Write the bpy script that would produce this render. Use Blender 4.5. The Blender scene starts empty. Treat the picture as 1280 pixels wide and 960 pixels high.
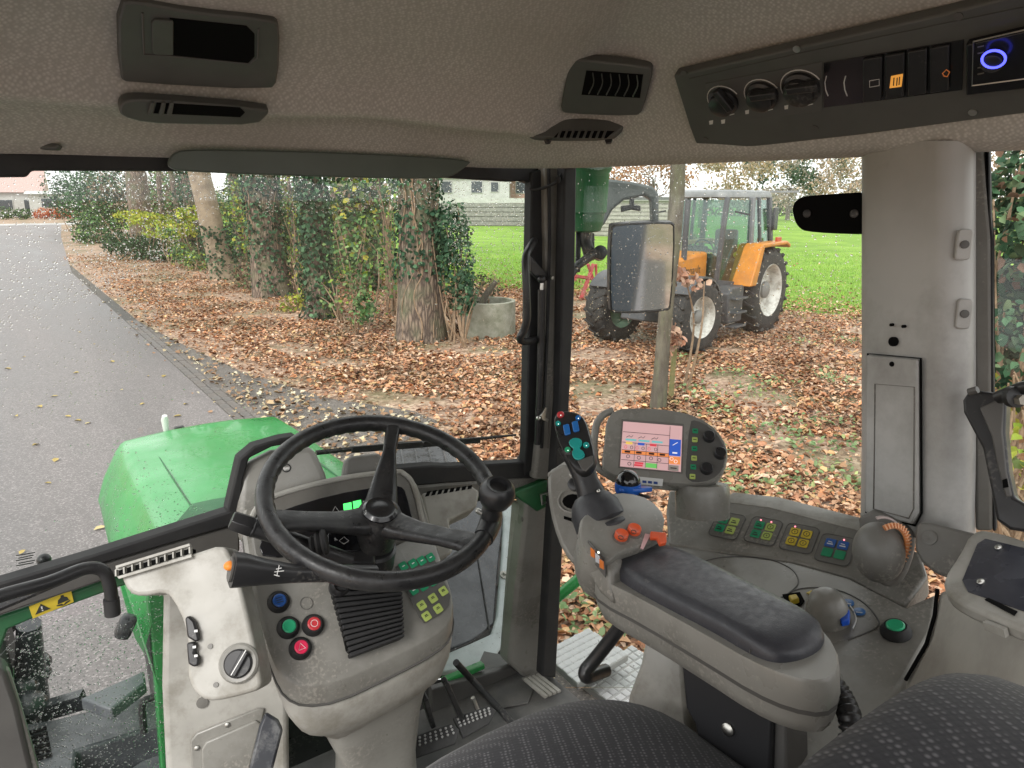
import bpy, bmesh, math, random
import numpy as np
from mathutils import Vector, Matrix, Quaternion, noise
R = math.radians
scene = bpy.context.scene
COL = scene.collection
V = Vector

# ---------------------------------------------------------------- camera
EYE = V((0, 0, 2.5)); YAW = R(35); PITCH = math.atan(230 / 900); FPX = 900.0
FWD = V((math.sin(YAW) * math.cos(PITCH), math.cos(YAW) * math.cos(PITCH), -math.sin(PITCH)))
RGT = V((math.cos(YAW), -math.sin(YAW), 0))
UPV = RGT.cross(FWD)
cd = bpy.data.cameras.new('camera'); cam = bpy.data.objects.new('camera', cd); COL.objects.link(cam)
cam.location = EYE; cam.rotation_euler = (R(90) - PITCH, 0, -YAW)
cd.sensor_width = 36; cd.lens = 36 * FPX / 1280; cd.clip_start = 0.02; cd.clip_end = 8000
scene.camera = cam

# ---------------------------------------------------------------- sky, sun, exposure (overcast autumn day)
SUN_EL, SUN_AZ = 40, 238
w = bpy.data.worlds.new('World'); scene.world = w; w.use_nodes = True
nt = w.node_tree; bg = nt.nodes['Background']
sky = nt.nodes.new('ShaderNodeTexSky'); sky.sky_type = 'NISHITA'; sky.sun_disc = False
sky.sun_elevation = R(SUN_EL); sky.sun_rotation = R(SUN_AZ); sky.dust_density = 1; sky.air_density = 1.0; sky.ozone_density = 1
hsv = nt.nodes.new('ShaderNodeHueSaturation'); hsv.inputs['Saturation'].default_value = 0.12; hsv.inputs['Value'].default_value = 1.25
nt.links.new(sky.outputs[0], hsv.inputs['Color']); # overcast: an even layer of pale cloud over most of the clear sky
cl = nt.nodes.new('ShaderNodeMixRGB'); cl.inputs[0].default_value = .8; cl.inputs[2].default_value = (6.9, 6.85, 6.8, 1)
nt.links.new(hsv.outputs[0], cl.inputs[1]); nt.links.new(cl.outputs[0], bg.inputs[0])
bg.inputs[1].default_value = 0.15
sd = bpy.data.lights.new('sun', 'SUN'); sd.energy = 1.5; sd.angle = R(20); sd.color = (1, .97, .93)
so = bpy.data.objects.new('sun', sd); COL.objects.link(so)
az = R(SUN_AZ)
sdir = V((math.sin(az) * math.cos(R(SUN_EL)), math.cos(az) * math.cos(R(SUN_EL)), math.sin(R(SUN_EL))))
so.rotation_euler = sdir.to_track_quat('Z', 'Y').to_euler()
vs = scene.view_settings; vs.view_transform = 'Standard'; vs.look = 'None'; vs.gamma = 1; vs.exposure = 0.85
try: vs.use_curve_mapping = False
except Exception: pass
scene.cycles.max_bounces = 10; scene.cycles.diffuse_bounces = 5; scene.cycles.glossy_bounces = 4
scene.cycles.transmission_bounces = 6; scene.cycles.transparent_max_bounces = 24
scene.cycles.caustics_reflective = False; scene.cycles.caustics_refractive = False
scene.cycles.sample_clamp_indirect = 6
scene.cycles.use_denoising = True
try: scene.cycles.denoiser = 'OPENIMAGEDENOISE'
except Exception: pass

# ---------------------------------------------------------------- helpers: places
def ray(px, py):
    return FWD + RGT * ((px - 640) / FPX) + UPV * ((480 - py) / FPX)
def at(px, py, x=None, y=None, z=None, t=None):
    """a point of the place seen along one line of sight, at a known distance / wall / height"""
    r = ray(px, py)
    if x is not None: t = (x - EYE.x) / r.x
    elif y is not None: t = (y - EYE.y) / r.y
    elif z is not None: t = (z - EYE.z) / r.z
    return EYE + r * t
class Plane:
    def __init__(s, p, n, up=(0, 0, 1)):
        s.p = V(p); s.n = V(n).normalized()
        s.u = V(up).cross(s.n).normalized(); s.v = s.n.cross(s.u)
    def at(s, px, py, d=0):
        r = ray(px, py); t = (s.p + s.n * d - EYE).dot(s.n) / r.dot(s.n)
        return EYE + r * t
    def pts(s, L, d=0): return [s.at(a, b, d) for a, b in L]
    def P(s, u, v, d=0): return s.p + s.u * u + s.v * v + s.n * d
    def uv(s, q): q = q - s.p; return (q.dot(s.u), q.dot(s.v))
    def M(s): return Matrix((s.u, s.v, s.n)).transposed()
def plane3(a, b, c):
    n = (b - a).cross(c - a).normalized()
    if n.dot(EYE - a) < 0: n = -n
    return Plane(a, n)
def smooth_poly(L, k=2, closed=True):
    """corner-cutting: rounds a traced outline"""
    for _ in range(k):
        o = []; n = len(L)
        for i in range(n if closed else n - 1):
            a, b = V(L[i]), V(L[(i + 1) % n]); o += [a * .75 + b * .25, a * .25 + b * .75]
        if not closed: o = [V(L[0])] + o[1:-1] + [V(L[-1])]
        L = o
    return [tuple(p) for p in L] if len(L[0]) == 2 else L
def spline(pts, n=8, closed=False):
    """Catmull-Rom through the points"""
    P = [V(p) for p in pts]; m = len(P); out = []
    rng = range(m if closed else m - 1)
    for i in rng:
        p1, p2 = P[i], P[(i + 1) % m]
        p0 = P[(i - 1) % m] if closed or i > 0 else p1 * 2 - p2
        p3 = P[(i + 2) % m] if closed or i < m - 2 else p2 * 2 - p1
        for k in range(n):
            t = k / n; t2 = t * t; t3 = t2 * t
            out.append(.5 * ((2 * p1) + (p2 - p0) * t + (2 * p0 - 5 * p1 + 4 * p2 - p3) * t2 + (3 * p1 - p0 - 3 * p2 + p3) * t3))
    if not closed: out.append(P[-1])
    return out
def rrect(wd, ht, r, n=4):
    o = []
    for cx, cy, a0 in ((wd/2-r, ht/2-r, 0), (-wd/2+r, ht/2-r, 90), (-wd/2+r, -ht/2+r, 180), (wd/2-r, -ht/2+r, 270)):
        for i in range(n + 1):
            a = R(a0 + 90 * i / n); o.append((cx + r * math.cos(a), cy + r * math.sin(a)))
    return o
def circ(r, n=20, ry=None): return [(r * math.cos(2*math.pi*i/n), (ry or r) * math.sin(2*math.pi*i/n)) for i in range(n)]

# ---------------------------------------------------------------- helpers: meshes
class MB:
    def __init__(s): s.v = []; s.f = []; s.c = None
    def add(s, vs, fs):
        o = len(s.v); s.v += [tuple(p) for p in vs]; s.f += [tuple(i + o for i in f) for f in fs]; return s
    def prism(s, poly, vec, cap=(True, True)):
        """poly: outline points (world); vec: thickness vector, body runs from poly to poly+vec"""
        n = len(poly); vec = V(vec); a = [V(p) for p in poly]
        nm = V((0, 0, 0))
        for i in range(n): nm += a[i].cross(a[(i + 1) % n])
        if nm.dot(vec) < 0: a.reverse()
        vs = a + [p + vec for p in a]
        fs = [(i, (i + 1) % n, n + (i + 1) % n, n + i) for i in range(n)]
        if cap[0]: fs.append(tuple(reversed(range(n))))
        if cap[1]: fs.append(tuple(range(n, 2 * n)))
        return s.add(vs, fs)
    def box(s, c, size, M=None):
        c = V(c); h = [x / 2 for x in size]; vs = []
        for sx in (-1, 1):
            for sy in (-1, 1):
                for sz in (-1, 1):
                    p = V((sx*h[0], sy*h[1], sz*h[2])); vs.append(c + (M @ p if M else p))
        return s.add(vs, [(0,1,3,2), (4,6,7,5), (0,4,5,1), (2,3,7,6), (0,2,6,4), (1,5,7,3)])
    def bar(s, a, b, w_, h_, up=(0, 0, 1)):
        a, b = V(a), V(b); d = (b - a); L = d.length; d.normalize()
        u = d.cross(V(up))
        if u.length < 1e-4: u = d.cross(V((1, 0, 0)))
        u.normalize(); v = u.cross(d)
        M = Matrix((u, d, v)).transposed()
        return s.box((a + b) / 2, (w_, L, h_), M)
    def loft(s, rings, cap=True, closed=True):
        n = len(rings[0]); vs = []; fs = []
        for r_ in rings: vs += list(r_)
        m = n if closed else n - 1
        for k in range(len(rings) - 1):
            for i in range(m):
                j = (i + 1) % n
                fs.append((k*n+i, k*n+j, (k+1)*n+j, (k+1)*n+i))
        if cap and closed:
            fs.append(tuple(reversed(range(n)))); fs.append(tuple(range((len(rings)-1)*n, len(rings)*n)))
        return s.add(vs, fs)
    def tube(s, pts, r, seg=8, closed=False, cap=True, flat=1.0):
        P = [V(p) for p in pts]; n = len(P); rings = []
        if not hasattr(r, '__len__'): r = [r] * n
        T = []
        for i in range(n):
            a = P[(i - 1) % n] if closed or i > 0 else P[i]; b = P[(i + 1) % n] if closed or i < n - 1 else P[i]
            T.append((b - a).normalized())
        u = T[0].orthogonal().normalized()
        for i in range(n):
            if i: u = (T[i-1].rotation_difference(T[i]) @ u); u = (u - T[i] * u.dot(T[i])).normalized()
            v = T[i].cross(u)
            rings.append([P[i] + (u * math.cos(2*math.pi*k/seg) + v * math.sin(2*math.pi*k/seg) * flat) * r[i] for k in range(seg)])
        if closed:
            # align the last ring with the first
            best = min(range(seg), key=lambda q: (rings[-1][q] - rings[0][0]).length)
            s.loft(rings, cap=False)
            o = len(s.v) - n * seg; L = o + (n - 1) * seg
            s.f += [(L + (i + best) % seg, L + (i + best + 1) % seg, o + (i + 1) % seg, o + i) for i in range(seg)]
            return s
        return s.loft(rings, cap=cap)
    def lathe(s, o, axis, prof, seg=24, cap=True, ref=None):
        """prof: list of (radius, height along axis)"""
        o = V(o); ax = V(axis).normalized(); u = (V(ref) - ax * V(ref).dot(ax)).normalized() if ref else ax.orthogonal().normalized(); v = ax.cross(u)
        rings = [[o + ax * h + (u * math.cos(2*math.pi*k/seg) + v * math.sin(2*math.pi*k/seg)) * max(r_, 1e-5) for k in range(seg)] for r_, h in prof]
        return s.loft(rings, cap=cap)
    def ball(s, c, r, M=None, seg=16, rg=10):
        if not hasattr(r, '__len__'): r = (r, r, r)
        rings = []
        for i in range(rg + 1):
            th = math.pi * i / rg; st = max(math.sin(th), 1e-4)
            ring = []
            for k in range(seg):
                a = -2 * math.pi * k / seg
                p = V((r[0]*st*math.cos(a), r[1]*st*math.sin(a), r[2]*math.cos(th)))
                ring.append(V(c) + (M @ p if M else p))
            rings.append(ring)
        return s.loft(rings, cap=False)
    def grid(s, fn, nu, nv):
        vs = [fn(i / nu, j / nv) for j in range(nv + 1) for i in range(nu + 1)]
        fs = [(j*(nu+1)+i, j*(nu+1)+i+1, (j+1)*(nu+1)+i+1, (j+1)*(nu+1)+i) for j in range(nv) for i in range(nu)]
        return s.add(vs, fs)
    def build(s, name, mat, parent=None, bevel=0, seg=2, sub=0, ang=38, origin=None, tag_=None, solid=0, flip=False):
        me = bpy.data.meshes.new(name)
        off = V((0, 0, 0))
        if parent is not None: off = wloc(parent)
        elif origin is not None: off = V(origin)
        elif s.v:
            a = np.array(s.v); mn, mx = a.min(0), a.max(0); off = V(((mn[0]+mx[0])/2, (mn[1]+mx[1])/2, mn[2]))
        me.from_pydata([tuple(V(p) - off) for p in s.v], [], s.f)
        bm = bmesh.new(); bm.from_mesh(me)
        bmesh.ops.remove_doubles(bm, verts=bm.verts, dist=2e-6)
        if s.c is None and not flip: bmesh.ops.recalc_face_normals(bm, faces=bm.faces)
        ca = math.cos(R(ang))
        for e in bm.edges:
            if len(e.link_faces) == 2 and e.link_faces[0].normal.dot(e.link_faces[1].normal) < ca: e.smooth = False
        for f in bm.faces: f.smooth = True
        bm.to_mesh(me); bm.free()
        o = bpy.data.objects.new(name, me); COL.objects.link(o)
        if parent is not None: o.parent = parent
        else: o.location = off
        if mat is not None: me.materials.append(mat)
        if solid:
            m = o.modifiers.new('solid', 'SOLIDIFY'); m.thickness = solid; m.offset = 0
        if bevel:
            m = o.modifiers.new('bevel', 'BEVEL'); m.width = bevel; m.segments = seg; m.limit_method = 'ANGLE'; m.angle_limit = R(35)
            m.harden_normals = False; m.use_clamp_overlap = True
        if sub:
            m = o.modifiers.new('sub', 'SUBSURF'); m.levels = sub; m.render_levels = sub
        return o
def wloc(o):
    p = V((0, 0, 0))
    while o is not None: p += o.location; o = o.parent
    return p
def tag(o, label, cat, group=None, kind=None):
    if label: o['label'] = label
    if cat: o['category'] = cat
    if group: o['group'] = group
    if kind: o['kind'] = kind
    return o
def thing(name, loc, label, cat, group=None):
    o = bpy.data.objects.new(name, None); COL.objects.link(o); o.location = loc; o.empty_display_size = .05
    return tag(o, label, cat, group)
def struct(o): o['kind'] = 'structure'; return o
def text_mesh(txt, size, M, o, name, mat, parent, th=.0006, align='CENTER'):
    cu = bpy.data.curves.new(name, 'FONT'); cu.body = txt; cu.size = size; cu.extrude = th / 2; cu.resolution_u = 2
    cu.align_x = align; cu.align_y = 'CENTER'
    ob = bpy.data.objects.new(name, cu); COL.objects.link(ob)
    me = bpy.data.meshes.new_from_object(ob, depsgraph=None)
    bpy.data.objects.remove(ob); me.name = name
    off = wloc(parent)
    me.transform(Matrix.Translation(V(o) - off) @ M.to_4x4())
    me.materials.clear(); me.materials.append(mat)
    r = bpy.data.objects.new(name, me); COL.objects.link(r); r.parent = parent
    return r
def copy_tree(o, parent=None):
    c = o.copy(); COL.objects.link(c); c.parent = parent
    for ch in list(o.children): copy_tree(ch, c)
    return c

# ---------------------------------------------------------------- helpers: materials
def newmat(name):
    m = bpy.data.materials.new(name); m.use_nodes = True
    n = m.node_tree; return m, n, n.nodes['Principled BSDF']
def nd(n, t, **k):
    x = n.nodes.new('ShaderNode' + t)
    for a, b in k.items():
        if a.startswith('i_'):
            key = a[2:]; x.inputs[int(key) if key.isdigit() else key.replace('_', ' ')].default_value = b
        else: setattr(x, a, b)
    return x
def rgb(c): return tuple(c) + (1,) if len(c) == 3 else tuple(c)
def surf(name, col, rough=.5, metal=0, col2=None, scale=8, detail=4, lo=.4, hi=.65, bump=0, bscale=200, rvar=.0, spec=.5, coat=0, dirt=None, dscale=3, damt=.5, coords='Object', dist=.002, stretch=None, dust=0):
    """plain procedural surface: two-tone noise colour, optional dirt blotches, fine grain bump"""
    m, n, b = newmat(name); L = n.links.new
    tc = nd(n, 'TexCoord'); co = tc.outputs[coords]
    if stretch: mp = nd(n, 'Mapping'); mp.inputs['Scale'].default_value = stretch; L(co, mp.inputs[0]); co = mp.outputs[0]
    b.inputs['Roughness'].default_value = rough; b.inputs['Metallic'].default_value = metal
    b.inputs['Specular IOR Level'].default_value = spec; b.inputs['Coat Weight'].default_value = coat
    b.inputs['Base Color'].default_value = rgb(col); last = None
    if col2 is not None:
        t = nd(n, 'TexNoise', i_Scale=scale, i_Detail=detail, i_Roughness=.6); L(co, t.inputs['Vector'])
        r_ = nd(n, 'ValToRGB'); r_.color_ramp.elements[0].position = lo; r_.color_ramp.elements[1].position = hi
        r_.color_ramp.elements[0].color = rgb(col); r_.color_ramp.elements[1].color = rgb(col2)
        L(t.outputs[0], r_.inputs[0]); last = r_.outputs[0]
    if dirt is not None:
        t = nd(n, 'TexNoise', i_Scale=dscale, i_Detail=8, i_Roughness=.7); L(co, t.inputs['Vector'])
        mr = nd(n, 'MapRange', i_1=.46, i_2=.68, i_3=0, i_4=damt); L(t.outputs[0], mr.inputs[0])
        mx = nd(n, 'MixRGB'); L(mr.outputs[0], mx.inputs[0]); mx.inputs[2].default_value = rgb(dirt)
        if last: L(last, mx.inputs[1])
        else: mx.inputs[1].default_value = rgb(col)
        last = mx.outputs[0]
    if dust:
        t = nd(n, 'TexNoise', i_Scale=170, i_Detail=2); L(tc.outputs[coords], t.inputs['Vector']); t2 = nd(n, 'TexNoise', i_Scale=9, i_Detail=3); L(tc.outputs[coords], t2.inputs['Vector'])
        mu = nd(n, 'Math', operation='MULTIPLY'); L(t.outputs[0], mu.inputs[0]); L(t2.outputs[0], mu.inputs[1]); mr = nd(n, 'MapRange', i_1=.32, i_2=.42, i_3=0, i_4=dust); L(mu.outputs[0], mr.inputs[0])
        mx = nd(n, 'MixRGB'); L(mr.outputs[0], mx.inputs[0]); mx.inputs[2].default_value = (.45, .42, .37, 1)
        if last: L(last, mx.inputs[1])
        else: mx.inputs[1].default_value = rgb(col)
        last = mx.outputs[0]
    if last: L(last, b.inputs['Base Color'])
    if rvar:
        t = nd(n, 'TexNoise', i_Scale=scale * 2.3, i_Detail=5); L(co, t.inputs['Vector'])
        mr = nd(n, 'MapRange', i_1=.3, i_2=.7, i_3=max(rough - rvar, .02), i_4=min(rough + rvar, 1)); L(t.outputs[0], mr.inputs[0]); L(mr.outputs[0], b.inputs['Roughness'])
    if bump:
        t = nd(n, 'TexNoise', i_Scale=bscale, i_Detail=3); L(co, t.inputs['Vector'])
        bp = nd(n, 'Bump', i_Strength=bump, i_Distance=dist); L(t.outputs[0], bp.inputs['Height']); L(bp.outputs[0], b.inputs['Normal'])
    return m
def attr_mat(name, rough=.7, trans=.0, var=.15, spec=.2, bump=0):
    """colour comes from each piece's own 'tint' attribute"""
    m, n, b = newmat(name); L = n.links.new
    a = nd(n, 'Attribute', attribute_name='tint'); b.inputs['Roughness'].default_value = rough; b.inputs['Specular IOR Level'].default_value = spec
    L(a.outputs['Color'], b.inputs['Base Color'])
    if trans:
        tr = nd(n, 'BsdfTranslucent'); L(a.outputs['Color'], tr.inputs[0]); mx = nd(n, 'MixShader', i_0=trans)
        L(b.outputs[0], mx.inputs[1]); L(tr.outputs[0], mx.inputs[2]); L(mx.outputs[0], n.nodes['Material Output'].inputs[0])
    return m
def emis(name, col, s):
    m, n, b = newmat(name); b.inputs['Base Color'].default_value = rgb(col); b.inputs['Emission Color'].default_value = rgb(col); b.inputs['Emission Strength'].default_value = s; b.inputs['Roughness'].default_value = .3
    return m
def np_mesh(name, verts, faces_n, loops, mat, parent=None, origin=(0, 0, 0), tint=None, smooth=False):
    """fast mesh from numpy: faces_n = vertices per face, tint = colour per face"""
    verts = np.asarray(verts, np.float32) - np.asarray(origin, np.float32)
    nf = len(loops) // faces_n
    me = bpy.data.meshes.new(name); me.vertices.add(len(verts)); me.vertices.foreach_set('co', verts.ravel())
    me.loops.add(nf * faces_n); me.loops.foreach_set('vertex_index', np.asarray(loops, np.int32).ravel())
    me.polygons.add(nf); me.polygons.foreach_set('loop_start', np.arange(0, nf * faces_n, faces_n, dtype=np.int32))
    me.update(calc_edges=True)
    if smooth: me.polygons.foreach_set('use_smooth', np.ones(nf, bool))
    if tint is not None:
        a = me.attributes.new('tint', 'FLOAT_COLOR', 'FACE'); t = np.ones((nf, 4), np.float32); t[:, :3] = tint; a.data.foreach_set('color', t.ravel())
    me.materials.append(mat); o = bpy.data.objects.new(name, me); COL.objects.link(o)
    if parent is not None: o.parent = parent
    else: o.location = origin
    return o
# ================================================================ OUTDOORS: ground, road, trees, houses, orange tractor
rng = np.random.default_rng(7); random.seed(7)
m_leafmix = attr_mat('fallen_leaf_colours', rough=.75, spec=.15)
m_foliage = attr_mat('foliage_colours', rough=.6, trans=.3, spec=.2)
m_blade = attr_mat('grass_colours', rough=.6, trans=.3, spec=.25)

def leaf_tris(P, size, nrm, tint, spin=None, asp=.32, fold=.12):
    """one folded pointed leaf of four triangles per point"""
    n = len(P); P = np.asarray(P); size = np.asarray(size).reshape(-1, 1)
    nrm = nrm / np.linalg.norm(nrm, axis=1, keepdims=True)
    a = rng.normal(size=(n, 3)); d = a - nrm * (a * nrm).sum(1, keepdims=True); d /= np.linalg.norm(d, axis=1, keepdims=True) + 1e-9
    s = np.cross(nrm, d); q = lambda: size * asp * (.75 + .5 * rng.random((n, 1)))
    v = np.empty((n, 6, 3)); v[:, 0] = P - d * size * .5; v[:, 3] = P + d * size * .55
    f = fold * (0.3 + rng.random((n, 1)) * 1.4) * size
    v[:, 1] = P + s * q() + nrm * f - d * size * .2; v[:, 5] = P - s * q() + nrm * f - d * size * .2
    v[:, 2] = P + s * q() * .8 + nrm * f * 1.3 + d * size * .2; v[:, 4] = P - s * q() * .8 + nrm * f * 1.3 + d * size * .2
    b = np.arange(n)[:, None] * 6
    loops = np.concatenate([b, b + 2, b + 1, b, b + 3, b + 2, b, b + 4, b + 3, b, b + 5, b + 4], 1).reshape(-1)
    return v.reshape(-1, 3), loops, np.repeat(tint, 4, axis=0)
def pick(cols, n, var=.25):
    c = np.array(cols)[rng.integers(0, len(cols), n)]
    return np.clip(c * (1 + rng.normal(0, var, (n, 1))), .004, .9)
def leaf_obj(name, P, size, nrm, tint, mat, parent=None, origin=(0, 0, 0), asp=.32, fold=.12):
    v, l, t = leaf_tris(P, size, nrm, tint, asp=asp, fold=fold)
    return np_mesh(name, v, 3, l, mat, parent, origin, t)
def blob_pts(n, c, r, shell=.5):
    a = rng.normal(size=(n, 3)); a /= np.linalg.norm(a, axis=1, keepdims=True)
    rad = (shell + (1 - shell) * rng.random((n, 1))) ** .7
    return np.array(c) + a * rad * np.array(r), a

# ---- ground sheets
def ground_mat():
    m, n, b = newmat('leaf_litter_ground'); L = n.links.new; tc = nd(n, 'TexCoord')
    v = nd(n, 'TexVoronoi', i_Scale=19, i_Randomness=1); L(tc.outputs['Object'], v.inputs['Vector'])
    cr = nd(n, 'ValToRGB'); e = cr.color_ramp.elements; e[0].position = 0; e[0].color = (.17, .1, .065, 1); e[1].position = 1; e[1].color = (.55, .41, .3, 1)
    for p, c in ((.25, (.27, .17, .115)), (.5, (.37, .245, .17)), (.75, (.45, .315, .225))): q = e.new(p); q.color = rgb(c)
    sx = nd(n, 'SeparateColor'); L(v.outputs['Color'], sx.inputs[0]); L(sx.outputs[0], cr.inputs[0])
    ns = nd(n, 'TexNoise', i_Scale=.55, i_Detail=5, i_Roughness=.65); L(tc.outputs['Object'], ns.inputs['Vector'])
    mr = nd(n, 'MapRange', i_1=.47, i_2=.62, i_3=0, i_4=.75); L(ns.outputs[0], mr.inputs[0])
    mx = nd(n, 'MixRGB'); L(mr.outputs[0], mx.inputs[0]); L(cr.outputs[0], mx.inputs[1]); mx.inputs[2].default_value = (.12, .125, .05, 1)
    L(mx.outputs[0], b.inputs['Base Color']); b.inputs['Roughness'].default_value = .75
    bp = nd(n, 'Bump', i_Strength=.7, i_Distance=.02); L(v.outputs['Distance'], bp.inputs['Height']); L(bp.outputs[0], b.inputs['Normal'])
    return m
def asphalt_mat(name, c1, c2, rough):
    m, n, b = newmat(name); L = n.links.new; tc = nd(n, 'TexCoord')
    v = nd(n, 'TexVoronoi', i_Scale=95); L(tc.outputs['Object'], v.inputs['Vector'])
    sx = nd(n, 'SeparateColor'); L(v.outputs['Color'], sx.inputs[0])
    cr = nd(n, 'ValToRGB'); cr.color_ramp.elements[0].color = rgb(c1); cr.color_ramp.elements[1].color = rgb(c2); cr.color_ramp.elements[1].position = .8; L(sx.outputs[0], cr.inputs[0])
    q = cr.color_ramp.elements.new(.93); q.color = rgb([min(x * 1.7, .5) for x in c2])
    ns = nd(n, 'TexNoise', i_Scale=.35, i_Detail=6, i_Roughness=.6); mp = nd(n, 'Mapping'); mp.inputs['Scale'].default_value = (1.6, .25, 1); L(tc.outputs['Object'], mp.inputs[0]); L(mp.outputs[0], ns.inputs['Vector'])
    mr = nd(n, 'MapRange', i_1=.3, i_2=.7, i_3=.58, i_4=1.3); L(ns.outputs[0], mr.inputs[0])
    mu = nd(n, 'VectorMath', operation='SCALE'); L(cr.outputs[0], mu.inputs[0]); L(mr.outputs[0], mu.inputs['Scale']); L(mu.outputs[0], b.inputs['Base Color'])
    r2 = nd(n, 'MapRange', i_1=.35, i_2=.65, i_3=rough - .12, i_4=rough + .14); L(ns.outputs[0], r2.inputs[0]); L(r2.outputs[0], b.inputs['Roughness'])
    bp = nd(n, 'Bump', i_Strength=.3, i_Distance=.005); L(v.outputs['Distance'], bp.inputs['Height']); L(bp.outputs[0], b.inputs['Normal'])
    return m
g = MB().add([(-3000, -3000, 0), (3000, -3000, 0), (3000, 3000, 0), (-3000, 3000, 0)], [(0, 1, 2, 3)]).build('ground', ground_mat(), origin=(0, 0, 0)); struct(g)
m_asph = asphalt_mat('wet_asphalt', (.135, .12, .116), (.185, .166, .162), .5)
rd = MB().add([(-4.2, -60, .004), (1.96, -60, .004), (1.96, 30, .004), (2.5, 40, .004), (3.6, 60, .004), (5.6, 90, .004), (5.2, 92, .004), (-4, 92, .004), (-4.2, 40, .004)], [tuple(range(9))]).build('road', m_asph, origin=(0, 0, 0)); struct(rd)
st = MB().add([(-40, 90.5, .008), (5.5, 90.5, .008), (14, 89, .008), (15, 96, .008), (-40, 98, .008)], [tuple(range(5))]).build('cross_street', asphalt_mat('pale_paving', (.32, .31, .3), (.5, .49, .47), .6), origin=(0, 0, 0)); struct(st)
ap = MB().add([(2.19, 6.2, .004), (3.0, 6.5, .004), (3.9, 7.0, .004), (3.85, 7.6, .004), (3.2, 8.8, .004), (2.7, 11, .004), (2.4, 14, .004), (2.19, 17, .004)], [tuple(range(8))]).build('driveway_apron', asphalt_mat('damp_earth_and_grit', (.11, .097, .086), (.2, .175, .155), .65), origin=(0, 0, 0)); struct(ap)
# brick gutter along the road edge
gt = MB().add([(1.96, -4, .003), (2.19, -4, .003), (2.19, 60, .003), (1.96, 60, .003)], [(0, 1, 2, 3)]).build('gutter', asphalt_mat('gutter_joint_dirt', (.05, .045, .04), (.1, .09, .075), .7), origin=(0, 0, 0)); struct(gt)
m_clink = [surf('gutter_brick_a', (.12, .108, .1), .55, col2=(.165, .15, .14), scale=20, bump=.4, bscale=60), surf('gutter_brick_b', (.13, .112, .1), .55, col2=(.17, .15, .138), scale=20, bump=.4, bscale=60)]
proto = [MB().box((0, 0, 0), (.098, .196, .03)).build('brick', m_clink[k], gt, bevel=.006, seg=1) for k in (0, 1)]
k = 0
for row in range(2):
    y = 5.4 + .1 * (row % 2)
    while y < 17:
        o = proto[k] if k < 2 else proto[random.randrange(2)].copy()
        if k >= 2: COL.objects.link(o)
        o.location = (2.02 + row * .105, y, .004 + random.uniform(-.004, .004)); o.rotation_euler = (0, random.uniform(-.03, .03), random.uniform(-.02, .02))
        y += .207; k += 1
# lawn behind
def lawn_mat():
    m, n, b = newmat('lawn'); L = n.links.new; tc = nd(n, 'TexCoord')
    ns = nd(n, 'TexNoise', i_Scale=.35, i_Detail=9, i_Roughness=.75); L(tc.outputs['Object'], ns.inputs['Vector'])
    cr = nd(n, 'ValToRGB'); e = cr.color_ramp.elements; e[0].position = .32; e[0].color = (.11, .23, .03, 1); e[1].position = .68; e[1].color = (.3, .47, .07, 1); L(ns.outputs[0], cr.inputs[0])
    L(cr.outputs[0], b.inputs['Base Color']); b.inputs['Roughness'].default_value = .8; b.inputs['Specular IOR Level'].default_value = .2
    n2 = nd(n, 'TexNoise', i_Scale=30, i_Detail=4); L(tc.outputs['Object'], n2.inputs['Vector']); bp = nd(n, 'Bump', i_Strength=.8, i_Distance=.05); L(n2.outputs[0], bp.inputs['Height']); L(bp.outputs[0], b.inputs['Normal'])
    return m
LB = [(9.5, 60), (9.5, 22), (11.5, 18.6), (13.4, 15.2), (14.3, 12.0), (15.0, 9.6), (15.8, 7.4), (17, 4), (20, -10)]
edge = []
for (x, y) in [tuple(p) for p in spline([V((a, b_, 0)) for a, b_ in LB], 8)] if False else [(p.x, p.y) for p in spline([V((a, b_, 0)) for a, b_ in LB], 8)]:
    k = noise.noise(V((x * .9, y * .9, 3))) * .8; edge.append((x + k, y + k * .3, .004))
lw = MB().add(edge + [(220, -60, .004), (220, 170, .004), (9.5, 170, .004)], [tuple(range(len(edge) + 3))]).build('lawn', lawn_mat(), origin=(0, 0, 0)); struct(lw)
def lawn_x(y): return np.interp(y, [p[1] for p in LB][::-1], [p[0] for p in LB][::-1])

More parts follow.
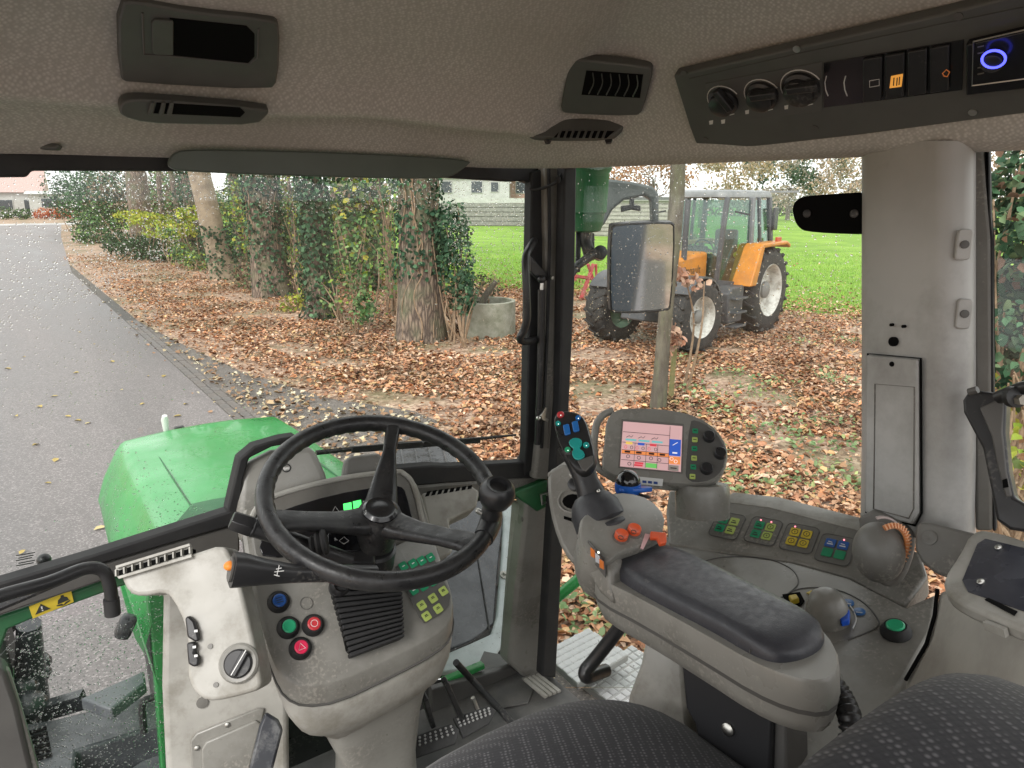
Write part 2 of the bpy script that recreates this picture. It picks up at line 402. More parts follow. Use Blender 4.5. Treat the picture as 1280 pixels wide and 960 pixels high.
# ---- fallen leaves
LEAFC = [(.38, .22, .13), (.32, .165, .095), (.45, .29, .18), (.26, .135, .08), (.5, .36, .25), (.42, .2, .1), (.46, .32, .17), (.19, .105, .065), (.55, .42, .32), (.35, .19, .12), (.4, .25, .16)]
def scatter_leaves():
    N = 270000
    az = np.radians(35 + rng.uniform(-37, 41, N)); d = 3.0 + 36 * rng.random(N) ** 1.25
    X = d * np.sin(az); Y = d * np.cos(az)
    nz = np.array([noise.noise(V((x * .7, y * .7, 0))) for x, y in zip(X, Y)])
    p = np.ones(N); p[X < 2.2] = np.where(X[X < 2.2] > 1.8, .1, .0)
    apron = (X < np.interp(Y, [3, 6, 6.3, 7.0, 7.6, 8.8, 11, 14, 17], [2.2, 2.2, 2.8, 3.9, 3.8, 3.2, 2.7, 2.4, 2.2]))
    p[apron] *= .22
    verge = ~apron
    edgef = np.clip((X - np.interp(Y, [3, 6, 6.3, 7.0, 7.6, 8.8, 11, 14, 17], [2.2, 2.2, 2.8, 3.9, 3.8, 3.2, 2.7, 2.4, 2.2])) / .8, .3, 1); p[verge] *= edgef[verge]
    lx = lawn_x(Y); inl = X > lx; p[inl] *= (.75 * np.exp(-(X - lx)[inl] / 2.0) + .012)
    near = (X > 3.6) & (~inl); p *= np.where(near & (nz > .15), np.clip(1 - (nz - .15) * 4.5, .12, 1), 1)
    p[(d > 26)] *= .6
    k = rng.random(N) < p; X, Y = X[k], Y[k]; n = len(X); nz = nz[k]
    nrm = np.stack([rng.normal(0, .26, n), rng.normal(0, .26, n), np.ones(n)], 1)
    size = .028 + .075 * rng.random(n) ** 1.8
    P = np.stack([X, Y, .012 + rng.random(n) * .035], 1)
    t = np.array([1.2, 1.13, 1.08]) * pick(LEAFC, n, .22) * (1 - .35 * np.clip(-nz * 2.2, 0, 1))[:, None]
    ap_ = X < np.interp(Y, [3, 6, 6.3, 7.0, 7.6, 8.8, 11, 14, 17], [2.2, 2.2, 2.8, 3.9, 3.8, 3.2, 2.7, 2.4, 2.2])
    t[ap_] = pick([(.5, .41, .26), (.42, .3, .18), (.34, .21, .13), (.56, .5, .37), (.25, .15, .09)], int(ap_.sum()), .2)
    o = leaf_obj('fallen_leaves', P, size, nrm, t, m_leafmix, asp=.36, fold=.2); tag(o, 'brown and russet fallen leaves covering the verge', 'leaves', kind='stuff')
    return n
print('leaves', scatter_leaves())
# single pale leaves lying on the road: pieces of the road
lp = []
for k in range(6):
    v, l, t = leaf_tris(np.zeros((1, 3)), [.11], np.array([[.1 * (k - 3) / 3, .08, 1]]), np.array([[.5, .42, .26]]), fold=.16)
    o = np_mesh('leaf', v, 3, l, m_leafmix, rd, (0, 0, 0), np.repeat(pick([(.5, .42, .22), (.55, .5, .38), (.42, .32, .12)], 1, .1), 4, axis=0)); lp.append(o)
spots = [(98, 526), (110, 529), (50, 508), (68, 495), (118, 430), (140, 452), (95, 466), (172, 402), (205, 470), (45, 556), (70, 575), (152, 487), (30, 446), (85, 520), (178, 505), (222, 520), (10, 461), (60, 604), (130, 378), (100, 415), (210, 432), (160, 440), (185, 470), (28, 690), (125, 660), (20, 520), (190, 545), (232, 505)]
for i, (px, py) in enumerate(spots):
    p = at(px, py, z=.012); o = lp[i] if i < 6 else lp[random.randrange(6)].copy()
    if i >= 6: COL.objects.link(o)
    o.location = (p.x, p.y, .012); o.rotation_euler = (0, 0, random.uniform(0, 6.28)); s_ = random.uniform(.5, .95); o.scale = (s_, s_, s_)
# ---- grass blades: near half of the lawn and weedy tufts among the leaves
def grass(name, X, Y, h, cols, label):
    n = len(X); a = rng.random(n) * 6.283; w_ = rng.uniform(.006, .014, n); hh = h * rng.uniform(.5, 1.3, n)
    b = np.stack([X, Y, np.zeros(n)], 1); s = np.stack([np.cos(a), np.sin(a), np.zeros(n)], 1) * w_[:, None]
    tip = b + np.stack([rng.normal(0, .3, n) * hh, rng.normal(0, .3, n) * hh, hh], 1)
    v = np.stack([b - s, b + s, tip], 1).reshape(-1, 3)
    o = np_mesh(name, v, 3, np.arange(n * 3), m_blade, None, (0, 0, 0), pick(cols, n, .2)); tag(o, label, 'grass', kind='stuff')
N = 90000; az_ = np.radians(35 + rng.uniform(-12, 27, N)); d_ = 12 + 30 * rng.random(N); X = d_ * np.sin(az_); Y = d_ * np.cos(az_)
k = rng.random(N) < np.clip((X - lawn_x(Y)) / 2.6 + .55, 0, 1) * np.clip((44 - d_) / 16, 0, 1); grass('lawn_grass', X[k], Y[k], .07, [(.18, .36, .045), (.28, .48, .065), (.14, .29, .04), (.34, .46, .1), (.22, .42, .05)], 'bright green mown grass of the lawn behind the parked tractor')
tuft = []
for px, py in [(940, 490), (965, 480), (885, 500), (900, 520), (1030, 530), (1010, 560), (1060, 560), (1065, 610), (945, 540), (1020, 470), (870, 490), (930, 620), (900, 600), (990, 610), (1050, 480), (760, 760), (770, 790), (735, 770), (1040, 590), (955, 500), (985, 540), (915, 470), (860, 450), (1060, 430), (1000, 430), (890, 560)]:
    p = at(px, py, z=0)
    for _ in range(46): tuft.append((p.x + random.gauss(0, .17), p.y + random.gauss(0, .17)))
tuft = np.array(tuft); n_ = len(tuft); P = np.stack([tuft[:, 0], tuft[:, 1], rng.uniform(.03, .1, n_)], 1)
o = leaf_obj('weeds', P, rng.uniform(.03, .075, n_), rng.normal(0, .5, (n_, 3)) + np.array([0, 0, 1]), pick([(.24, .36, .17), (.32, .43, .22), (.18, .28, .12), (.36, .42, .18)], n_, .2), m_foliage, asp=.3); tag(o, 'light green weeds sprouting through the leaves beside the cab', 'weeds', kind='stuff')
# ---- trees
def bark_mat():
    m, n, b = newmat('cracked_bark'); L = n.links.new; tc = nd(n, 'TexCoord'); mp = nd(n, 'Mapping'); mp.inputs['Scale'].default_value = (1, 1, .22); L(tc.outputs['Object'], mp.inputs[0])
    ns = nd(n, 'TexNoise', i_Scale=9, i_Detail=4); L(mp.outputs[0], ns.inputs['Vector']); vm = nd(n, 'VectorMath', operation='SCALE', i_Scale=.12); L(ns.outputs['Color'], vm.inputs[0]); ad = nd(n, 'VectorMath', operation='ADD'); L(mp.outputs[0], ad.inputs[0]); L(vm.outputs[0], ad.inputs[1])
    v = nd(n, 'TexVoronoi', feature='DISTANCE_TO_EDGE', i_Scale=16); L(ad.outputs[0], v.inputs['Vector'])
    cr = nd(n, 'ValToRGB'); e = cr.color_ramp.elements; e[0].position = 0; e[0].color = (.07, .05, .04, 1); e[1].position = .3; e[1].color = (.27, .2, .15, 1); L(v.outputs['Distance'], cr.inputs[0])
    n2 = nd(n, 'TexNoise', i_Scale=2.2, i_Detail=5); L(tc.outputs['Object'], n2.inputs['Vector']); mr = nd(n, 'MapRange', i_1=.45, i_2=.7, i_3=0, i_4=.7); L(n2.outputs[0], mr.inputs[0]); mx = nd(n, 'MixRGB'); L(mr.outputs[0], mx.inputs[0]); L(cr.outputs[0], mx.inputs[1]); mx.inputs[2].default_value = (.13, .15, .08, 1)
    L(mx.outputs[0], b.inputs['Base Color']); b.inputs['Roughness'].default_value = .9; bp = nd(n, 'Bump', i_Strength=1, i_Distance=.03); L(v.outputs['Distance'], bp.inputs['Height']); L(bp.outputs[0], b.inputs['Normal']); return m
m_bark = bark_mat()
m_barkp = surf('bark_pale_beech', (.33, .26, .18), .8, col2=(.22, .17, .12), scale=4, bump=.5, bscale=20, dist=.02)
m_moss = surf('bark_mossy', (.095, .08, .062), .85, col2=(.165, .15, .11), scale=9, bump=.8, bscale=30, dist=.02, stretch=(1, 1, .3), dirt=(.11, .13, .06), dscale=6, damt=.6)
m_vine = surf('vine_stem', (.32, .22, .14), .8, col2=(.2, .14, .09), scale=20)
def trunk_mesh(mb, base, top, r0, r1, seg=14, n=10, flare=.35, wob=.05):
    base, top = V(base), V(top); pts = []; rad = []
    for i in range(n + 1):
        t = i / n; p = base.lerp(top, t); p += V((noise.noise(V((t * 3, base.x, 1))), noise.noise(V((t * 3, base.y, 5))), 0)) * wob * (t > 0)
        pts.append(p); rad.append((r0 + (r1 - r0) * t) * (1 + flare * math.exp(-t * n * .9)))
    o = len(mb.v); mb.tube(pts, rad, seg=seg)
    for i in range(o, len(mb.v)):
        x, y, z = mb.v[i]; c = base.lerp(top, min(max((z - base.z) / (top.z - base.z), 0), 1))
        k = 1 + .12 * noise.noise(V((x * 4, y * 4, z * 1.2))); mb.v[i] = (c.x + (x - c.x) * k, c.y + (y - c.y) * k, z)
def limbs(mb, base, n, ln, r, up=.7, depth=2):
    for i in range(n):
        a = random.uniform(0, 6.28); d = V((math.cos(a), math.sin(a), random.uniform(.2, 1) * up)).normalized(); p = V(base) + V((0, 0, random.uniform(-.6, .6))); L = ln * random.uniform(.6, 1.1)
        pts = [p]
        for k in range(5): d = (d + V((random.gauss(0, .2), random.gauss(0, .2), .1))).normalized(); pts.append(pts[-1] + d * L / 5)
        mb.tube(pts, [r * (1 - .16 * q) for q in range(6)], seg=6)
        if depth > 1: limbs(mb, pts[3], 3, ln * .6, r * .5, up, depth - 1); limbs(mb, pts[5], 2, ln * .5, r * .4, up, depth - 1)
IVY = [(.03, .075, .04), (.045, .11, .055), (.07, .15, .075), (.1, .19, .1), (.025, .055, .03)]
def ivy_pts(base, top, r0, r1, n, thick, z0, z1):
    z = z0 + (z1 - z0) * rng.random(n); t = (z - base[2]) / (top[2] - base[2]); a = rng.random(n) * 6.283
    rr = r0 + (r1 - r0) * t + rng.random(n) * thick * (.6 + .7 * np.array([noise.noise(V((math.cos(q) * 2, math.sin(q) * 2, zz * 1.6))) + .4 for q, zz in zip(a, z)]))
    P = np.stack([base[0] + (top[0] - base[0]) * t + np.cos(a) * rr, base[1] + (top[1] - base[1]) * t + np.sin(a) * rr, z], 1)
    N_ = np.stack([np.cos(a), np.sin(a), rng.normal(.2, .3, n)], 1) + rng.normal(0, .45, (n, 3)); return P, N_
def tree(name, label, px, py, d=None, r0=.3, r1=.22, h=7, lean=(0, 0), mat=m_bark, ivy=0, ivyr=.15, ivz=(0, 6), crown=0, cc=None, vines=0, flare=.35, isz=(.06, .12), group=None, pos=None, nl=5):
    b = V(pos) if pos else at(px, py, z=0); b.z = 0
    t = thing(name, (b.x, b.y, 0), label, 'tree', group); mb = MB(); top = V((b.x + lean[0], b.y + lean[1], h))
    trunk_mesh(mb, V((b.x, b.y, -.1)), top, r0, r1, flare=flare)
    if nl: limbs(mb, top - V((0, 0, 1)), nl, h * .45, r1 * .55)
    mb.build('trunk', mat, t, ang=80)
    if ivy:
        P, N_ = ivy_pts((b.x, b.y, 0), tuple(top), r0, r1, ivy, ivyr, *ivz); leaf_obj('ivy', P, rng.uniform(isz[0], isz[1], ivy), N_, pick(IVY, ivy, .3), m_foliage, t, (b.x, b.y, 0), asp=.42)
    if crown:
        C = [blob_pts(crown // 6, top + V((random.gauss(0, h * .22), random.gauss(0, h * .22), random.uniform(-.2, .35) * h)), (h * .25, h * .25, h * .16), .2)[0] for _ in range(6)]
        P = np.concatenate(C); leaf_obj('crown', P, rng.uniform(.07, .14, len(P)), rng.normal(size=P.shape), pick(cc or [(.35, .2, .06), (.3, .25, .08), (.4, .15, .06)], len(P)), m_foliage, t, (b.x, b.y, 0))
    for k in range(vines):
        mb = MB(); a = random.uniform(2.6, 6.0); pts = []
        for i in range(13):
            z = .1 + i * .28; a += random.gauss(0, .22); rr = r0 + (r1 - r0) * z / h + .03 + .25 * r0 * math.exp(-z * 1.2); pts.append((b.x + lean[0] * z / h + math.cos(a) * rr, b.y + lean[1] * z / h + math.sin(a) * rr, z))
        mb.tube(spline(pts, 3), random.uniform(.007, .015), seg=5).build('vine', m_vine, t)
    return t
WG = 'trees of the wood along the verge'
SLIM = [(318, 343, .07, 'slim dark stem right of the pale leaning trunk'), (372, 352, .06, 'slim stem between the ivy trunk and the green column'), (384, 346, .08, 'dark slim stem just behind the green ivy column'), (418, 372, .06, 'slim leaning stem right of the green ivy column'), (470, 362, .07, 'slim brown stem amid the evergreen bush'), (490, 375, .055, 'thin crooked stem close to the thick old trunk'), (230, 322, .12, 'dark stem among the yellow shrubs'), (262, 332, .1, 'dark stem left of the pale leaning trunk'), (205, 312, .14, 'dark stem above the low evergreen bush'), (330, 336, .09, 'slim stem hidden behind the ivy trunk')]
tree('tree', 'thick old trunk with clinging vines beside the concrete ring', 527, 424, r0=.37, r1=.29, h=7.5, lean=(.1, .1), ivy=2300, ivyr=.16, ivz=(1.1, 6.5), vines=6, crown=1500, isz=(.05, .1), group=WG)
tree('tree', 'ivy-smothered trunk like a dark green column behind small yellow shrub', 400, 398, r0=.22, r1=.18, h=7, ivy=3600, ivyr=.2, ivz=(0, 6), crown=900, isz=(.06, .12), group=WG)
tree('tree', 'brown trunk half covered with ivy between pale trunk and green column', 342, 370, r0=.42, r1=.34, h=8, lean=(-.25, 0), ivy=2300, ivyr=.16, ivz=(0, 4.5), crown=1200, vines=5, group=WG)
tree('tree', 'smooth pale leaning trunk with ivy at its foot', 283, 349, r0=.36, r1=.3, h=8, lean=(-1.15, .3), mat=m_barkp, ivy=900, ivyr=.2, ivz=(0, 1.7), crown=1400, cc=[(.35, .4, .06), (.3, .3, .06)], group=WG)
tree('tree', 'thin pale grey trunk standing behind the evergreen bush', 456, 352, r0=.17, r1=.14, h=8, lean=(-.3, 0), mat=m_barkp, crown=900, group=WG)
tree('tree', 'dark slender trunk behind the pale leaning one', 303, 338, r0=.2, r1=.16, h=8, crown=800, ivy=900, ivyr=.12, ivz=(0, 4), group=WG)
tree('tree', 'brown trunk in the shade of the dense far bushes', 182, 316, r0=.5, r1=.42, h=9, crown=1200, group=WG)
tree('tree', 'ivy-dark trunk above the yellow leafed shrubs', 246, 326, r0=.33, r1=.3, h=9, ivy=1500, ivyr=.25, ivz=(0, 5), crown=1000, group=WG)
tree('tree', 'pale brown trunk glimpsed beyond the thin grey one', 431, 330, r0=.32, r1=.28, h=9, mat=m_barkp, crown=900, group=WG)
tree('tree', 'slim mossy trunk just outside the side window', 822, 512, r0=.088, r1=.078, h=5.2, lean=(.17, -.03), mat=m_moss, flare=.25, crown=500, cc=[(.4, .2, .12), (.45, .26, .18)], nl=4)
for px, py, r_, lb in SLIM: tree('tree', lb, px, py, r0=r_, r1=r_ * .8, h=6.5, lean=(random.uniform(-.5, .5), 0), flare=.15, nl=3, ivy=160, ivyr=.06, ivz=(0, 3), group=WG)
# ---- bushes and shrubs
def bush(name, label, blobs, n, cols, size=(.05, .11), stems=8, cat='bush', group='bushes under the trees', shell=.35, stemcol=None):
    c0 = V(blobs[0][0]); base = (c0.x, c0.y, 0); t = thing(name, base, label, cat, group)
    vol = [b[1][0] * b[1][2] for b in blobs]; P = []; A = []
    for b, v_ in zip(blobs, vol):
        p, a = blob_pts(max(int(n * v_ / sum(vol)), 10), b[0], b[1], shell); P.append(p); A.append(a)
    P = np.concatenate(P); A = np.concatenate(A); k = P[:, 2] > .03; P, A = P[k], A[k]
    nz = np.array([noise.noise(V(p * 1.7)) for p in P]); k = rng.random(len(P)) < np.clip(.62 + nz * 1.3, .08, 1); P, A = P[k], A[k]
    leaf_obj('foliage', P, rng.uniform(size[0], size[1], len(P)), A * .6 + rng.normal(0, .6, A.shape) + np.array([0, 0, .4]), pick(cols, len(P), .3), m_foliage, t, base, asp=.36)
    mb = MB()
    for _ in range(stems):
        b = random.choice(blobs); e = V(b[0]) + V((random.gauss(0, .5) * b[1][0], random.gauss(0, .5) * b[1][1], random.uniform(-.3, .8) * b[1][2])); s_ = V((b[0][0] + random.gauss(0, .15) * b[1][0], b[0][1] + random.gauss(0, .15) * b[1][1], 0))
        mid = s_.lerp(e, .5) + V((random.gauss(0, .1), random.gauss(0, .1), .1)); mb.tube(spline([s_, mid, e], 4), [.022 - .0018 * q for q in range(9)], seg=5)
    mb.build('stems', stemcol or m_vine, t)
DG = [(.03, .065, .03), (.045, .1, .045), (.075, .145, .065), (.05, .08, .045)]; MG = [(.09, .19, .07), (.14, .26, .09), (.075, .14, .055), (.2, .29, .11)]; YG = [(.3, .38, .05), (.4, .45, .06), (.22, .32, .05), (.45, .42, .08)]; BR = [(.2, .14, .09), (.28, .2, .13), (.14, .1, .075), (.15, .16, .08)]
def bat(px, py, d, r): p = EYE + ray(px, py) * d; return ((p.x, p.y, p.z), r)
bush('bush', 'evergreen bush filling the gap left of the thick old trunk', [bat(465, 345, 14.6, (.75, .75, .95)), bat(440, 300, 15, (.6, .6, .9)), bat(485, 280, 15.5, (.6, .7, 1.0)), bat(425, 365, 15, (.45, .5, .6)), bat(480, 225, 16, (.6, .6, .35))], 1500, DG[2:3] + MG + MG + YG[2:3], stems=26)
bush('bush', 'upright shrub with blue-green leaves right of the thick old trunk', [bat(570, 335, 12.6, (.34, .4, .75)), bat(562, 290, 12.8, (.4, .45, .6)), bat(580, 370, 12.4, (.2, .3, .35))], 2600, [(.06, .13, .07), (.04, .09, .05), (.1, .17, .09)], stems=16)
bush('shrub', 'small bright yellow-green shrub at the foot of the ivy column', [bat(367, 382, 16.6, (.32, .3, .3)), bat(375, 372, 16.8, (.2, .2, .2))], 420, YG, stems=6)
bush('shrub', 'low light green shrub just left of the thick trunk base', [bat(455, 385, 13.6, (.2, .25, .35)), bat(445, 398, 13.4, (.15, .2, .2))], 420, MG, stems=5)
bush('bush', 'mixed twiggy bush between the ivy trunk and the green column', [bat(372, 300, 19, (.5, .6, 1.2)), bat(375, 345, 18, (.35, .5, .7)), bat(365, 240, 20, (.8, .8, .8))], 900, MG + BR + YG, stems=26)
bush('bush', 'yellow leafed shrubs spreading in front of the dark wood', [bat(185, 275, 30, (1.1, 1.2, .3)), bat(215, 288, 29, (1.2, 1, .35)), bat(240, 268, 27, (.7, .8, .35)), bat(165, 268, 32, (.8, .8, .22))], 3000, YG, size=(.07, .15), stems=14)
bush('bush', 'dark low evergreen bush under the yellow shrubs', [bat(180, 312, 31, (1.3, 1.2, .55)), bat(205, 318, 30, (.8, .8, .35)), bat(160, 305, 34, (1.2, 1, .6))], 5200, DG, size=(.07, .14), stems=6)
bush('shrub', 'light green shrub right of the dark low evergreen bush', [bat(228, 318, 27, (.6, .6, .5)), bat(245, 328, 26, (.5, .5, .4)), bat(212, 300, 28, (.4, .4, .5))], 1500, MG + YG[:1], size=(.06, .12), stems=8)
bush('bush', 'yellow leaves hanging between the pale trunk and the ivy trunk', [bat(307, 262, 23, (.6, .7, .6)), bat(312, 300, 22, (.45, .5, .6)), bat(300, 235, 24, (.7, .7, .35))], 1100, YG + MG, size=(.07, .13), stems=14)
bush('bush', 'twiggy brown undergrowth between pale and ivy trunks', [bat(312, 340, 21, (.6, .7, .5)), bat(322, 352, 20.4, (.5, .5, .3))], 1300, BR + MG[:1], stems=30)
for i, (px, py, d, r, n, c, lb) in enumerate([
    (92, 240, 60, (2.6, 3, 2.6), 5200, DG, 'dark bush at the far bend of the road'), (118, 250, 52, (2.4, 3, 2.4), 5200, DG + MG[:1], 'round dark green bush, second from the far bend'),
    (125, 285, 44, (1.7, 2, 1.7), 3600, MG + DG, 'lighter green bush low by the road edge'), (150, 245, 46, (2.2, 2, 2.2), 4200, DG + BR, 'tall dark bush above the light one'), (215, 240, 40, (2.2, 2, 1.6), 3600, MG + BR, 'olive bush behind the yellow shrubs'),
    (200, 250, 44, (2, 2, 1.8), 3000, DG + BR, 'brownish bush deep in the wood'), (330, 235, 32, (1.6, 2, 1.5), 2400, BR + MG, 'reddish brown thicket behind the ivy trunk')]):
    bush('bush', lb, [bat(px, py, d, r), bat(px + 8, py - 14, d + 2, (r[0] * .8, r[1], r[2] * .7)), bat(px - 6, py + 10, d - 1, (r[0] * .7, r[1], r[2] * .6))], n, c, size=(.1, .22), stems=6)
# far mass of the wood that closes the view between the trunks
P = []; A = []
for k in range(46):
    y = random.uniform(24, 80); x = 7.5 + y * .085 + random.uniform(0, 3.2); p, a = blob_pts(260, (x, y, random.uniform(.2, 2.6)), (1.5, 1.9, 1.3), .3); P.append(p); A.append(a)
for k in range(22):
    y = random.uniform(16.5, 26); x = 6.8 + (y - 17) * .36 + random.uniform(0, 1.6); p, a = blob_pts(130, (x, y, random.uniform(.2, 3.2)), (.9, 1.2, .9), .3); P.append(p); A.append(a)
P = np.concatenate(P); A = np.concatenate(A); k = P[:, 2] > .05; P, A = P[k], A[k]
o = leaf_obj('undergrowth', P, rng.uniform(.1, .24, len(P)), A + rng.normal(0, .6, A.shape), pick(DG + DG + BR + MG + YG[2:], len(P), .35), m_foliage); tag(o, 'dark tangled undergrowth deep in the wood behind the trunks', 'undergrowth', kind='stuff')
# ivy wall by the rear side window
hx = []
for k in range(9):
    b = bat(1262 + random.uniform(-18, 60), 215 + k * 28, 6.2 + random.uniform(-.5, .6), (.55, .5, .45)); hx.append(b)
bush('ivy_hedge', 'tall ivy hedge seen through the rear side pane', hx, 6000, IVY + [(.1, .16, .09), (.2, .12, .08), (.14, .2, .1)], size=(.06, .13), stems=40, cat='hedge', group='hedges')
bush('shrub', 'yellow and green leafed plant below the ivy hedge', [bat(1268, 560, 5.2, (.4, .4, .35)), bat(1262, 500, 5.4, (.3, .3, .3)), bat(1275, 620, 4.9, (.35, .35, .3))], 500, YG + [(.3, .17, .1), (.12, .18, .06)], size=(.05, .1), stems=40)

# ---- concrete ring
b = at(608, 424, z=0); t = thing('concrete_ring', (b.x, b.y + .35, 0), 'weathered round concrete well ring under the thick old tree', 'well ring'); c = V((b.x + .28, b.y + .4, 0))
m_conc = surf('mossy_concrete', (.28, .28, .22), .9, col2=(.36, .36, .3), scale=6, bump=.6, bscale=60, dirt=(.1, .12, .06), dscale=5, damt=.6)
MB().lathe(c, (0, 0, 1), [(.54, -.05), (.54, .66), (.47, .66), (.46, .05)], seg=40, cap=False).build('ring_wall', m_conc, t, bevel=.012)
MB().lathe(c, (0, 0, 1), [(.46, .05), (.3, .08), (.001, .1)], seg=24).build('earth_fill', surf('ring_soil', (.07, .055, .035), .9, col2=(.15, .1, .06), scale=20), t)
tag(MB().tube([c + V((-.2, .1, .3)), c + V((-.02, .02, .75)), c + V((.14, -.1, 1.02))], [.07, .065, .05], seg=9).build('cut_branch', m_moss, None), 'short cut branch sticking out of the concrete ring', 'branch')
P, A = blob_pts(260, tuple(c + V((.1, .3, .95))), (.4, .25, .22), .2)
bush('shrub', 'dark withered plant behind the concrete ring', [(tuple(c + V((.25, .55, .8))), (.45, .3, .35)), (tuple(c + V((-.3, .6, .6))), (.4, .3, .25))], 700, BR + DG, size=(.03, .07), stems=14)
p = at(668, 368, y=15.5); tag(MB().lathe((p.x, p.y, 0), (0, 0, 1), [(.2, 0), (.3, .15), (.32, .75), (.26, .95), (.2, .96)], seg=20).build('clay_pot', surf('terracotta', (.42, .16, .08), .8, col2=(.5, .24, .13), scale=8)), 'orange terracotta pot behind the grab handle', 'pot')

# ---- far houses and walls
m_white = surf('white_render', (.5, .5, .48), .85, col2=(.42, .42, .4), scale=2); m_red = surf('hazed_roof_tiles', (.5, .34, .31), .8, col2=(.44, .3, .27), scale=6); m_pink = surf('pink_brick', (.42, .3, .26), .85, col2=(.42, .24, .2), scale=5); m_dkg = surf('far_window_glass', (.06, .07, .08), .15)  # roof red is paled towards pink in place of distance haze
m_stone = surf('grey_stone_course', (.2, .195, .185), .9, col2=(.3, .29, .27), scale=4, bump=.4, bscale=10)
def house(name, label, c, size, rot, wall, roof, roofh, wins, over=.5):
    t = thing(name, (c[0], c[1], 0), label, 'house', 'houses beyond the wood'); Mz = Matrix.Rotation(rot, 3, 'Z'); L_, D_, H_ = size; C = V((c[0], c[1], 0))
    q = lambda x, y, z: C + Mz @ V((x, y, z))
    mb = MB(); mb.prism([q(-L_/2, -D_/2, 0), q(L_/2, -D_/2, 0), q(L_/2, D_/2, 0), q(-L_/2, D_/2, 0)], (0, 0, H_)); mb.build('wall', wall, t)
    mb = MB(); a = [q(-L_/2 - over, -D_/2 - over, H_ + .02), q(L_/2 + over, -D_/2 - over, H_ + .02), q(L_/2 + over, D_/2 + over, H_ + .02), q(-L_/2 - over, D_/2 + over, H_ + .02), q(-L_/2 - over, 0, H_ + roofh), q(L_/2 + over, 0, H_ + roofh)]
    mb.add(a, [(0, 1, 5, 4), (2, 3, 4, 5), (1, 2, 5), (3, 0, 4), (3, 2, 1, 0)]).build('roof', roof, t)
    for (x, z, ww, hh) in wins:
        wn = MB().box(q(x, -D_/2 - .03, z), (ww + .16, .1, hh + .16), Mz).build('window', m_white, t); MB().box(q(x, -D_/2 - .06, z), (ww, .08, hh), Mz).build('pane', m_dkg, wn)
p = EYE + ray(12, 262) * 108; house('house', 'white house with a red roof at the far end of the road', (p.x - 3, p.y + 6), (16, 9, 3.6), R(-6), m_white, m_red, 4.2, [(-5, 1.8, 2, 1.4), (-1, 1.8, 2, 1.4), (3, 1.8, 2, 1.4), (6, 1.5, 1, 2)])
p = EYE + ray(66, 255) * 104; house('house', 'low white carport annex with beige shutter beside the red roofed house', (p.x + .5, p.y + 4), (6, 6, 3.3), R(-6), m_white, m_white, .5, [(0, 2.1, 3, 1.2)])
p = EYE + ray(70, 266) * 96; bush('hedge', 'clipped orange-red hedge at the end of the road', [((p.x + dx, p.y, .75), (1.2, .7, .8)) for dx in (-1.6, -.4, .8, 1.8)], 3200, [(.5, .14, .06), (.42, .1, .05), (.55, .2, .08)], size=(.12, .22), stems=0 + 4, cat='hedge', group='hedges')
p = EYE + ray(22, 268) * 95; bush('bush', 'green front garden bush before the red roofed house', [((p.x - 1.5, p.y, .8), (1.6, .8, .9)), ((p.x + .6, p.y, .7), (1.4, .8, .8))], 2200, DG + MG, size=(.12, .24), stems=4)
# long stone wall across the lawn and houses above it
t = thing('garden_wall', (42, 63, 0), 'long grey stone garden wall across the far lawn', 'wall'); a = at(540, 282, z=0); b2 = at(850, 284, z=0); dv = (b2 - a); Lw = dv.length; dv.normalize(); nz_ = V((-dv.y, dv.x, 0))
MB().bar(a + V((0, 0, 1.1)), b2 + V((0, 0, 1.1)), .45, 2.2).build('wall_core', m_stone, t)
MB().bar(a + V((0, 0, 2.45)), b2 + V((0, 0, 2.45)), .6, .45).build('coping', m_white, t)
for r_ in range(5):
    MB().bar(a + V((0, 0, .25 + r_ * .44)) - nz_ * .25, b2 + V((0, 0, .25 + r_ * .44)) - nz_ * .25, .1, .36).build('stone_course', m_stone, t)
for (px, d, L_, H_, wl, rf, lb, rot) in [(585, 84, 10, 5, m_white, m_red, 'white house with dark windows above the far garden wall', R(-38)), (640, 86, 8, 5.5, m_pink, m_red, 'pink brick house at the end of the far garden wall', R(-40))]:
    p = EYE + ray(px, 250) * d; house('house', lb, (p.x, p.y), (L_, 7, H_), rot, wl, rf, 2.6, [(-2, 3.9, 1.2, 1.2), (1.4, 3.9, 1.2, 1.2), (3.4, 3.9, .8, 1)])
p = EYE + ray(800, 258) * 52; t = thing('garden_shed', (p.x, p.y, 0), 'grey boarded shed behind the mirror arm', 'shed'); Mz = Matrix.Rotation(R(-48), 3, 'Z'); m_board = surf('weathered_boards', (.3, .28, .26), .85, col2=(.4, .38, .35), scale=5)
MB().box((p.x, p.y, 1.2), (6.5, 4, 2.4), Mz).build('shed_wall', m_board, t)
for k in range(9): MB().box(V((p.x, p.y, .2 + k * .27)) + Mz @ V((0, -2.03, 0)), (6.6, .07, .2), Mz).build('board', m_board, t)
MB().box((p.x, p.y, 2.6), (7.1, 4.6, .2), Mz).build('roof', surf('shed_roofing', (.12, .12, .12), .8), t)
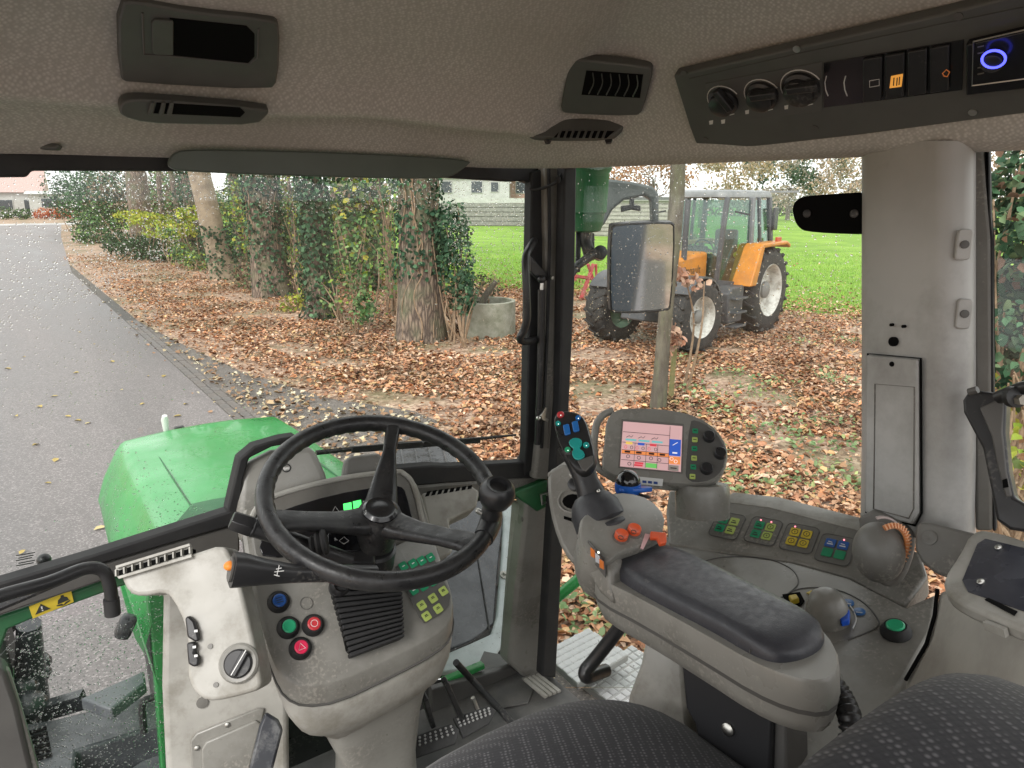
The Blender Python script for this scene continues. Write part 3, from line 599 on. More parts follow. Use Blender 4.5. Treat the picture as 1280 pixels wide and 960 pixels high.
# far hedge and bare trees beyond the lawn
p0 = at(905, 271, z=0); p1 = at(1300, 266, z=0)
bl = [(tuple(p0.lerp(p1, k / 13) + V((0, 0, 1.2 + random.uniform(-.2, .5)))), (6.5, 5, 1.7 + random.uniform(-.3, .7))) for k in range(14)]
bush('hedge', 'loose grey-green hedgerow along the far edge of the lawn', bl, 9000, [(.1, .13, .08), (.14, .16, .1), (.2, .17, .12), (.09, .12, .06)], size=(.3, .6), stems=20, cat='hedge', group='hedges')
FT = 'bare autumn trees beyond the lawn'
m_fbark = surf('far_bark', (.2, .17, .15), .9)
for i, (px, d, h, cc, lb) in enumerate([(905, 75, 12, [(.4, .3, .2), (.35, .3, .22), (.45, .32, .2)], 'spreading bare tree above the orange tractor roof'), (760, 62, 11, [(.5, .25, .14), (.45, .28, .18), (.4, .2, .12)], 'russet leafed tree behind the mirror arm'), (985, 92, 13, [(.12, .18, .12), (.1, .15, .1)], 'narrow dark green tree rising from the far hedgerow'), (1015, 96, 14, [(.3, .28, .22), (.36, .3, .24)], 'pale bare tree right of the dark narrow one'), (1060, 84, 12, [(.5, .36, .26), (.42, .33, .25)], 'beige leafed tree behind the black visor arm'), (815, 70, 11, [(.45, .25, .15), (.38, .26, .18)], 'copper leafed tree just left of the slim mossy trunk'), (945, 88, 12, [(.4, .32, .25), (.34, .3, .26)], 'grey-brown tree left of the far hedgerow'), (1260, 60, 11, [(.4, .25, .18), (.45, .3, .22)], 'reddish tree beyond the ivy hedge')]):
    p = EYE + ray(px, 262) * d; t = tree('tree', lb, 0, 0, pos=(p.x, p.y, 0), r0=.28, r1=.2, h=3.2 if i in (0, 3, 6) else 4, mat=m_fbark, nl=8, flare=.1, group=FT)
    C = [blob_pts(150, (p.x + random.gauss(0, 2.4), p.y + random.gauss(0, 2.4), random.uniform(2.6, 8)), (2.2, 2.2, 1.4) if i != 2 else (1, 1, 2), .1)[0] for _ in range(12)]; P = np.concatenate(C)
    leaf_obj('crown', P, rng.uniform(.2, .42, len(P)) * (d / 80), rng.normal(size=P.shape), pick(cc, len(P), .2), m_foliage, t, (p.x, p.y, 0))
# stake beside the slim trunk and a leafy twig
p = at(838, 500, z=0); tag(MB().tube([(p.x, p.y, -.05), (p.x + .02, p.y, .55), (p.x + .05, p.y, .95)], [.035, .032, .028], seg=8).build('tree_stake', surf('mossy_stake', (.2, .22, .09), .9, col2=(.3, .25, .12), scale=12)), 'short mossy stake beside the slim trunk', 'stake')
bush('shrub', 'dry pinkish oak sapling leaves in front of the parked tractor wheel', [bat(845, 425, 8.9, (.12, .12, .2)), bat(850, 345, 9.2, (.22, .2, .12)), bat(868, 352, 9.4, (.2, .2, .12))], 220, [(.5, .3, .22), (.45, .24, .16), (.55, .38, .28)], size=(.06, .11), stems=3, shell=.1)
# ================================================================ THE CAB we sit in: shell, panes, pillars, roof lining
def T(px, py, t): return EYE + ray(px, py) * t
GREY = (.275, .268, .243); GREYD = (.16, .156, .142); GREYL = (.4, .385, .34)
m_trim = surf('grey_trim_plastic', GREY, .37, col2=(.23, .224, .203), scale=5, bump=.12, bscale=900, dirt=(.12, .112, .095), dscale=4.5, damt=.7, rvar=.16, dist=.0006, dust=.35)
m_trimd = surf('dark_grey_plastic', (.105, .102, .095), .5, col2=(.085, .082, .077), scale=8, bump=.15, bscale=800, rvar=.08, dist=.0006)
m_trimm = surf('mid_grey_plastic', GREYD, .5, col2=(.165, .157, .142), scale=6, bump=.12, bscale=900, dirt=(.1, .09, .075), dscale=7, damt=.6, rvar=.12, dist=.0006, dust=.3)
m_triml = surf('scuffed_light_grey_plastic', (.41, .4, .365), .48, col2=(.33, .32, .29), scale=9, bump=.1, bscale=700, dirt=(.2, .185, .15), dscale=11, damt=.8, rvar=.14, dist=.0006)
m_black = surf('black_plastic', (.018, .018, .019), .38, col2=(.026, .026, .027), scale=14, bump=.08, bscale=700, rvar=.12, dist=.0006, dust=.12)
m_rub = surf('black_rubber', (.014, .014, .015), .7, col2=(.022, .022, .022), scale=20)
m_blk2 = surf('black_void', (.004, .004, .004), .9, spec=.1)
m_green = surf('green_paint', (.022, .27, .055), .3, col2=(.032, .32, .075), scale=4, rvar=.14, coat=.2, dirt=(.16, .36, .2), dscale=7, damt=.2, bump=.25, bscale=260, dist=.0012)
m_dgreen = surf('dark_green_paint', (.02, .12, .045), .45, col2=(.026, .15, .055), scale=6, rvar=.12, dirt=(.08, .08, .06), dscale=8, damt=.4)
m_steel = surf('zinc_steel', (.55, .54, .5), .35, metal=1, rvar=.1)
def lining_mat():
    m, n, b = newmat('roof_lining_cloth'); L = n.links.new; tc = nd(n, 'TexCoord'); mp = nd(n, 'Mapping'); mp.inputs['Rotation'].default_value = (.5, .35, .6); L(tc.outputs['Object'], mp.inputs[0])
    v = nd(n, 'TexVoronoi', i_Scale=190, i_Randomness=.55); L(mp.outputs[0], v.inputs['Vector'])
    cr = nd(n, 'ValToRGB'); e = cr.color_ramp.elements; e[0].position = .1; e[0].color = (.68, .665, .63, 1); e[1].position = .6; e[1].color = (.47, .458, .43, 1); L(v.outputs['Distance'], cr.inputs[0])
    ns = nd(n, 'TexNoise', i_Scale=2.2, i_Detail=6, i_Roughness=.6); L(tc.outputs['Object'], ns.inputs['Vector']); mr = nd(n, 'MapRange', i_1=.42, i_2=.7, i_3=0, i_4=.5); L(ns.outputs[0], mr.inputs[0])
    mx = nd(n, 'MixRGB'); L(mr.outputs[0], mx.inputs[0]); L(cr.outputs[0], mx.inputs[1]); mx.inputs[2].default_value = (.38, .36, .33, 1)
    L(mx.outputs[0], b.inputs['Base Color']); b.inputs['Roughness'].default_value = .95; b.inputs['Specular IOR Level'].default_value = .15
    bp = nd(n, 'Bump', i_Strength=.4, i_Distance=.0015, invert=True); L(v.outputs['Distance'], bp.inputs['Height']); L(bp.outputs[0], b.inputs['Normal']); return m
m_head = lining_mat()
def glass_mat(name, tint=(.97, .985, .975), refl=.06):
    m, n, b = newmat(name); L = n.links.new; n.nodes.remove(b)
    tr = nd(n, 'BsdfTransparent'); tr.inputs[0].default_value = rgb(tint); gl = nd(n, 'BsdfGlossy'); gl.inputs['Roughness'].default_value = .02
    lw = nd(n, 'LayerWeight', i_Blend=.12); mr = nd(n, 'MapRange', i_1=0, i_2=1, i_3=refl * .35, i_4=.7); L(lw.outputs['Fresnel'], mr.inputs[0])
    mx = nd(n, 'MixShader'); L(mr.outputs[0], mx.inputs[0]); L(tr.outputs[0], mx.inputs[1]); L(gl.outputs[0], mx.inputs[2]); L(mx.outputs[0], n.nodes['Material Output'].inputs[0]); return m
m_glass = glass_mat('window_glass')
m_drop = newmat('raindrop_water'); _b = m_drop[2]; m_drop = m_drop[0]
_b.inputs['Base Color'].default_value = (1, 1, 1, 1); _b.inputs['Roughness'].default_value = .02; _b.inputs['IOR'].default_value = 1.33; _b.inputs['Transmission Weight'].default_value = 1

cab = thing('tractor_cab', (.46, .6, 1.25), 'grey lined cab of the green tractor with beige roof lining and black-edged windows', 'cab')
# ---- roof lining, swept round the window tops
PF = [(0, .068), (.015, .07), (.045, .09), (.085, .115), (.125, .13), (.155, .13), (.178, .125), (.196, .132), (.206, .16), (.3, .222), (.38, .255), (.46, .288), (.54, .31), (.62, .318)]
PS = [(0, .068), (.02, .07), (.04, .074), (.05, .079), (.058, .086), (.066, .098), (.075, .115), (.085, .13), (.1, .148), (.14, .19), (.19, .24), (.25, .285), (.33, .308), (.4, .318)]
path = [(-.3, -.4, 0), (-.3, .1, 0), (-.28, .5, 0), (-.22, .9, 0), (-.15, 1.15, .1), (-.11, 1.26, .35), (-.04, 1.35, .8), (.05, 1.385, 1), (.2, 1.39, 1), (.35, 1.392, 1), (.5, 1.393, 1), (.65, 1.392, 1), (.75, 1.391, .97), (.86, 1.385, .85), (.96, 1.365, .6), (1.03, 1.32, .35), (1.07, 1.25, .15), (1.1, 1.12, .05), (1.14, .9, 0), (1.19, .6, 0), (1.21, .3, 0), (1.22, 0, 0), (1.22, -.4, 0)]
pp = spline([V(p) for p in path], 4); rows = []
for i, p in enumerate(pp):
    f = min(max(p.z, 0), 1); f = f * f * (3 - 2 * f); q_ = V((min(max(p.x, .12), .8), min(p.y, .77), 2.5)); o_ = V((p.x, p.y, 2.5)); d = q_ - o_
    wv_ = math.exp(-((p.x - .56) / .13) ** 2) * f
    rows.append([o_ + d * ((PS[k][0] / .4) * (1 - f) + (PF[k][0] / .62) * f) + V((0, 0, PS[k][1] * (1 - f) + (PF[k][1] + wv_ * (.01 if 4 <= k <= 8 else .004 if k in (3, 9) else 0)) * f)) for k in range(len(PF))])
mb = MB(); mb.loft(rows, cap=False, closed=False)
rim = [r_[-1] for r_ in rows]; mb.add(rim, [tuple(range(len(rim)))]); mb.build('roof_lining', m_head, cab, ang=70)
from mathutils.bvhtree import BVHTree
BV = BVHTree.FromPolygons([V(p) for p in mb.v], mb.f)
def hitp(px, py):
    r_ = BV.ray_cast(EYE, ray(px, py).normalized()); return r_[0] if r_[0] is not None else T(px, py, 1.2)
def lplane(L): return plane3(*[hitp(*q) for q in L])
MB().box((.46, .5, 2.9), (1.75, 2.0, .06)).build('roof_sky_block', m_dgreen, cab, bevel=.02)  # unseen roof box above the lining, added to block sky light
# seam of the roof hatch on the ceiling
pts = [at(a, b, z=2.807) for a, b in [(590, -14), (640, 2), (700, 11), (760, 20), (810, 25), (850, 26), (890, 17), (930, 2), (960, -14)]]
hatch = thing('roof_hatch', pts[4], 'roof hatch panel with dark seam in the ceiling cloth', 'hatch')
MB().tube(spline(pts, 5), .006, seg=8).build('seam', m_trimd, hatch)
o_ = MB().prism([p + V((0, .012, -.002)) for p in spline(pts, 5)], (0, 0, .008)).build('hatch_cloth', m_head, hatch)
tag(MB().loft([[at(px + dx * s_, 2 + dy * s_, z=2.79 - q) for dx, dy in circ(90, 24, 14)] for s_, q in ((1, 0), (1, .02), (.9, .035), (.5, .042))]).build('dome_lamp', m_black, None), 'dark oval fitting on the ceiling at the top edge', 'lamp')

# ---- front glazing
YG_ = 1.41
def pane(name, pts, n, drops, rmin, rmax, parent=cab, side=1, mat=m_glass):
    nrm = V(n); o = MB().prism(pts, nrm * .005).build(name, mat, parent)
    if drops:
        a = V(pts[0]); P0 = V(pts[0]); u = (V(pts[1]) - P0); v = (V(pts[-1]) - P0); q = V(pts[2]) - V(pts[1]) - v
        S = rng.random((drops, 2)); Rr = rmin + (rmax - rmin) * rng.random(drops) ** 3.2
        k6 = 7; vs = []; fl = []
        un = u.normalized(); vn = nrm.cross(un).normalized(); base = P0 + nrm * (.0052 if side > 0 else -.0002)
        for (s0, s1), r_ in zip(S, Rr):
            c = base + u * s0 + v * s1 + q * (s0 * s1); o0 = len(vs); ell = 1 + random.random() * .35
            for h, rr in ((0, 1), (.38, .72)):
                for k in range(k6): an = 6.2832 * k / k6; vs.append(c + (un * math.cos(an) + vn * math.sin(an) * ell) * r_ * rr + nrm * side * r_ * h)
            vs.append(c + nrm * side * r_ * .5)
            for k in range(k6):
                j = (k + 1) % k6; fl += [(o0 + k, o0 + j, o0 + k6 + j), (o0 + k, o0 + k6 + j, o0 + k6 + k), (o0 + k6 + k, o0 + k6 + j, o0 + 2 * k6)]
        r2 = np_mesh('raindrops', [tuple(p) for p in vs], 3, np.array(fl).ravel(), m_drop, o, tuple(wloc(parent)), None, True); r2['kind'] = 'stuff'
    return o
y = YG_
W0 = lambda px, py: at(px, py, y=YG_)
ws = pane('windscreen', [V((-.14, y, 1.83)), V((1.03, y, 1.83)), V((1.03, y, 2.58)), V((-.14, y, 2.58))], (0, 1, 0), 0, 0, 0)
def drops(name, parent, n, region, rmin, rmax, yy=None, plane=None, bias=3.2, side=V((0, 1, 0))):
    """rain beads standing on the outside of a pane; region = a list of outlines with weights"""
    vs = []; fl = []; k6 = 7
    for _ in range(n):
        poly = random.choice(region); s0, s1 = random.random(), random.random(); a, b, c, d = [V(p) for p in poly]
        p2 = a.lerp(b, s0).lerp(d.lerp(c, s0), s1); c3 = plane.at(p2.x, p2.y) if plane else at(p2.x, p2.y, y=yy)
        r_ = rmin + (rmax - rmin) * random.random() ** bias; nrm = plane.n if plane else side; un = nrm.orthogonal().normalized(); vn = nrm.cross(un); o0 = len(vs); el = 1 + random.random() * .3
        for h, rr in ((0, 1), (.4, .72)):
            for k in range(k6): an = 6.2832 * k / k6; vs.append(c3 + (un * math.cos(an) + vn * math.sin(an) * el) * r_ * rr + nrm * r_ * h)
        vs.append(c3 + nrm * r_ * .52)
        for k in range(k6):
            j = (k + 1) % k6; fl += [(o0 + k, o0 + j, o0 + k6 + j), (o0 + k, o0 + k6 + j, o0 + k6 + k), (o0 + k6 + k, o0 + k6 + j, o0 + 2 * k6)]
    r2 = np_mesh(name, [tuple(p) for p in vs], 3, np.array(fl).ravel(), m_drop, parent, tuple(wloc(parent)), None, True); r2['kind'] = 'stuff'
drops('raindrops', ws, 4600, [[(0, 205), (330, 205), (200, 330), (0, 420)], [(0, 205), (330, 205), (200, 330), (0, 420)], [(300, 205), (600, 215), (560, 260), (330, 270)], [(0, 330), (260, 300), (160, 480), (0, 560)]], .0005, .0016, yy=YG_ + .0053)
drops('raindrops', ws, 2600, [[(0, 400), (640, 330), (640, 580), (0, 740)], [(560, 225), (655, 225), (655, 350), (560, 330)], [(140, 540), (260, 640), (240, 690), (140, 690)], [(560, 225), (655, 225), (655, 350), (560, 330)]], .0005, .0018, yy=YG_ + .0053)
drops('raindrops', ws, 500, [[(648, 235), (668, 235), (662, 570), (650, 570)]], .0008, .0022, yy=YG_ + .0053)
# rails under the screen: black seal, grey rail, green frame, left and right of the dash
def strip(name, mat, L, d, y0=1.385, parent=cab, bevel=.004): return MB().prism([at(a, b, y=y0) for a, b in L], (0, d, 0)).build(name, mat, parent, bevel=bevel)
strip('screen_seal', m_rub, [(-60, 746), (0, 729), (110, 696), (285, 640), (310, 632), (310, 655), (285, 659), (110, 710), (0, 743), (-60, 761)], .035, 1.375)
strip('screen_rail', m_trimd, [(-60, 762), (0, 744), (110, 711), (240, 672), (300, 655), (300, 690), (200, 702), (129, 726), (92, 739), (36, 757), (0, 770), (-60, 790)], .04, 1.38)
strip('frame_rail', m_dgreen, [(-60, 791), (0, 771), (92, 740), (150, 719), (215, 699), (215, 716), (150, 734), (112, 748), (43, 773), (10, 787), (3, 806), (0, 814), (-60, 850)], .05, 1.392)
strip('screen_seal', m_rub, [(470, 588), (540, 582), (560, 583), (655, 578), (668, 560), (684, 575), (684, 600), (655, 598), (560, 604), (470, 612)], .035, 1.375)
strip('screen_rail', m_trimm, [(470, 612), (560, 604), (660, 598), (684, 600), (676, 612), (600, 616), (470, 628)], .04, 1.372, bevel=.006)
strip('frame_rail', m_dgreen, [(470, 629), (600, 617), (676, 612), (690, 604), (690, 632), (664, 636), (640, 616), (560, 630), (470, 645)], .05, 1.393)
strip('corner_plate', m_dgreen, [(640, 617), (684, 600), (690, 604), (688, 632), (672, 640), (656, 628)], .03, 1.355)
MB().tube([at(676, 618, y=1.34), at(684, 616, y=1.335), at(686, 626, y=1.335), at(678, 630, y=1.34)], .004, seg=6, closed=True).build('hinge_ring', m_steel, cab)
strip('windscreen_top_seal', m_rub, [(-60, 190), (300, 193), (560, 199), (690, 205), (676, 234), (655, 226), (640, 227), (560, 222), (300, 214), (40, 213), (34, 221), (-60, 222)], .03, 1.38)
# lower panes
lo_l = strip('lower_pane', m_glass, [(-30, 850), (20, 800), (215, 726), (215, 980), (60, 980), (20, 880)], .005, 1.42, bevel=0)
lo_r = strip('lower_pane', m_glass, [(545, 640), (640, 617), (640, 840), (545, 850)], .005, 1.42, bevel=0)
drops('raindrops', lo_l, 3000, [[(0, 780), (210, 730), (210, 960), (40, 960)]], .0006, .0022, yy=1.4255)
drops('raindrops', lo_r, 260, [[(560, 650), (640, 625), (635, 800), (565, 830)]], .0006, .0014, yy=1.4255)
# pillars
strip('pillar_seal', m_rub, [(665, 215), (684, 210), (682, 575), (655, 596), (658, 560)], .03, 1.37)
pil = strip('front_pillar', m_trim, [(682, 205), (716, 205), (716, 350), (707, 520), (700, 600), (668, 600), (681, 480), (684, 350)], .06, 1.352, bevel=.008)
MB().tube([at(698, 206, y=1.348), at(697, 300, y=1.348), at(693, 420, y=1.348), at(685, 560, y=1.348)], .003, seg=6).build('pillar_bead', m_trimm, pil)
MB().tube([at(686, 206, y=1.345), at(687, 300, y=1.345), at(684, 420, y=1.345), at(677, 560, y=1.345)], .0045, seg=6).build('pillar_bead', m_rub, pil)
p2 = strip('front_pillar_foot', m_trim, [(660, 612), (690, 612), (686, 700), (676, 845), (656, 848), (636, 830), (645, 740), (655, 660)], .05, 1.36, bevel=.01)
strip('pillar_foot_edge', m_triml, [(650, 630), (661, 632), (645, 830), (634, 828)], .04, 1.385, bevel=.006)
for a, b in ((655, 648), (639, 815)): MB().lathe(at(a, b, y=1.375), (0, -1, 0), [(.011, 0), (.011, .006), (.006, .009)], seg=12).build('screw', m_trimm, p2)
strip('door_seal', m_rub, [(706, 205), (721, 205), (719, 350), (712, 500), (706, 640), (695, 848), (678, 846), (690, 640), (700, 500)], .03, 1.31)
# side window: glass in the door, from the front pillar to the rear pillar
SW = plane3(V((1.1, 1.3, 2.5)), V((1.215, .66, 2.5)), V((1.08, 1.3, 1.4)))
sg = MB().prism(SW.pts([(716, 190), (1085, 175), (1085, 860), (690, 860)]), -SW.n * .005).build('side_pane', m_glass, cab)
SWo = Plane(SW.p - SW.n * .0053, -SW.n)
drops('raindrops', sg, 1900, [[(720, 215), (1075, 195), (1075, 420), (720, 420)]], .0005, .0019, plane=SWo)
MB().prism(SW.pts([(700, 196), (1085, 178), (1085, 193), (706, 209)], .004), SW.n * .02).build('side_window_top_seal', m_rub, cab, bevel=.004)
# rear pillar: rounded cover, lower edge behind the console
cols = [(1077, 1.205), (1078, 1.172), (1084, 1.156), (1120, 1.1445), (1150, 1.137), (1168, 1.132), (1180, 1.132), (1204, 1.148), (1214, 1.164), (1220, 1.2)]
rings = []
for py in (176, 240, 340, 450, 560, 672):
    rings.append([at(a + (0 if py < 600 else -2), py, x=x_ - (py - 190) * .00006) for a, x_ in cols] + [at(1220, py, x=1.26), at(1077, py, x=1.26)])
m_pil = surf('worn_pillar_cover', (.46, .46, .445), .5, col2=(.39, .39, .375), scale=4, bump=.1, bscale=600, dirt=(.09, .075, .06), dscale=2.6, damt=.55, rvar=.08, dist=.0006)
rp = MB().loft(rings).build('rear_pillar', m_pil, cab, ang=50)
PP = plane3(at(1090, 440, x=1.1365), at(1150, 440, x=1.119), at(1120, 640, x=1.1145))
def on(plane, name, mat, L, th, parent, bevel=.0015, d=.0, sm=0, seg=2):
    if sm: L = smooth_poly(L, sm)
    return MB().prism(plane.pts(L, d), plane.n * th).build(name, mat, parent, bevel=bevel, seg=seg)
cv = on(PP, 'access_cover', m_pil, [(1086, 443), (1150, 449), (1151, 640), (1143, 655), (1084, 640)], .006, rp, d=.002, bevel=.003)
MB().tube(PP.pts([(1094, 480), (1143, 484), (1142, 636), (1136, 648), (1092, 636)], .0083), .0012, seg=5, closed=True).build('groove', m_trimm, cv)
MB().tube(PP.pts([(1085, 442), (1151, 448), (1152, 641), (1144, 657), (1083, 641)], .0035), .0018, seg=5, closed=True).build('gap', m_blk2, cv)
for a, b, r_ in ((1117, 427, .0075), (1116, 455, .004), (1115, 406, .0025), (1130, 408, .0025)): MB().lathe(PP.at(a, b, .0065 if b > 440 else .0005), PP.n, [(r_, -.003), (r_, .003), (r_ * .7, .0035)], seg=12).build('hole', m_blk2, rp)
for a, b in ((1203, 306), (1203, 392)):
    q = at(a, b, x=1.138); pc = Plane(q, (-.75, -.62, .1)); c2 = MB().prism([pc.P(u_, v_) for u_, v_ in rrect(.02, .044, .006)], pc.n * .009).build('belt_anchor', m_pil, rp, bevel=.002); MB().lathe(pc.P(0, 0, .009), pc.n, [(.006, 0), (.006, .002), (.003, .0025)], seg=12).build('bolt', m_trimd, c2)
# rear side pane with its frame
RP_ = plane3(at(1222, 300, x=1.215), at(1222, 600, x=1.2), at(1300, 300, x=1.235))
MB().prism(RP_.pts([(1217, 176), (1231, 176), (1241, 300), (1243, 660), (1221, 660)], .0), RP_.n * .018).build('rear_window_frame', m_trimm, cab, bevel=.005)
MB().prism(RP_.pts([(1231, 176), (1239, 176), (1247, 660), (1243, 660), (1241, 300)], -.004), RP_.n * .02).build('rear_window_seal', m_rub, cab, bevel=.003)
MB().prism(RP_.pts([(1236, 176), (1500, 150), (1500, 720), (1242, 690)], -.01), -RP_.n * .005).build('rear_side_pane', m_glass, cab)
# left front pillar foot and floor
strip('left_pillar', m_trimd, [(-30, 830), (8, 840), (22, 880), (44, 975), (-30, 975)], .05, 1.375, bevel=.008)
strip('left_pillar_edge', m_trim, [(5, 838), (12, 840), (28, 890), (52, 975), (42, 975), (20, 890)], .02, 1.385, bevel=.004)
m_mat = surf('rubber_floor_mat', (.085, .085, .083), .75, col2=(.13, .128, .122), scale=9, bump=.5, bscale=350, dirt=(.2, .18, .15), dscale=4, damt=.35)
MB().box((.46, .55, 1.235), (1.2, 1.72, .03)).build('floor_mat', m_mat, cab)
MB().prism([at(a, b, z=1.252) for a, b in [(605, 815), (640, 822), (672, 852), (660, 880), (618, 888), (590, 850)]], (0, 0, .004)).build('heel_pad', m_mat, cab, bevel=.002)
strip('sill_lip', m_green, [(556, 851), (606, 830), (607, 836), (556, 860)], .02, 1.40, bevel=.003)
strip('sill_wall', m_trimd, [(540, 862), (640, 834), (660, 850), (640, 866), (540, 895)], .02, 1.385, bevel=.003)
tp = MB().prism([at(a, b, z=1.262) for a, b in [(652, 850), (672, 842), (702, 866), (680, 874)]], (0, 0, .008)).build('door_tread', m_trimm, cab, bevel=.003)
for k in range(4):
    a = at(656 + k * 5.2, 849 - k * 2, z=1.272); b = at(683 + k * 5.4, 871 - k * 2.2, z=1.272); MB().bar(a, b, .009, .006).build('rib', m_triml, tp)
# ================================================================ DASH: steering wheel, column, instrument console, left module
def mk(col, rough=.35, **k): return surf('plastic_%d_%d_%d' % tuple(int(c * 255) for c in col), col, rough, col2=tuple(c * .85 for c in col), scale=30, **k)
m_kg = mk((.02, .3, .14)); m_ky = mk((.5, .62, .16)); m_kb = mk((.03, .12, .42)); m_kr = mk((.62, .05, .06)); m_ko = mk((.75, .2, .03)); m_kyel = mk((.72, .55, .05)); m_kgr = mk((.03, .42, .2))
m_mark = surf('white_print', (.75, .75, .73), .5); m_ink = surf('dark_print', (.03, .035, .03), .5); m_wheel = surf('moulded_black_wheel', (.016, .016, .017), .38, col2=(.028, .028, .028), scale=25, bump=.5, bscale=160, dist=.0008, rvar=.14, dust=.05)
m_scr = surf('dark_display_cover', (.012, .012, .014), .12, spec=.5)
DP = Plane((.48, 1.14, 1.764), (0, -.707, .707))
dash = thing('dash_console', (.49, 1.15, 1.26), 'grey instrument console under the steering wheel on a pedestal', 'console')
A = [(300, 640), (306, 690), (315, 735), (327, 785), (340, 825), (354, 850), (378, 861), (420, 856), (490, 824), (545, 796), (564, 778), (567, 750), (552, 705), (538, 660), (524, 610), (510, 592), (470, 588), (420, 597), (343, 618), (316, 634)]
A = smooth_poly(A, 1); rA = DP.pts(A); cx = V((.49, 1.2, 0))
def dn(dz, s_, zmin=None, fl=None):
    o = []
    for p in rA:
        q = V((cx.x + (p.x - cx.x) * s_, cx.y + (p.y - cx.y) * s_, p.z - dz))
        if fl is not None: q.z = fl + (q.z - fl) * .25
        o.append(q)
    return o
rA2 = [p + (V((cx.x, cx.y, p.z)) - p).normalized() * .006 + DP.n * .005 for p in rA]
body = MB().loft([rA2, rA, dn(.022, 1.0), dn(.034, .995)]).build('console_top', m_trim, dash, ang=40)
MB().loft([dn(.037, .985), dn(.06, .985), dn(.09, .955), dn(.115, .9), dn(.13, .8), dn(.2, .5)]).build('console_bowl', m_triml, dash, ang=45)
MB().loft([[V((cx.x + (p.x - cx.x) * s_ * (.8 if z_ < 1.5 else 1) + ox, 1.16 + (p.y - cx.y) * s_ + oy, z_)) for p in rA] for s_, z_, ox, oy in ((.62, 1.62, .0, .0), (.52, 1.5, .0, .02), (.5, 1.4, .01, .03), (.54, 1.251, .01, .04))]).build('pedestal', m_trim, dash, ang=60)
MB().tube([p + V((0, 0, -.036)) for p in rA], .0022, seg=5, closed=True).build('seam', m_trimd, dash)
# instrument hood and display
hood_in = [(345, 645), (353, 638), (415, 619), (480, 608), (500, 608), (507, 616), (518, 662), (480, 672), (400, 690), (330, 700), (322, 680)]
ho = on(DP, 'display_hood', m_trimm, [(318, 642), (345, 622), (420, 603), (480, 593), (503, 595), (514, 612), (528, 668), (480, 690), (400, 706), (330, 716), (312, 690)], .012, dash, bevel=.004, sm=1)
MB().tube(spline(DP.pts([(314, 668), (318, 640), (344, 620), (422, 599), (490, 590), (506, 593), (518, 610), (530, 662)], .012), 5), .0055, seg=8).build('hood_rim', m_triml, ho)
dsp = on(DP, 'display', m_scr, hood_in, .004, ho, d=.0125, bevel=.001, sm=1)
for a, b in ((434, 634), (446, 631)):
    on(DP, 'indicator_light', emis('lit_green', (.08, .9, .15), 1.0), [(a - 5, b - 4), (a + 5, b - 6), (a + 6, b + 4), (a - 4, b + 6)], .001, dsp, d=.0168, bevel=0)
M = DP.M()
for tx, a, b, s_ in (('040', 388, 649, .012), ('080', 402, 645, .012)): text_mesh(tx, s_, M, DP.at(a, b, .0172), 'scale_number', m_mark, dsp)
MB().tube(DP.pts([(413, 645), (419, 633), (425, 641)], .0172), .0006, seg=4, closed=True).build('warning_triangle', m_mark, dsp)
on(DP, 'telltale_strip', surf('pink_telltale', (.35, .2, .22), .3), [(423, 648), (446, 639), (448, 643), (426, 653)], .001, dsp, d=.0168, bevel=0)
for a, b in ((455, 628), (463, 625), (470, 623)): on(DP, 'telltale', m_mark, [(a - 1.5, b - 1.5), (a + 1.5, b - 2), (a + 1.5, b + 1), (a - 1.5, b + 1.5)], .001, dsp, d=.0168, bevel=0)
on(DP, 'column_recess', m_trimd, [(325, 690), (345, 685), (380, 680), (420, 690), (412, 728), (352, 728), (335, 720)], .004, dash, d=.006, bevel=.002)
# round push buttons
def push(plane, px, py, r, mat, parent, tall=.012, name='push_button', coll=m_rub, d=.006):
    c = plane.at(px, py, d); b = MB().lathe(c, plane.n, [(r * 1.0, 0), (r * 1.0, tall * .35), (r * .72, tall), (r * .62, tall), (r * .62, tall * .8)], seg=28).build(name, coll, parent)
    MB().lathe(c, plane.n, [(r * .6, tall * .7), (r * .6, tall * 1.05), (r * .5, tall * 1.16), (r * .3, tall * 1.12)], seg=24).build('button_cap', mat, b); return b, c + plane.n * tall * 1.17
for a, b, m_, lb in ((348, 753, m_kb, 'b'), (360, 785, m_kgr, 'g'), (391, 782, m_kr, 'r'), (375, 811, mk((.75, .03, .1)), 't')):
    ob, c = push(DP, a, b, .0195, m_, dash)
    if lb == 't': MB().tube([c + DP.u * x_ + DP.v * y_ for x_, y_ in ((-.006, -.0045), (.006, -.0045), (0, .006))], .0008, seg=4, closed=True).build('warning_triangle', m_mark, ob)
    if lb == 'r': MB().tube([c + DP.u * x_ + DP.v * y_ for x_, y_ in circ(.006, 12)], .0006, seg=4, closed=True).build('icon', m_mark, ob)
    if lb == 'b':
        for q in (-.004, 0, .004): MB().bar(c + DP.u * -.006 + DP.v * q, c + DP.u * .006 + DP.v * q, .0012, .0006, DP.n).build('icon', m_ink, ob)
MB().tube([DP.at(383, 754, .0055) + DP.u * x_ + DP.v * y_ for x_, y_ in circ(.011, 20)], .0008, seg=4, closed=True).build('blank_plug', m_trimm, dash)
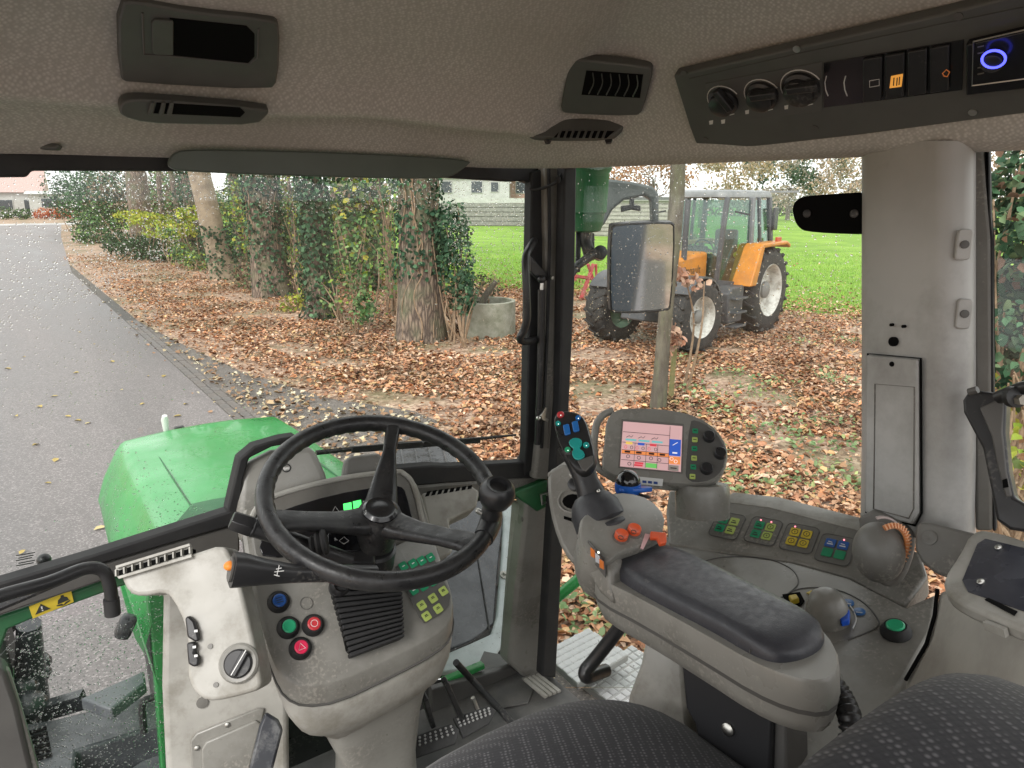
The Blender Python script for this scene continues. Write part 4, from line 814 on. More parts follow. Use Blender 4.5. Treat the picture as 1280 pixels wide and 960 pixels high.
# key pad
kp = on(DP, 'keypad', m_trimd, [(494, 709), (540, 692), (553, 722), (563, 745), (561, 757), (551, 768), (530, 779), (524, 772)], .0012, dash, d=.006, bevel=.0008)
ku = (DP.at(554, 739) - DP.at(527, 757)).normalized(); kv = DP.n.cross(ku)
def key(plane, a, b, mat, parent, s_=.0168, d=.0072, name='key', u_=None, v_=None, th=.002):
    c = plane.at(a, b, d); u_ = u_ or plane.u; v_ = v_ or plane.v
    return MB().prism([c + u_ * x_ + v_ * y_ for x_, y_ in rrect(s_, s_, s_ * .14, 2)], plane.n * th).build(name, mat, parent, bevel=.0005, seg=1), c + plane.n * th
for a, b in ((504, 708), (516, 704.5), (527, 701), (538, 697), (510, 722), (522, 718), (533, 714), (543, 710), (517, 738), (529, 733), (541, 727)):
    o, c = key(DP, a, b, m_kg, kp, u_=ku, v_=kv); MB().bar(c - ku * .003, c + ku * .003, .002, .0006, DP.n).build('icon', m_mark, o)
for a, b in ((527, 757), (541, 748), (554, 739), (533, 770.5), (547.5, 761)):
    o, c = key(DP, a, b, m_ky, kp, u_=ku, v_=kv); MB().bar(c - ku * .004, c + ku * .004, .0014, .0006, DP.n).build('icon', m_ink, o); MB().bar(c - ku * .003 + kv * .0025, c + ku * .003 + kv * .0025, .0018, .0006, DP.n).build('icon', m_ink, o)
# bellows under the column
bl = thing('column_bellows', DP.at(462, 815), 'black ribbed rubber bellows below the steering column', 'bellows')
BP = Plane(DP.p + DP.n * .035, (-.1, -.75, .66))
for k in range(13):
    l0, l1 = (414 + k * 1.9, 733 + k * 6.9), (415.5 + k * 1.9, 733 + (k + .82) * 6.9); r0_, r1_ = (503 + .25 * k, 729 + k * 5.2), (503 + .25 * k, 729 + (k + .82) * 5.2)
    on(BP, 'fold', m_rub, [l0, r0_, r1_, l1], -.06, bl, d=.004 - .0015 * abs(k - 6) / 6, bevel=.0022)
on(BP, 'core', m_blk2, [(418, 735), (500, 732), (502, 792), (440, 818), (434, 812)], -.05, bl, d=-.004)
tag(MB().lathe(DP.at(424, 735, .02), DP.n, [(.02, 0), (.02, .012), (.014, .02), (.013, .014), (.001, .013)], seg=20).build('tilt_lock_button', m_black, None), 'small round black knob beside the top of the bellows', 'knob')
# ---- steering wheel
WC = V((.4987, 1.1159, 1.9925)); WN = V((-.019, -.383, .9235)).normalized(); WP = Plane(WC, WN, up=(0, 0, 1))
sw = thing('steering_wheel', WC - WN * .06, 'black three-spoke steering wheel with a knob on its rim', 'steering wheel')
RW = .2; seg = 160; rings = []
for i in range(seg):
    a = 2 * math.pi * i / seg; d = WP.u * math.cos(a) + WP.v * math.sin(a); ring = []
    for k in range(14):
        b = 2 * math.pi * k / 14; rr = .0158 * (1 + (.055 * math.cos(a * 50) if math.cos(b) < .1 and math.sin(b) < .5 else 0)); ring.append(WC + d * (RW + rr * math.cos(b)) + WN * rr * 1.08 * math.sin(b))
    rings.append(ring)
rings.append(rings[0]); MB().loft(rings, cap=False).build('rim', m_wheel, sw, ang=80)
HC = WC - WN * .066
def spoke(px, py, wide):
    e = WP.at(px, py); d = (e - WC).normalized(); e = WC + d * (RW - .006); s_ = d.cross(WN); L = []
    for t, w_, h, th in ((0, .034, -.066, .02), (.2, .03, -.06, .0155), (.4, .024, -.046, .0125), (.7, .021 * wide, -.02, .0105), (.9, .023 * wide, -.004, .0105), (1, .027 * wide, 0, .011)):
        c = WC + d * (t * (RW - .006)) + WN * h; L.append([c + s_ * x_ * w_ / .02 + WN * y_ * th / .01 for x_, y_ in rrect(.04, .02, .0095, 3)])
    return MB().loft(L).build('spoke', m_wheel, sw, ang=60)
spoke(492, 531, .62); spoke(335, 655, 1); spoke(590, 680, 1)
hub = MB().lathe(HC, WN, [(.036, -.06), (.037, -.03), (.041, -.015), (.041, .012), (.038, .02), (.033, .022), (.0325, .016)], seg=36).build('hub', m_wheel, sw)
MB().lathe(HC, WN, [(.032, .01), (.032, .024), (.027, .029), (.022, .0275), (.012, .03), (.001, .031)], seg=36).build('hub_cap', surf('glossy_black_cap', (.012, .012, .013), .25, coat=.3), hub)
# spinner knob
kd = (WP.at(606, 652) - WC).normalized(); kc = WC + kd * (RW - .002); kn = WN
cl = MB().tube([WC + (WP.u * math.cos(a) + WP.v * math.sin(a)) * RW for a in [math.atan2(kd.dot(WP.v), kd.dot(WP.u)) + q for q in (-.2, -.1, 0, .1, .2)]], [.0185, .0195, .02, .0195, .0185], seg=16).build('knob_clamp', m_black, sw)
MB().lathe(kc + kn * .01, kn, [(.016, 0), (.017, .018), (.014, .024), (.016, .034), (.026, .042), (.031, .054), (.032, .064), (.029, .076), (.022, .083), (.017, .082), (.0155, .074), (.001, .073)], seg=30).build('spinner_knob', surf('satin_black_knob', (.02, .02, .021), .35, rvar=.05), sw)
MB().lathe(kc + kn * .02 + kd * -.014 - WP.u * .004, -kd + WN * .4, [(.005, 0), (.005, .01), (.003, .012)], seg=10).build('clamp_bolt', m_steel, cl)
# column
colm = thing('steering_column', DP.at(465, 720), 'black steering column shroud between the wheel hub and console', 'column')
MB().lathe(HC - WN * .07, -WN, [(.036, 0), (.041, .004), (.041, .05), (.037, .055), (.037, .1)], seg=30).build('column_sleeve', m_black, colm)
on(Plane(DP.p + DP.n * .07, DP.n), 'shroud', m_black, [(401, 668), (450, 666), (470, 680), (470, 706), (405, 706), (398, 690)], -.05, colm, bevel=.006)
sg_ = on(Plane(DP.p + DP.n * .0705, DP.n), 'symbol_plate', m_scr, [(410, 667), (448, 665), (450, 690), (410, 689)], .003, colm, bevel=.001)
MB().tube([Plane(DP.p + DP.n * .0745, DP.n).at(*q) for q in ((424, 676), (430, 671), (436, 676), (430, 680))], .0007, seg=4, closed=True).build('symbol', m_mark, sg_)
text_mesh('R.', .008, M, Plane(DP.p + DP.n * .0745, DP.n).at(420, 674), 'symbol', m_mark, sg_)
for k, a in enumerate((388, 395, 402)): MB().lathe(T(a, 684 - k * 3, 1.22), T(480, 664, 1.24) - T(390, 684, 1.22), [(.016 + .002 * k, 0), (.019 + .002 * k, .004), (.016 + .002 * k, .009)], seg=18).build('gaiter_ring', m_rub, colm)
# stalks
stk = thing('wiper_stalk', T(345, 668, 1.24), 'black stalk with hexagonal end pointing left behind the wheel', 'stalk')
a, b = T(440, 700, 1.28), T(283, 648, 1.2); d = (b - a).normalized()
MB().tube([a, a.lerp(b, .5), a.lerp(b, .8)], [.011, .0145, .0165], seg=14).build('stalk_arm', m_black, stk); MB().lathe(a.lerp(b, .8), d, [(.0165, 0), (.0185, .003), (.0175, .034), (.015, .037), (.014, .037)], seg=6).build('end_knob', m_black, stk, bevel=.0015)
for q in (.78, .6): MB().lathe(a.lerp(b, q), d, [(.0155 + .001 * (q > .7), 0), (.0175, .002), (.0175, .004), (.0155, .006)], seg=16).build('ring', m_black, stk)
rv = thing('shuttle_lever', T(380, 712, 1.14), 'flared black lever with an orange tip below the wheel', 'lever')
a, b = T(470, 716, 1.18), T(290, 712, 1.06); d = (b - a).normalized(); sd_ = V((0, 0, 1)); sd_ = (sd_ - d * sd_.dot(d)).normalized(); cr_ = d.cross(sd_); L = []
for t, hh, ww, dz in ((0, .011, .012, 0), (.3, .0115, .012, -.002), (.6, .0125, .013, -.004), (.8, .018, .016, -.002), (.93, .0235, .019, 0), (1, .0245, .02, .0)):
    c = a.lerp(b, t) + sd_ * dz; L.append([c + cr_ * x_ * ww / .02 + sd_ * y_ * hh / .02 for x_, y_ in rrect(.04, .04, .012, 3)])
MB().loft(L).build('lever_body', m_black, rv, ang=50)
MB().prism([b + d * .0005 + cr_ * x_ * .8 + sd_ * (y_ * .9) for x_, y_ in rrect(.03, .04, .012, 3)], d * .003).build('end_face', m_trimd, rv)
MB().ball(b + sd_ * .006 + d * .004, (.009, .009, .007)).build('orange_tip', mk((.8, .25, .03), .5), rv)
nrm_ = (EYE - a.lerp(b, .75)); nrm_ = (nrm_ - d * nrm_.dot(d)).normalized(); lc = a.lerp(b, .72) + nrm_ * .0165
for q in (((-.008, 0), (.006, .002)), ((0, -.008), (.002, .008)), ((-.002, .008), (.006, .006)), ((-.004, -.004), (.004, -.002))): MB().tube([lc + d * q[0][0] + nrm_.cross(d) * q[0][1], lc + d * q[1][0] + nrm_.cross(d) * q[1][1]], .0007, seg=4).build('symbol', m_mark, rv)
# ---- grey hump on top of the dash, seen in front of the screen
dt = thing('dash_cover', T(350, 620, 1.42), 'grey moulded cover with a bolt behind the steering wheel', 'cover'); CP = Plane((.4, 1.362, 1.95), (-.12, -.9, .35))
on(CP, 'cover_shell', m_trim, [(296, 640), (300, 600), (308, 577), (338, 562), (385, 557), (394, 561), (408, 592), (420, 640), (420, 680), (300, 680)], -.035, dt, bevel=.014, seg=4)
MB().lathe(CP.at(358, 585), CP.n, [(.0065, -.002), (.0065, .002), (.003, .003)], seg=14).build('bolt', m_steel, dt); MB().lathe(CP.at(358, 585), CP.n, [(.009, -.003), (.009, .001), (.008, .0012)], seg=14).build('washer', m_rub, dt)
tag(on(CP, 'dash_cover', m_trimm, [(428, 600), (432, 575), (440, 570), (476, 566), (482, 580), (486, 610), (486, 640), (428, 640)], -.03, None, bevel=.009, seg=3), 'small grey moulded cover right of the top spoke', 'cover')
strip('screen_seal', m_rub, [(284, 640), (293, 600), (299, 574), (318, 558), (352, 548), (372, 545), (372, 553), (340, 559), (312, 573), (304, 600), (300, 648)], .035, 1.375)
# ---- left module: air duct, levers and knob
LPn = Plane(T(270, 785, 1.13), (-.42, -.75, .5))
lm = thing('heater_module', T(270, 870, 1.15), 'scuffed pale grey module with black sliders and round knob', 'heater module')
LO = [(236, 694), (279, 680), (288, 694), (298, 720), (309, 765), (320, 815), (327, 850), (326, 862), (300, 870), (268, 877), (252, 874), (240, 862), (233, 842), (236, 820), (231, 780), (216, 750), (206, 740), (176, 746), (160, 741), (151, 722), (150, 712)]
on(LPn, 'module_shell', m_triml, smooth_poly(LO, 1), -.075, lm, bevel=.013, seg=4)
for k in range(9):
    x0 = 147 + k * 10.2; y0 = 713 - k * 3.15
    MB().prism([LPn.at(x0 + dx, y0 + dy, .004) for dx, dy in ((1.5, 0), (8.5, -2.2), (8.5, 4.2), (1.8, 6.4))], LPn.n * -.03).build('vent_slot', m_blk2, lm)
du = on(LPn, 'duct_rim', m_triml, [(145, 712), (147, 708), (236, 681), (241, 684), (241, 695), (236, 697), (150, 724), (146, 720)], .004, lm, d=-.002, bevel=.0015)
for k in range(10):
    x0 = 146 + k * 10.2; y0 = 713 - k * 3.15; MB().prism([LPn.at(x0 + dx, y0 + dy, .003) for dx, dy in ((-.6, -.5), (1.3, -1), (1.6, 7), (-.2, 7.5))], LPn.n * .006).build('duct_fin', m_triml, lm)
MB().bar(LPn.at(146, 709, .006), LPn.at(238, 681, .006), .004, .008, LPn.n).build('duct_edge', m_triml, lm); MB().bar(LPn.at(149, 722, .006), LPn.at(240, 695, .006), .004, .006, LPn.n).build('duct_edge', m_triml, lm)
on(LPn, 'slider', m_black, [(234, 772), (239, 769), (246, 776), (250, 790), (252, 800), (247, 802), (237, 796)], .012, lm, bevel=.003); on(LPn, 'slider', m_black, [(236, 803), (246, 801), (248, 808), (246, 815), (252, 822), (251, 831), (245, 833), (238, 829)], .012, lm, bevel=.003)
for a, b in ((245, 789), (243, 809), (245, 820)): on(LPn, 'symbol', m_mark, [(a - 2, b - 1.5), (a + 2, b - 2), (a + 2, b + 1), (a - 2, b + 1.5)], .0008, lm, d=.0122, bevel=0)
bz = MB().lathe(LPn.at(299, 829), LPn.n, [(.03, -.004), (.03, .004), (.027, .007), (.023, .006)], seg=32).build('knob_bezel', m_trim, lm)
MB().lathe(LPn.at(299, 829), LPn.n, [(.0215, 0), (.0215, .008), (.019, .0105), (.001, .0105)], seg=32).build('knob', m_black, lm)
kx = (LPn.at(307, 813) - LPn.at(290, 844)).normalized(); MB().bar(LPn.at(299, 829, .0135) - kx * .02, LPn.at(299, 829, .0135) + kx * .02, .011, .008, LPn.n).build('knob_grip', m_black, lm, bevel=.002); MB().bar(LPn.at(297, 829, .018) - kx * .019, LPn.at(300, 826, .018) + kx * .017, .0013, .0006, LPn.n).build('pointer_line', m_mark, lm)
for a, b in ((263, 808), (270, 856)): MB().lathe(LPn.at(a, b), LPn.n, [(.004, 0), (.004, .002), (.0015, .002)], seg=10).build('screw', m_trimm, lm)
# lower side wall with access panel
sp = thing('footwell_panel', at(270, 960, y=1.33), 'pale grey footwell wall with screwed access cover', 'wall panel'); FP = Plane(at(270, 900, y=1.3), (-.25, -.95, .15))
on(FP, 'wall_shell', m_triml, [(204, 735), (240, 735), (300, 760), (360, 800), (362, 990), (208, 990), (202, 860)], -.06, sp, bevel=.012, seg=3, d=-.02)
ac = on(FP, 'access_cover', m_trim, [(238, 925), (246, 915), (322, 884), (331, 884), (322, 925), (313, 985), (241, 985)], .006, sp, d=-.02, bevel=.003)
on(FP, 'raised_field', m_trim, [(252, 935), (258, 926), (320, 899), (326, 903), (314, 950), (306, 985), (254, 985)], .006, ac, d=-.015, bevel=.005, seg=3)
for a, b in ((246, 935), (284, 906)): MB().lathe(FP.at(a, b, -.013), FP.n, [(.005, 0), (.005, .002), (.002, .0035)], seg=12).build('screw', m_steel, ac)
MB().lathe(FP.at(253, 878, -.02), FP.n, [(.011, 0), (.011, .003), (.005, .004)], seg=14).build('plug', m_trimm, sp)
tag(on(Plane(at(335, 930, y=1.18), (-.2, -.8, .55)), 'clutch_pedal', surf('worn_dark_paint', (.02, .022, .028), .4, col2=(.04, .042, .05), scale=14, dirt=(.35, .35, .33), dscale=14, damt=.5), [(324, 908), (332, 890), (348, 900), (354, 912), (338, 975), (308, 975)], -.03, None, bevel=.005), 'scratched dark blue-black pedal arm between wall and pedestal', 'pedal')
# right side duct beside the dash
rdk = thing('side_duct', at(560, 640, y=1.33), 'pale grey air duct with slotted top right of the dash', 'air duct'); RDp = Plane(at(560, 630, y=1.3), (-.1, -.75, .65))
on(RDp, 'duct_shell', m_triml, [(527, 616), (590, 607), (600, 614), (596, 634), (562, 650), (566, 690), (548, 700), (535, 660)], -.07, rdk, bevel=.006, seg=3)
for k in range(8): on(RDp, 'vent_slot', m_blk2, [(531 + k * 7.6, 621 - k * 1.3), (536 + k * 7.6, 620 - k * 1.3), (539 + k * 7.3, 613.5 - k * 1), (534 + k * 7.3, 614.5 - k * 1)], .0015, rdk, d=-.0005, bevel=0)
# pedals and floor rod
m_pedal = surf('worn_pedal_rubber', (.03, .03, .03), .6, col2=(.05, .05, .05), scale=30)
pr_ = []
for i, (L, arm, cells, lb) in enumerate([([(513, 922), (565, 904), (575, 912), (570, 930), (515, 950)], [(530, 870), (540, 905)], [(515, 923), (566, 905), (571, 917), (514, 937)], 'left brake pedal with studded pad beside the pedestal'), ([(567, 897), (612, 882), (621, 888), (612, 905), (580, 923)], [(556, 851), (577, 898)], [(569, 898), (613, 883), (615, 893), (574, 910)], 'right brake pedal with studded pad near the door sill')]):
    pp_ = Plane(at(sum(q[0] for q in L) / 5, sum(q[1] for q in L) / 5, z=1.33), (-.05, -.7, .7)); pt = thing('brake_pedal', pp_.p, lb, 'pedal', 'brake pedals')
    on(pp_, 'pad', m_pedal, L, -.014, pt, bevel=.003); a0, a1 = at(*arm[0], z=1.5), pp_.at(*arm[1], -.01); MB().bar(a0, a1, .022, .012, (-1, 0, 0)).build('pedal_arm', m_black, pt, bevel=.003)
    c = [V(q) for q in cells]
    for r_ in range(3):
        for k in range(8):
            q = c[0].lerp(c[1], (k + .5) / 8).lerp(c[3].lerp(c[2], (k + .5) / 8), (r_ + .5) / 3); p = pp_.at(q.x, q.y); MB().lathe(p, pp_.n, [(.0032, 0), (.0022, .004)], seg=5).build('stud', surf('worn_metal_stud', (.45, .45, .44), .4) if k == 0 and r_ == 0 and i == 0 else bpy.data.materials['worn_metal_stud'], pt)
tag(MB().tube([at(570, 828, y=1.33), at(590, 850, z=1.32), at(626, 888, z=1.3), at(640, 905, z=1.29)], .0085, seg=10).build('throttle_rod', m_black, None), 'thin black rod slanting down to the floor beside pedals', 'rod')
tag(MB().tube([at(591, 872, z=1.31), at(597, 888, z=1.275)], .006, seg=8).build('floor_pin', m_steel, None), 'short bright steel pin on the floor by the pedals', 'pin')
# left grab handle
gh = thing('grab_handle', at(140, 745, y=1.25), 'black bent grab bar across the lower left of the windscreen', 'grab handle')
MB().tube(spline([at(-60, 768, y=1.22), at(0, 745, y=1.24), at(60, 728, y=1.26), at(105, 711, y=1.275), at(128, 713, y=1.28), at(137, 732, y=1.28), at(140, 752, y=1.28), at(141, 768, y=1.28)], 6), .0105, seg=12).build('bar', m_black, gh); MB().tube([at(139, 748, y=1.28), at(141, 768, y=1.28)], .0125, seg=14).build('end_sleeve', m_rub, gh); MB().tube(spline([at(-40, 775, y=1.34), at(30, 745, y=1.34), at(70, 728, y=1.33), at(108, 712, y=1.3)], 4), .008, seg=8).build('stay', m_black, gh)
# warning sticker on the green frame
stc = thing('warning_sticker', at(64, 757, y=1.388), 'yellow seat belt warning sticker on the green frame', 'sticker'); SPl = Plane(at(64, 757, y=1.3895), (0, -1, 0))
for L, ic in (([(36, 758), (64, 747), (68, 762), (41, 773)], 0), ([(64, 747), (89, 738), (92, 752), (68, 762)], 1)):
    on(SPl, 'field', m_kyel, L, .0012, stc, bevel=0); c = [V(q) for q in L]; f_ = lambda s0, s1: tuple(c[0].lerp(c[1], s0).lerp(c[3].lerp(c[2], s0), s1))
    if ic == 0:
        on(SPl, 'triangle', m_ink, [f_(.5, .15), f_(.85, .8), f_(.15, .8)], .0006, stc, d=.0014, bevel=0); on(SPl, 'mark', m_mark, [f_(.47, .38), f_(.54, .38), f_(.52, .6), f_(.48, .6)], .0004, stc, d=.0021, bevel=0); on(SPl, 'mark', m_mark, [f_(.47, .66), f_(.54, .66), f_(.54, .73), f_(.47, .73)], .0004, stc, d=.0021, bevel=0)
    else:
        on(SPl, 'figure', m_ink, [f_(.45, .12), f_(.58, .12), f_(.6, .28), f_(.74, .4), f_(.8, .7), f_(.22, .7), f_(.28, .4), f_(.43, .28)], .0006, stc, d=.0014, bevel=0); on(SPl, 'figure', m_ink, [f_(.15, .74), f_(.4, .78), f_(.5, .9), f_(.6, .78), f_(.85, .74), f_(.85, .82), f_(.55, .95), f_(.45, .95), f_(.15, .82)], .0006, stc, d=.0014, bevel=0)
for k in range(5): MB().prism([at(a, b, y=1.4175) for a, b in ((20 + k % 2 * 3, 694 + k * 3.2), (44 - k % 3 * 2, 690 + k * 3.2), (44 - k % 3 * 2, 691.2 + k * 3.2), (20 + k % 2 * 3, 695.2 + k * 3.2))], (0, .0004, 0)).build('glass_print', m_ink, ws)
# ================================================================ RIGHT SIDE: armrest, joystick, monitor, side console, seat
m_pad = surf('black_vinyl_pad', (.036, .037, .045), .42, col2=(.046, .047, .056), scale=40, bump=.35, bscale=500, rvar=.1, dist=.0008, dust=.12)
def seat_mat():
    m, n, b = newmat('charcoal_seat_cloth'); L = n.links.new; tc = nd(n, 'TexCoord'); mp = nd(n, 'Mapping'); mp.inputs['Rotation'].default_value = (.25, .2, .45); L(tc.outputs['Object'], mp.inputs[0])
    v = nd(n, 'TexVoronoi', i_Scale=190, i_Randomness=.22); L(mp.outputs[0], v.inputs['Vector'])
    cr = nd(n, 'ValToRGB'); e = cr.color_ramp.elements; e[0].position = .12; e[0].color = (.14, .138, .145, 1); e[1].position = .42; e[1].color = (.03, .03, .034, 1); L(v.outputs['Distance'], cr.inputs[0])
    ns = nd(n, 'TexNoise', i_Scale=7, i_Detail=4); L(tc.outputs['Object'], ns.inputs['Vector']); mr = nd(n, 'MapRange', i_1=.3, i_2=.7, i_3=.8, i_4=1.2); L(ns.outputs[0], mr.inputs[0]); mu = nd(n, 'VectorMath', operation='SCALE'); L(cr.outputs[0], mu.inputs[0]); L(mr.outputs[0], mu.inputs['Scale'])
    L(mu.outputs[0], b.inputs['Base Color']); b.inputs['Roughness'].default_value = .9; b.inputs['Specular IOR Level'].default_value = .2; b.inputs['Sheen Weight'].default_value = .15
    bp = nd(n, 'Bump', i_Strength=.35, i_Distance=.001, invert=True); L(v.outputs['Distance'], bp.inputs['Height']); L(bp.outputs[0], b.inputs['Normal']); return m
m_seat = seat_mat()
seat = thing('driver_seat', (.47, .4, 1.3), 'charcoal dotted cloth driver seat in the foreground', 'seat')
def cushion(u, v):
    x = (u - .5) * 2; y_ = (v - .5) * 2; return x, y_
mb = MB(); rings = []
for zz, s_ in ((1.62, .93), (1.66, .985), (1.7, 1.0), (1.74, .985), (1.765, .94), (1.778, .86), (1.786, .7), (1.789, .4), (1.79, .05)):
    ring = []
    for i in range(48):
        a = 2 * math.pi * i / 48; c_, s__ = math.cos(a), math.sin(a); ex = 2 / 3.4
        x = abs(c_) ** ex * (1 if c_ > 0 else -1) * .245 * s_; y_ = abs(s__) ** ex * (1 if s__ > 0 else -1) * .3 * s_
        ring.append(V((.455 + x, .435 + y_, zz + .048 - max(0, y_ - .12) ** 2 * 1.3 + .012 * math.cos(x * 9) - .01)))
    rings.append(ring)
mb.loft(rings).build('cushion', m_seat, seat, ang=80)
MB().box((.47, .4, 1.45), (.34, .4, .36)).build('suspension_base', m_black, seat, bevel=.02)
TOPB = [(.2, 2.1), (.215, 2.165), (.26, 2.19), (.36, 2.198), (.46, 2.196), (.54, 2.172), (.62, 2.125), (.69, 2.07), (.745, 2.01), (.765, 1.9), (.75, 1.74), (.6, 1.7), (.35, 1.7), (.22, 1.74), (.2, 1.9)]
bo = [V((p.x, 0, p.y)) for p in [V(q) for q in smooth_poly(TOPB, 2)]]; cc = V((.47, 0, 1.95)); L = []
for yy, s_ in ((.1, .8), (.085, .93), (.095, .985), (.13, 1.0), (.175, 1.0), (.193, .99), (.206, .965), (.215, .9), (.222, .75), (.226, .4)): L.append([V((cc.x + (p.x - cc.x) * s_, yy - .018, cc.z + (p.z - cc.z) * s_)) for p in bo])
MB().loft(L).build('backrest', m_seat, seat, ang=80)
# ---- armrest
AP = plane3(V((.72, .43, 2.0)), V((.715, .79, 1.955)), V((.62, .43, 1.995)))
arm = thing('armrest', (.72, .55, 1.7), 'grey armrest with black padded top beside the seat', 'armrest')
PAD = smooth_poly([(764, 706), (772, 694), (795, 683), (830, 683), (870, 700), (930, 730), (985, 757), (1022, 776), (1032, 790), (1025, 806), (1000, 818), (970, 822), (940, 812), (890, 782), (830, 752), (775, 722)], 2)
pd = []
pc = sum((AP.at(a, b) for a, b in PAD), V((0, 0, 0))) / len(PAD)
def ins(plane, L, d, s_, c=None): c = c or pc; return [c + (plane.at(a, b) - c) * s_ + plane.n * d for a, b in L]
MB().loft([ins(AP, PAD, -.014, 1.0), ins(AP, PAD, -.004, 1.0), ins(AP, PAD, .005, .975), ins(AP, PAD, .011, .9), ins(AP, PAD, .014, .7), ins(AP, PAD, .015, .3)]).build('pad', m_pad, arm, ang=80)
BOD = smooth_poly([(735, 700), (752, 690), (768, 690), (800, 676), (840, 676), (880, 700), (960, 738), (1020, 770), (1046, 800), (1050, 830), (1030, 845), (985, 838), (940, 820), (880, 786), (800, 742), (745, 716)], 1)
bp_ = lambda d, s_: ins(AP, BOD, d - .014, s_)
MB().loft([bp_(.006, .985), bp_(.002, 1.0), bp_(-.03, 1.0), bp_(-.033, .99)]).build('upper_shell', m_trim, arm, ang=45)
MB().loft([bp_(-.035, .985), bp_(-.05, .975), bp_(-.064, .94), bp_(-.07, .85)]).build('lower_shell', m_trim, arm, ang=45)
MB().loft([bp_(-.03, .992), bp_(-.038, .992)]).build('shell_seam', m_trimd, arm)
MB().bar(AP.at(939, 812, -.002), AP.at(937, 826, -.02), .002, .003, RGT).build('joint_line', m_trimd, arm)
q = AP.at(1040, 838, -.02); MB().prism([T(1030 + a * .9, 826 + b * .9, .862) for a, b in rrect(12, 8, 2)], FWD * .02).build('latch', m_trimm, arm)
cb = T(1022, 845, .868); ce = T(1058, 888, .82); mbp = spline([T(1015, 838, .875), cb, T(1042, 858, .845), T(1054, 876, .83), T(1064, 905, .8), T(1062, 945, .79)], 14)
rr = [.0118 + .0018 * (1 if (i // 2) % 2 else -1) for i in range(len(mbp))]
tag(MB().tube(mbp, rr, seg=14).build('cable_conduit', m_black, None, ang=80), 'black corrugated cable conduit leaving the armrest rear end', 'conduit')
# black support below
SBk = plane3(T(850, 830, .97), T(985, 900, .86), T(880, 955, .95)); ab = thing('armrest_bracket', SBk.at(910, 955), 'black bracket with a chrome bolt under the armrest', 'bracket')
on(SBk, 'plate', surf('flat_black_bracket', (.012, .012, .014), .55), [(851, 822), (965, 890), (962, 990), (885, 990), (868, 905), (857, 885)], -.03, ab, bevel=.004, d=-.01)
MB().lathe(SBk.at(911, 911, -.01), SBk.n, [(.0085, 0), (.0085, .004), (.005, .0065)], seg=18).build('chrome_bolt', m_steel, ab); on(SBk, 'post', m_trimd, [(963, 888), (982, 898), (984, 990), (962, 990)], -.06, ab, d=-.02, bevel=.004)
tag(MB().ball(T(990, 903, .93), (.012, .012, .01)).build('release_knob', m_black, None), 'small black release knob under the armrest rear', 'knob')
# ---- front pod of the armrest with joystick
pod = thing('control_pod', T(750, 700, 1.13), 'grey joystick pod at the front of the armrest', 'control pod')
QP = plane3(T(770, 660, 1.12), T(830, 640, 1.16), T(790, 700, 1.07))
POD = smooth_poly([(728, 688), (722, 655), (735, 640), (760, 618), (785, 616), (812, 624), (832, 645), (828, 668), (806, 684), (772, 694), (764, 704), (752, 704)], 1)
pcc = sum((QP.at(a, b) for a, b in POD), V((0, 0, 0))) / len(POD); qp = lambda d, s_: ins(QP, POD, d, s_, pcc)
MB().loft([qp(.004, .93), qp(.001, .99), qp(-.006, 1.0), qp(-.07, .96), qp(-.1, .8)]).build('pod_shell', m_trim, pod, ang=45)
side = plane3(T(730, 690, 1.10), T(765, 745, 1.045), T(735, 730, 1.09))
on(side, 'side_face', m_trim, [(722, 658), (746, 690), (762, 712), (766, 758), (748, 742), (732, 715), (724, 690)], -.04, pod, bevel=.008, seg=3)
side = Plane(side.p + side.n * .011, side.n); sw_ = on(side, 'rocker_plate', m_trimd, [(736, 675), (757, 697), (758, 722), (739, 697)], .003, pod, bevel=.001, d=-.008)
for a, b, m_ in ((742, 691, m_ko), (748, 698, surf('pale_icon', (.5, .52, .55), .4)), (753, 705, m_ko)): on(side, 'rocker', m_, [(a - 3, b - 7), (a + 2, b - 3), (a + 2.5, b + 7), (a - 2.5, b + 4)], .002, sw_, d=.003, bevel=.0006)
on(side, 'indicator_dot', emis('lit_white', (.9, .95, .8), .8), [(747.5, 689), (749.5, 689.5), (749.5, 692), (747.5, 691.5)], .001, sw_, d=.0052, bevel=0)
for a, b, r_ in ((776, 671, .0105), (792, 664, .0105)):
    MB().lathe(QP.at(a, b + 2, .003), QP.n, [(.0135, 0), (.0135, .0015), (.011, .0018)], seg=24).build('button_well', m_trimm, pod); bb = MB().lathe(QP.at(a, b + 1, .003), QP.n, [(r_, 0), (r_, .009), (r_ * .85, .0105), (r_ * .6, .009)], seg=22).build('orange_button', mk((.78, .12, .04), .4), pod); MB().tube([QP.at(a, b + 1, .0135) + QP.u * x_ + QP.v * y_ for x_, y_ in circ(.004, 8)], .0006, seg=4, closed=True).build('icon', m_ink, bb)
og = MB().prism([QP.at(a, b, .008) for a, b in ((812, 668), (832, 670), (832, 682), (824, 684), (820, 676), (812, 676))], QP.n * .008).build('orange_slider', mk((.8, .12, .04), .4), pod, bevel=.0015)
on(QP, 'slider_scale', surf('pink_white_scale', (.7, .45, .45), .5), [(800, 686), (806, 668), (813, 669), (804, 687)], .002, pod, d=.003, bevel=0)
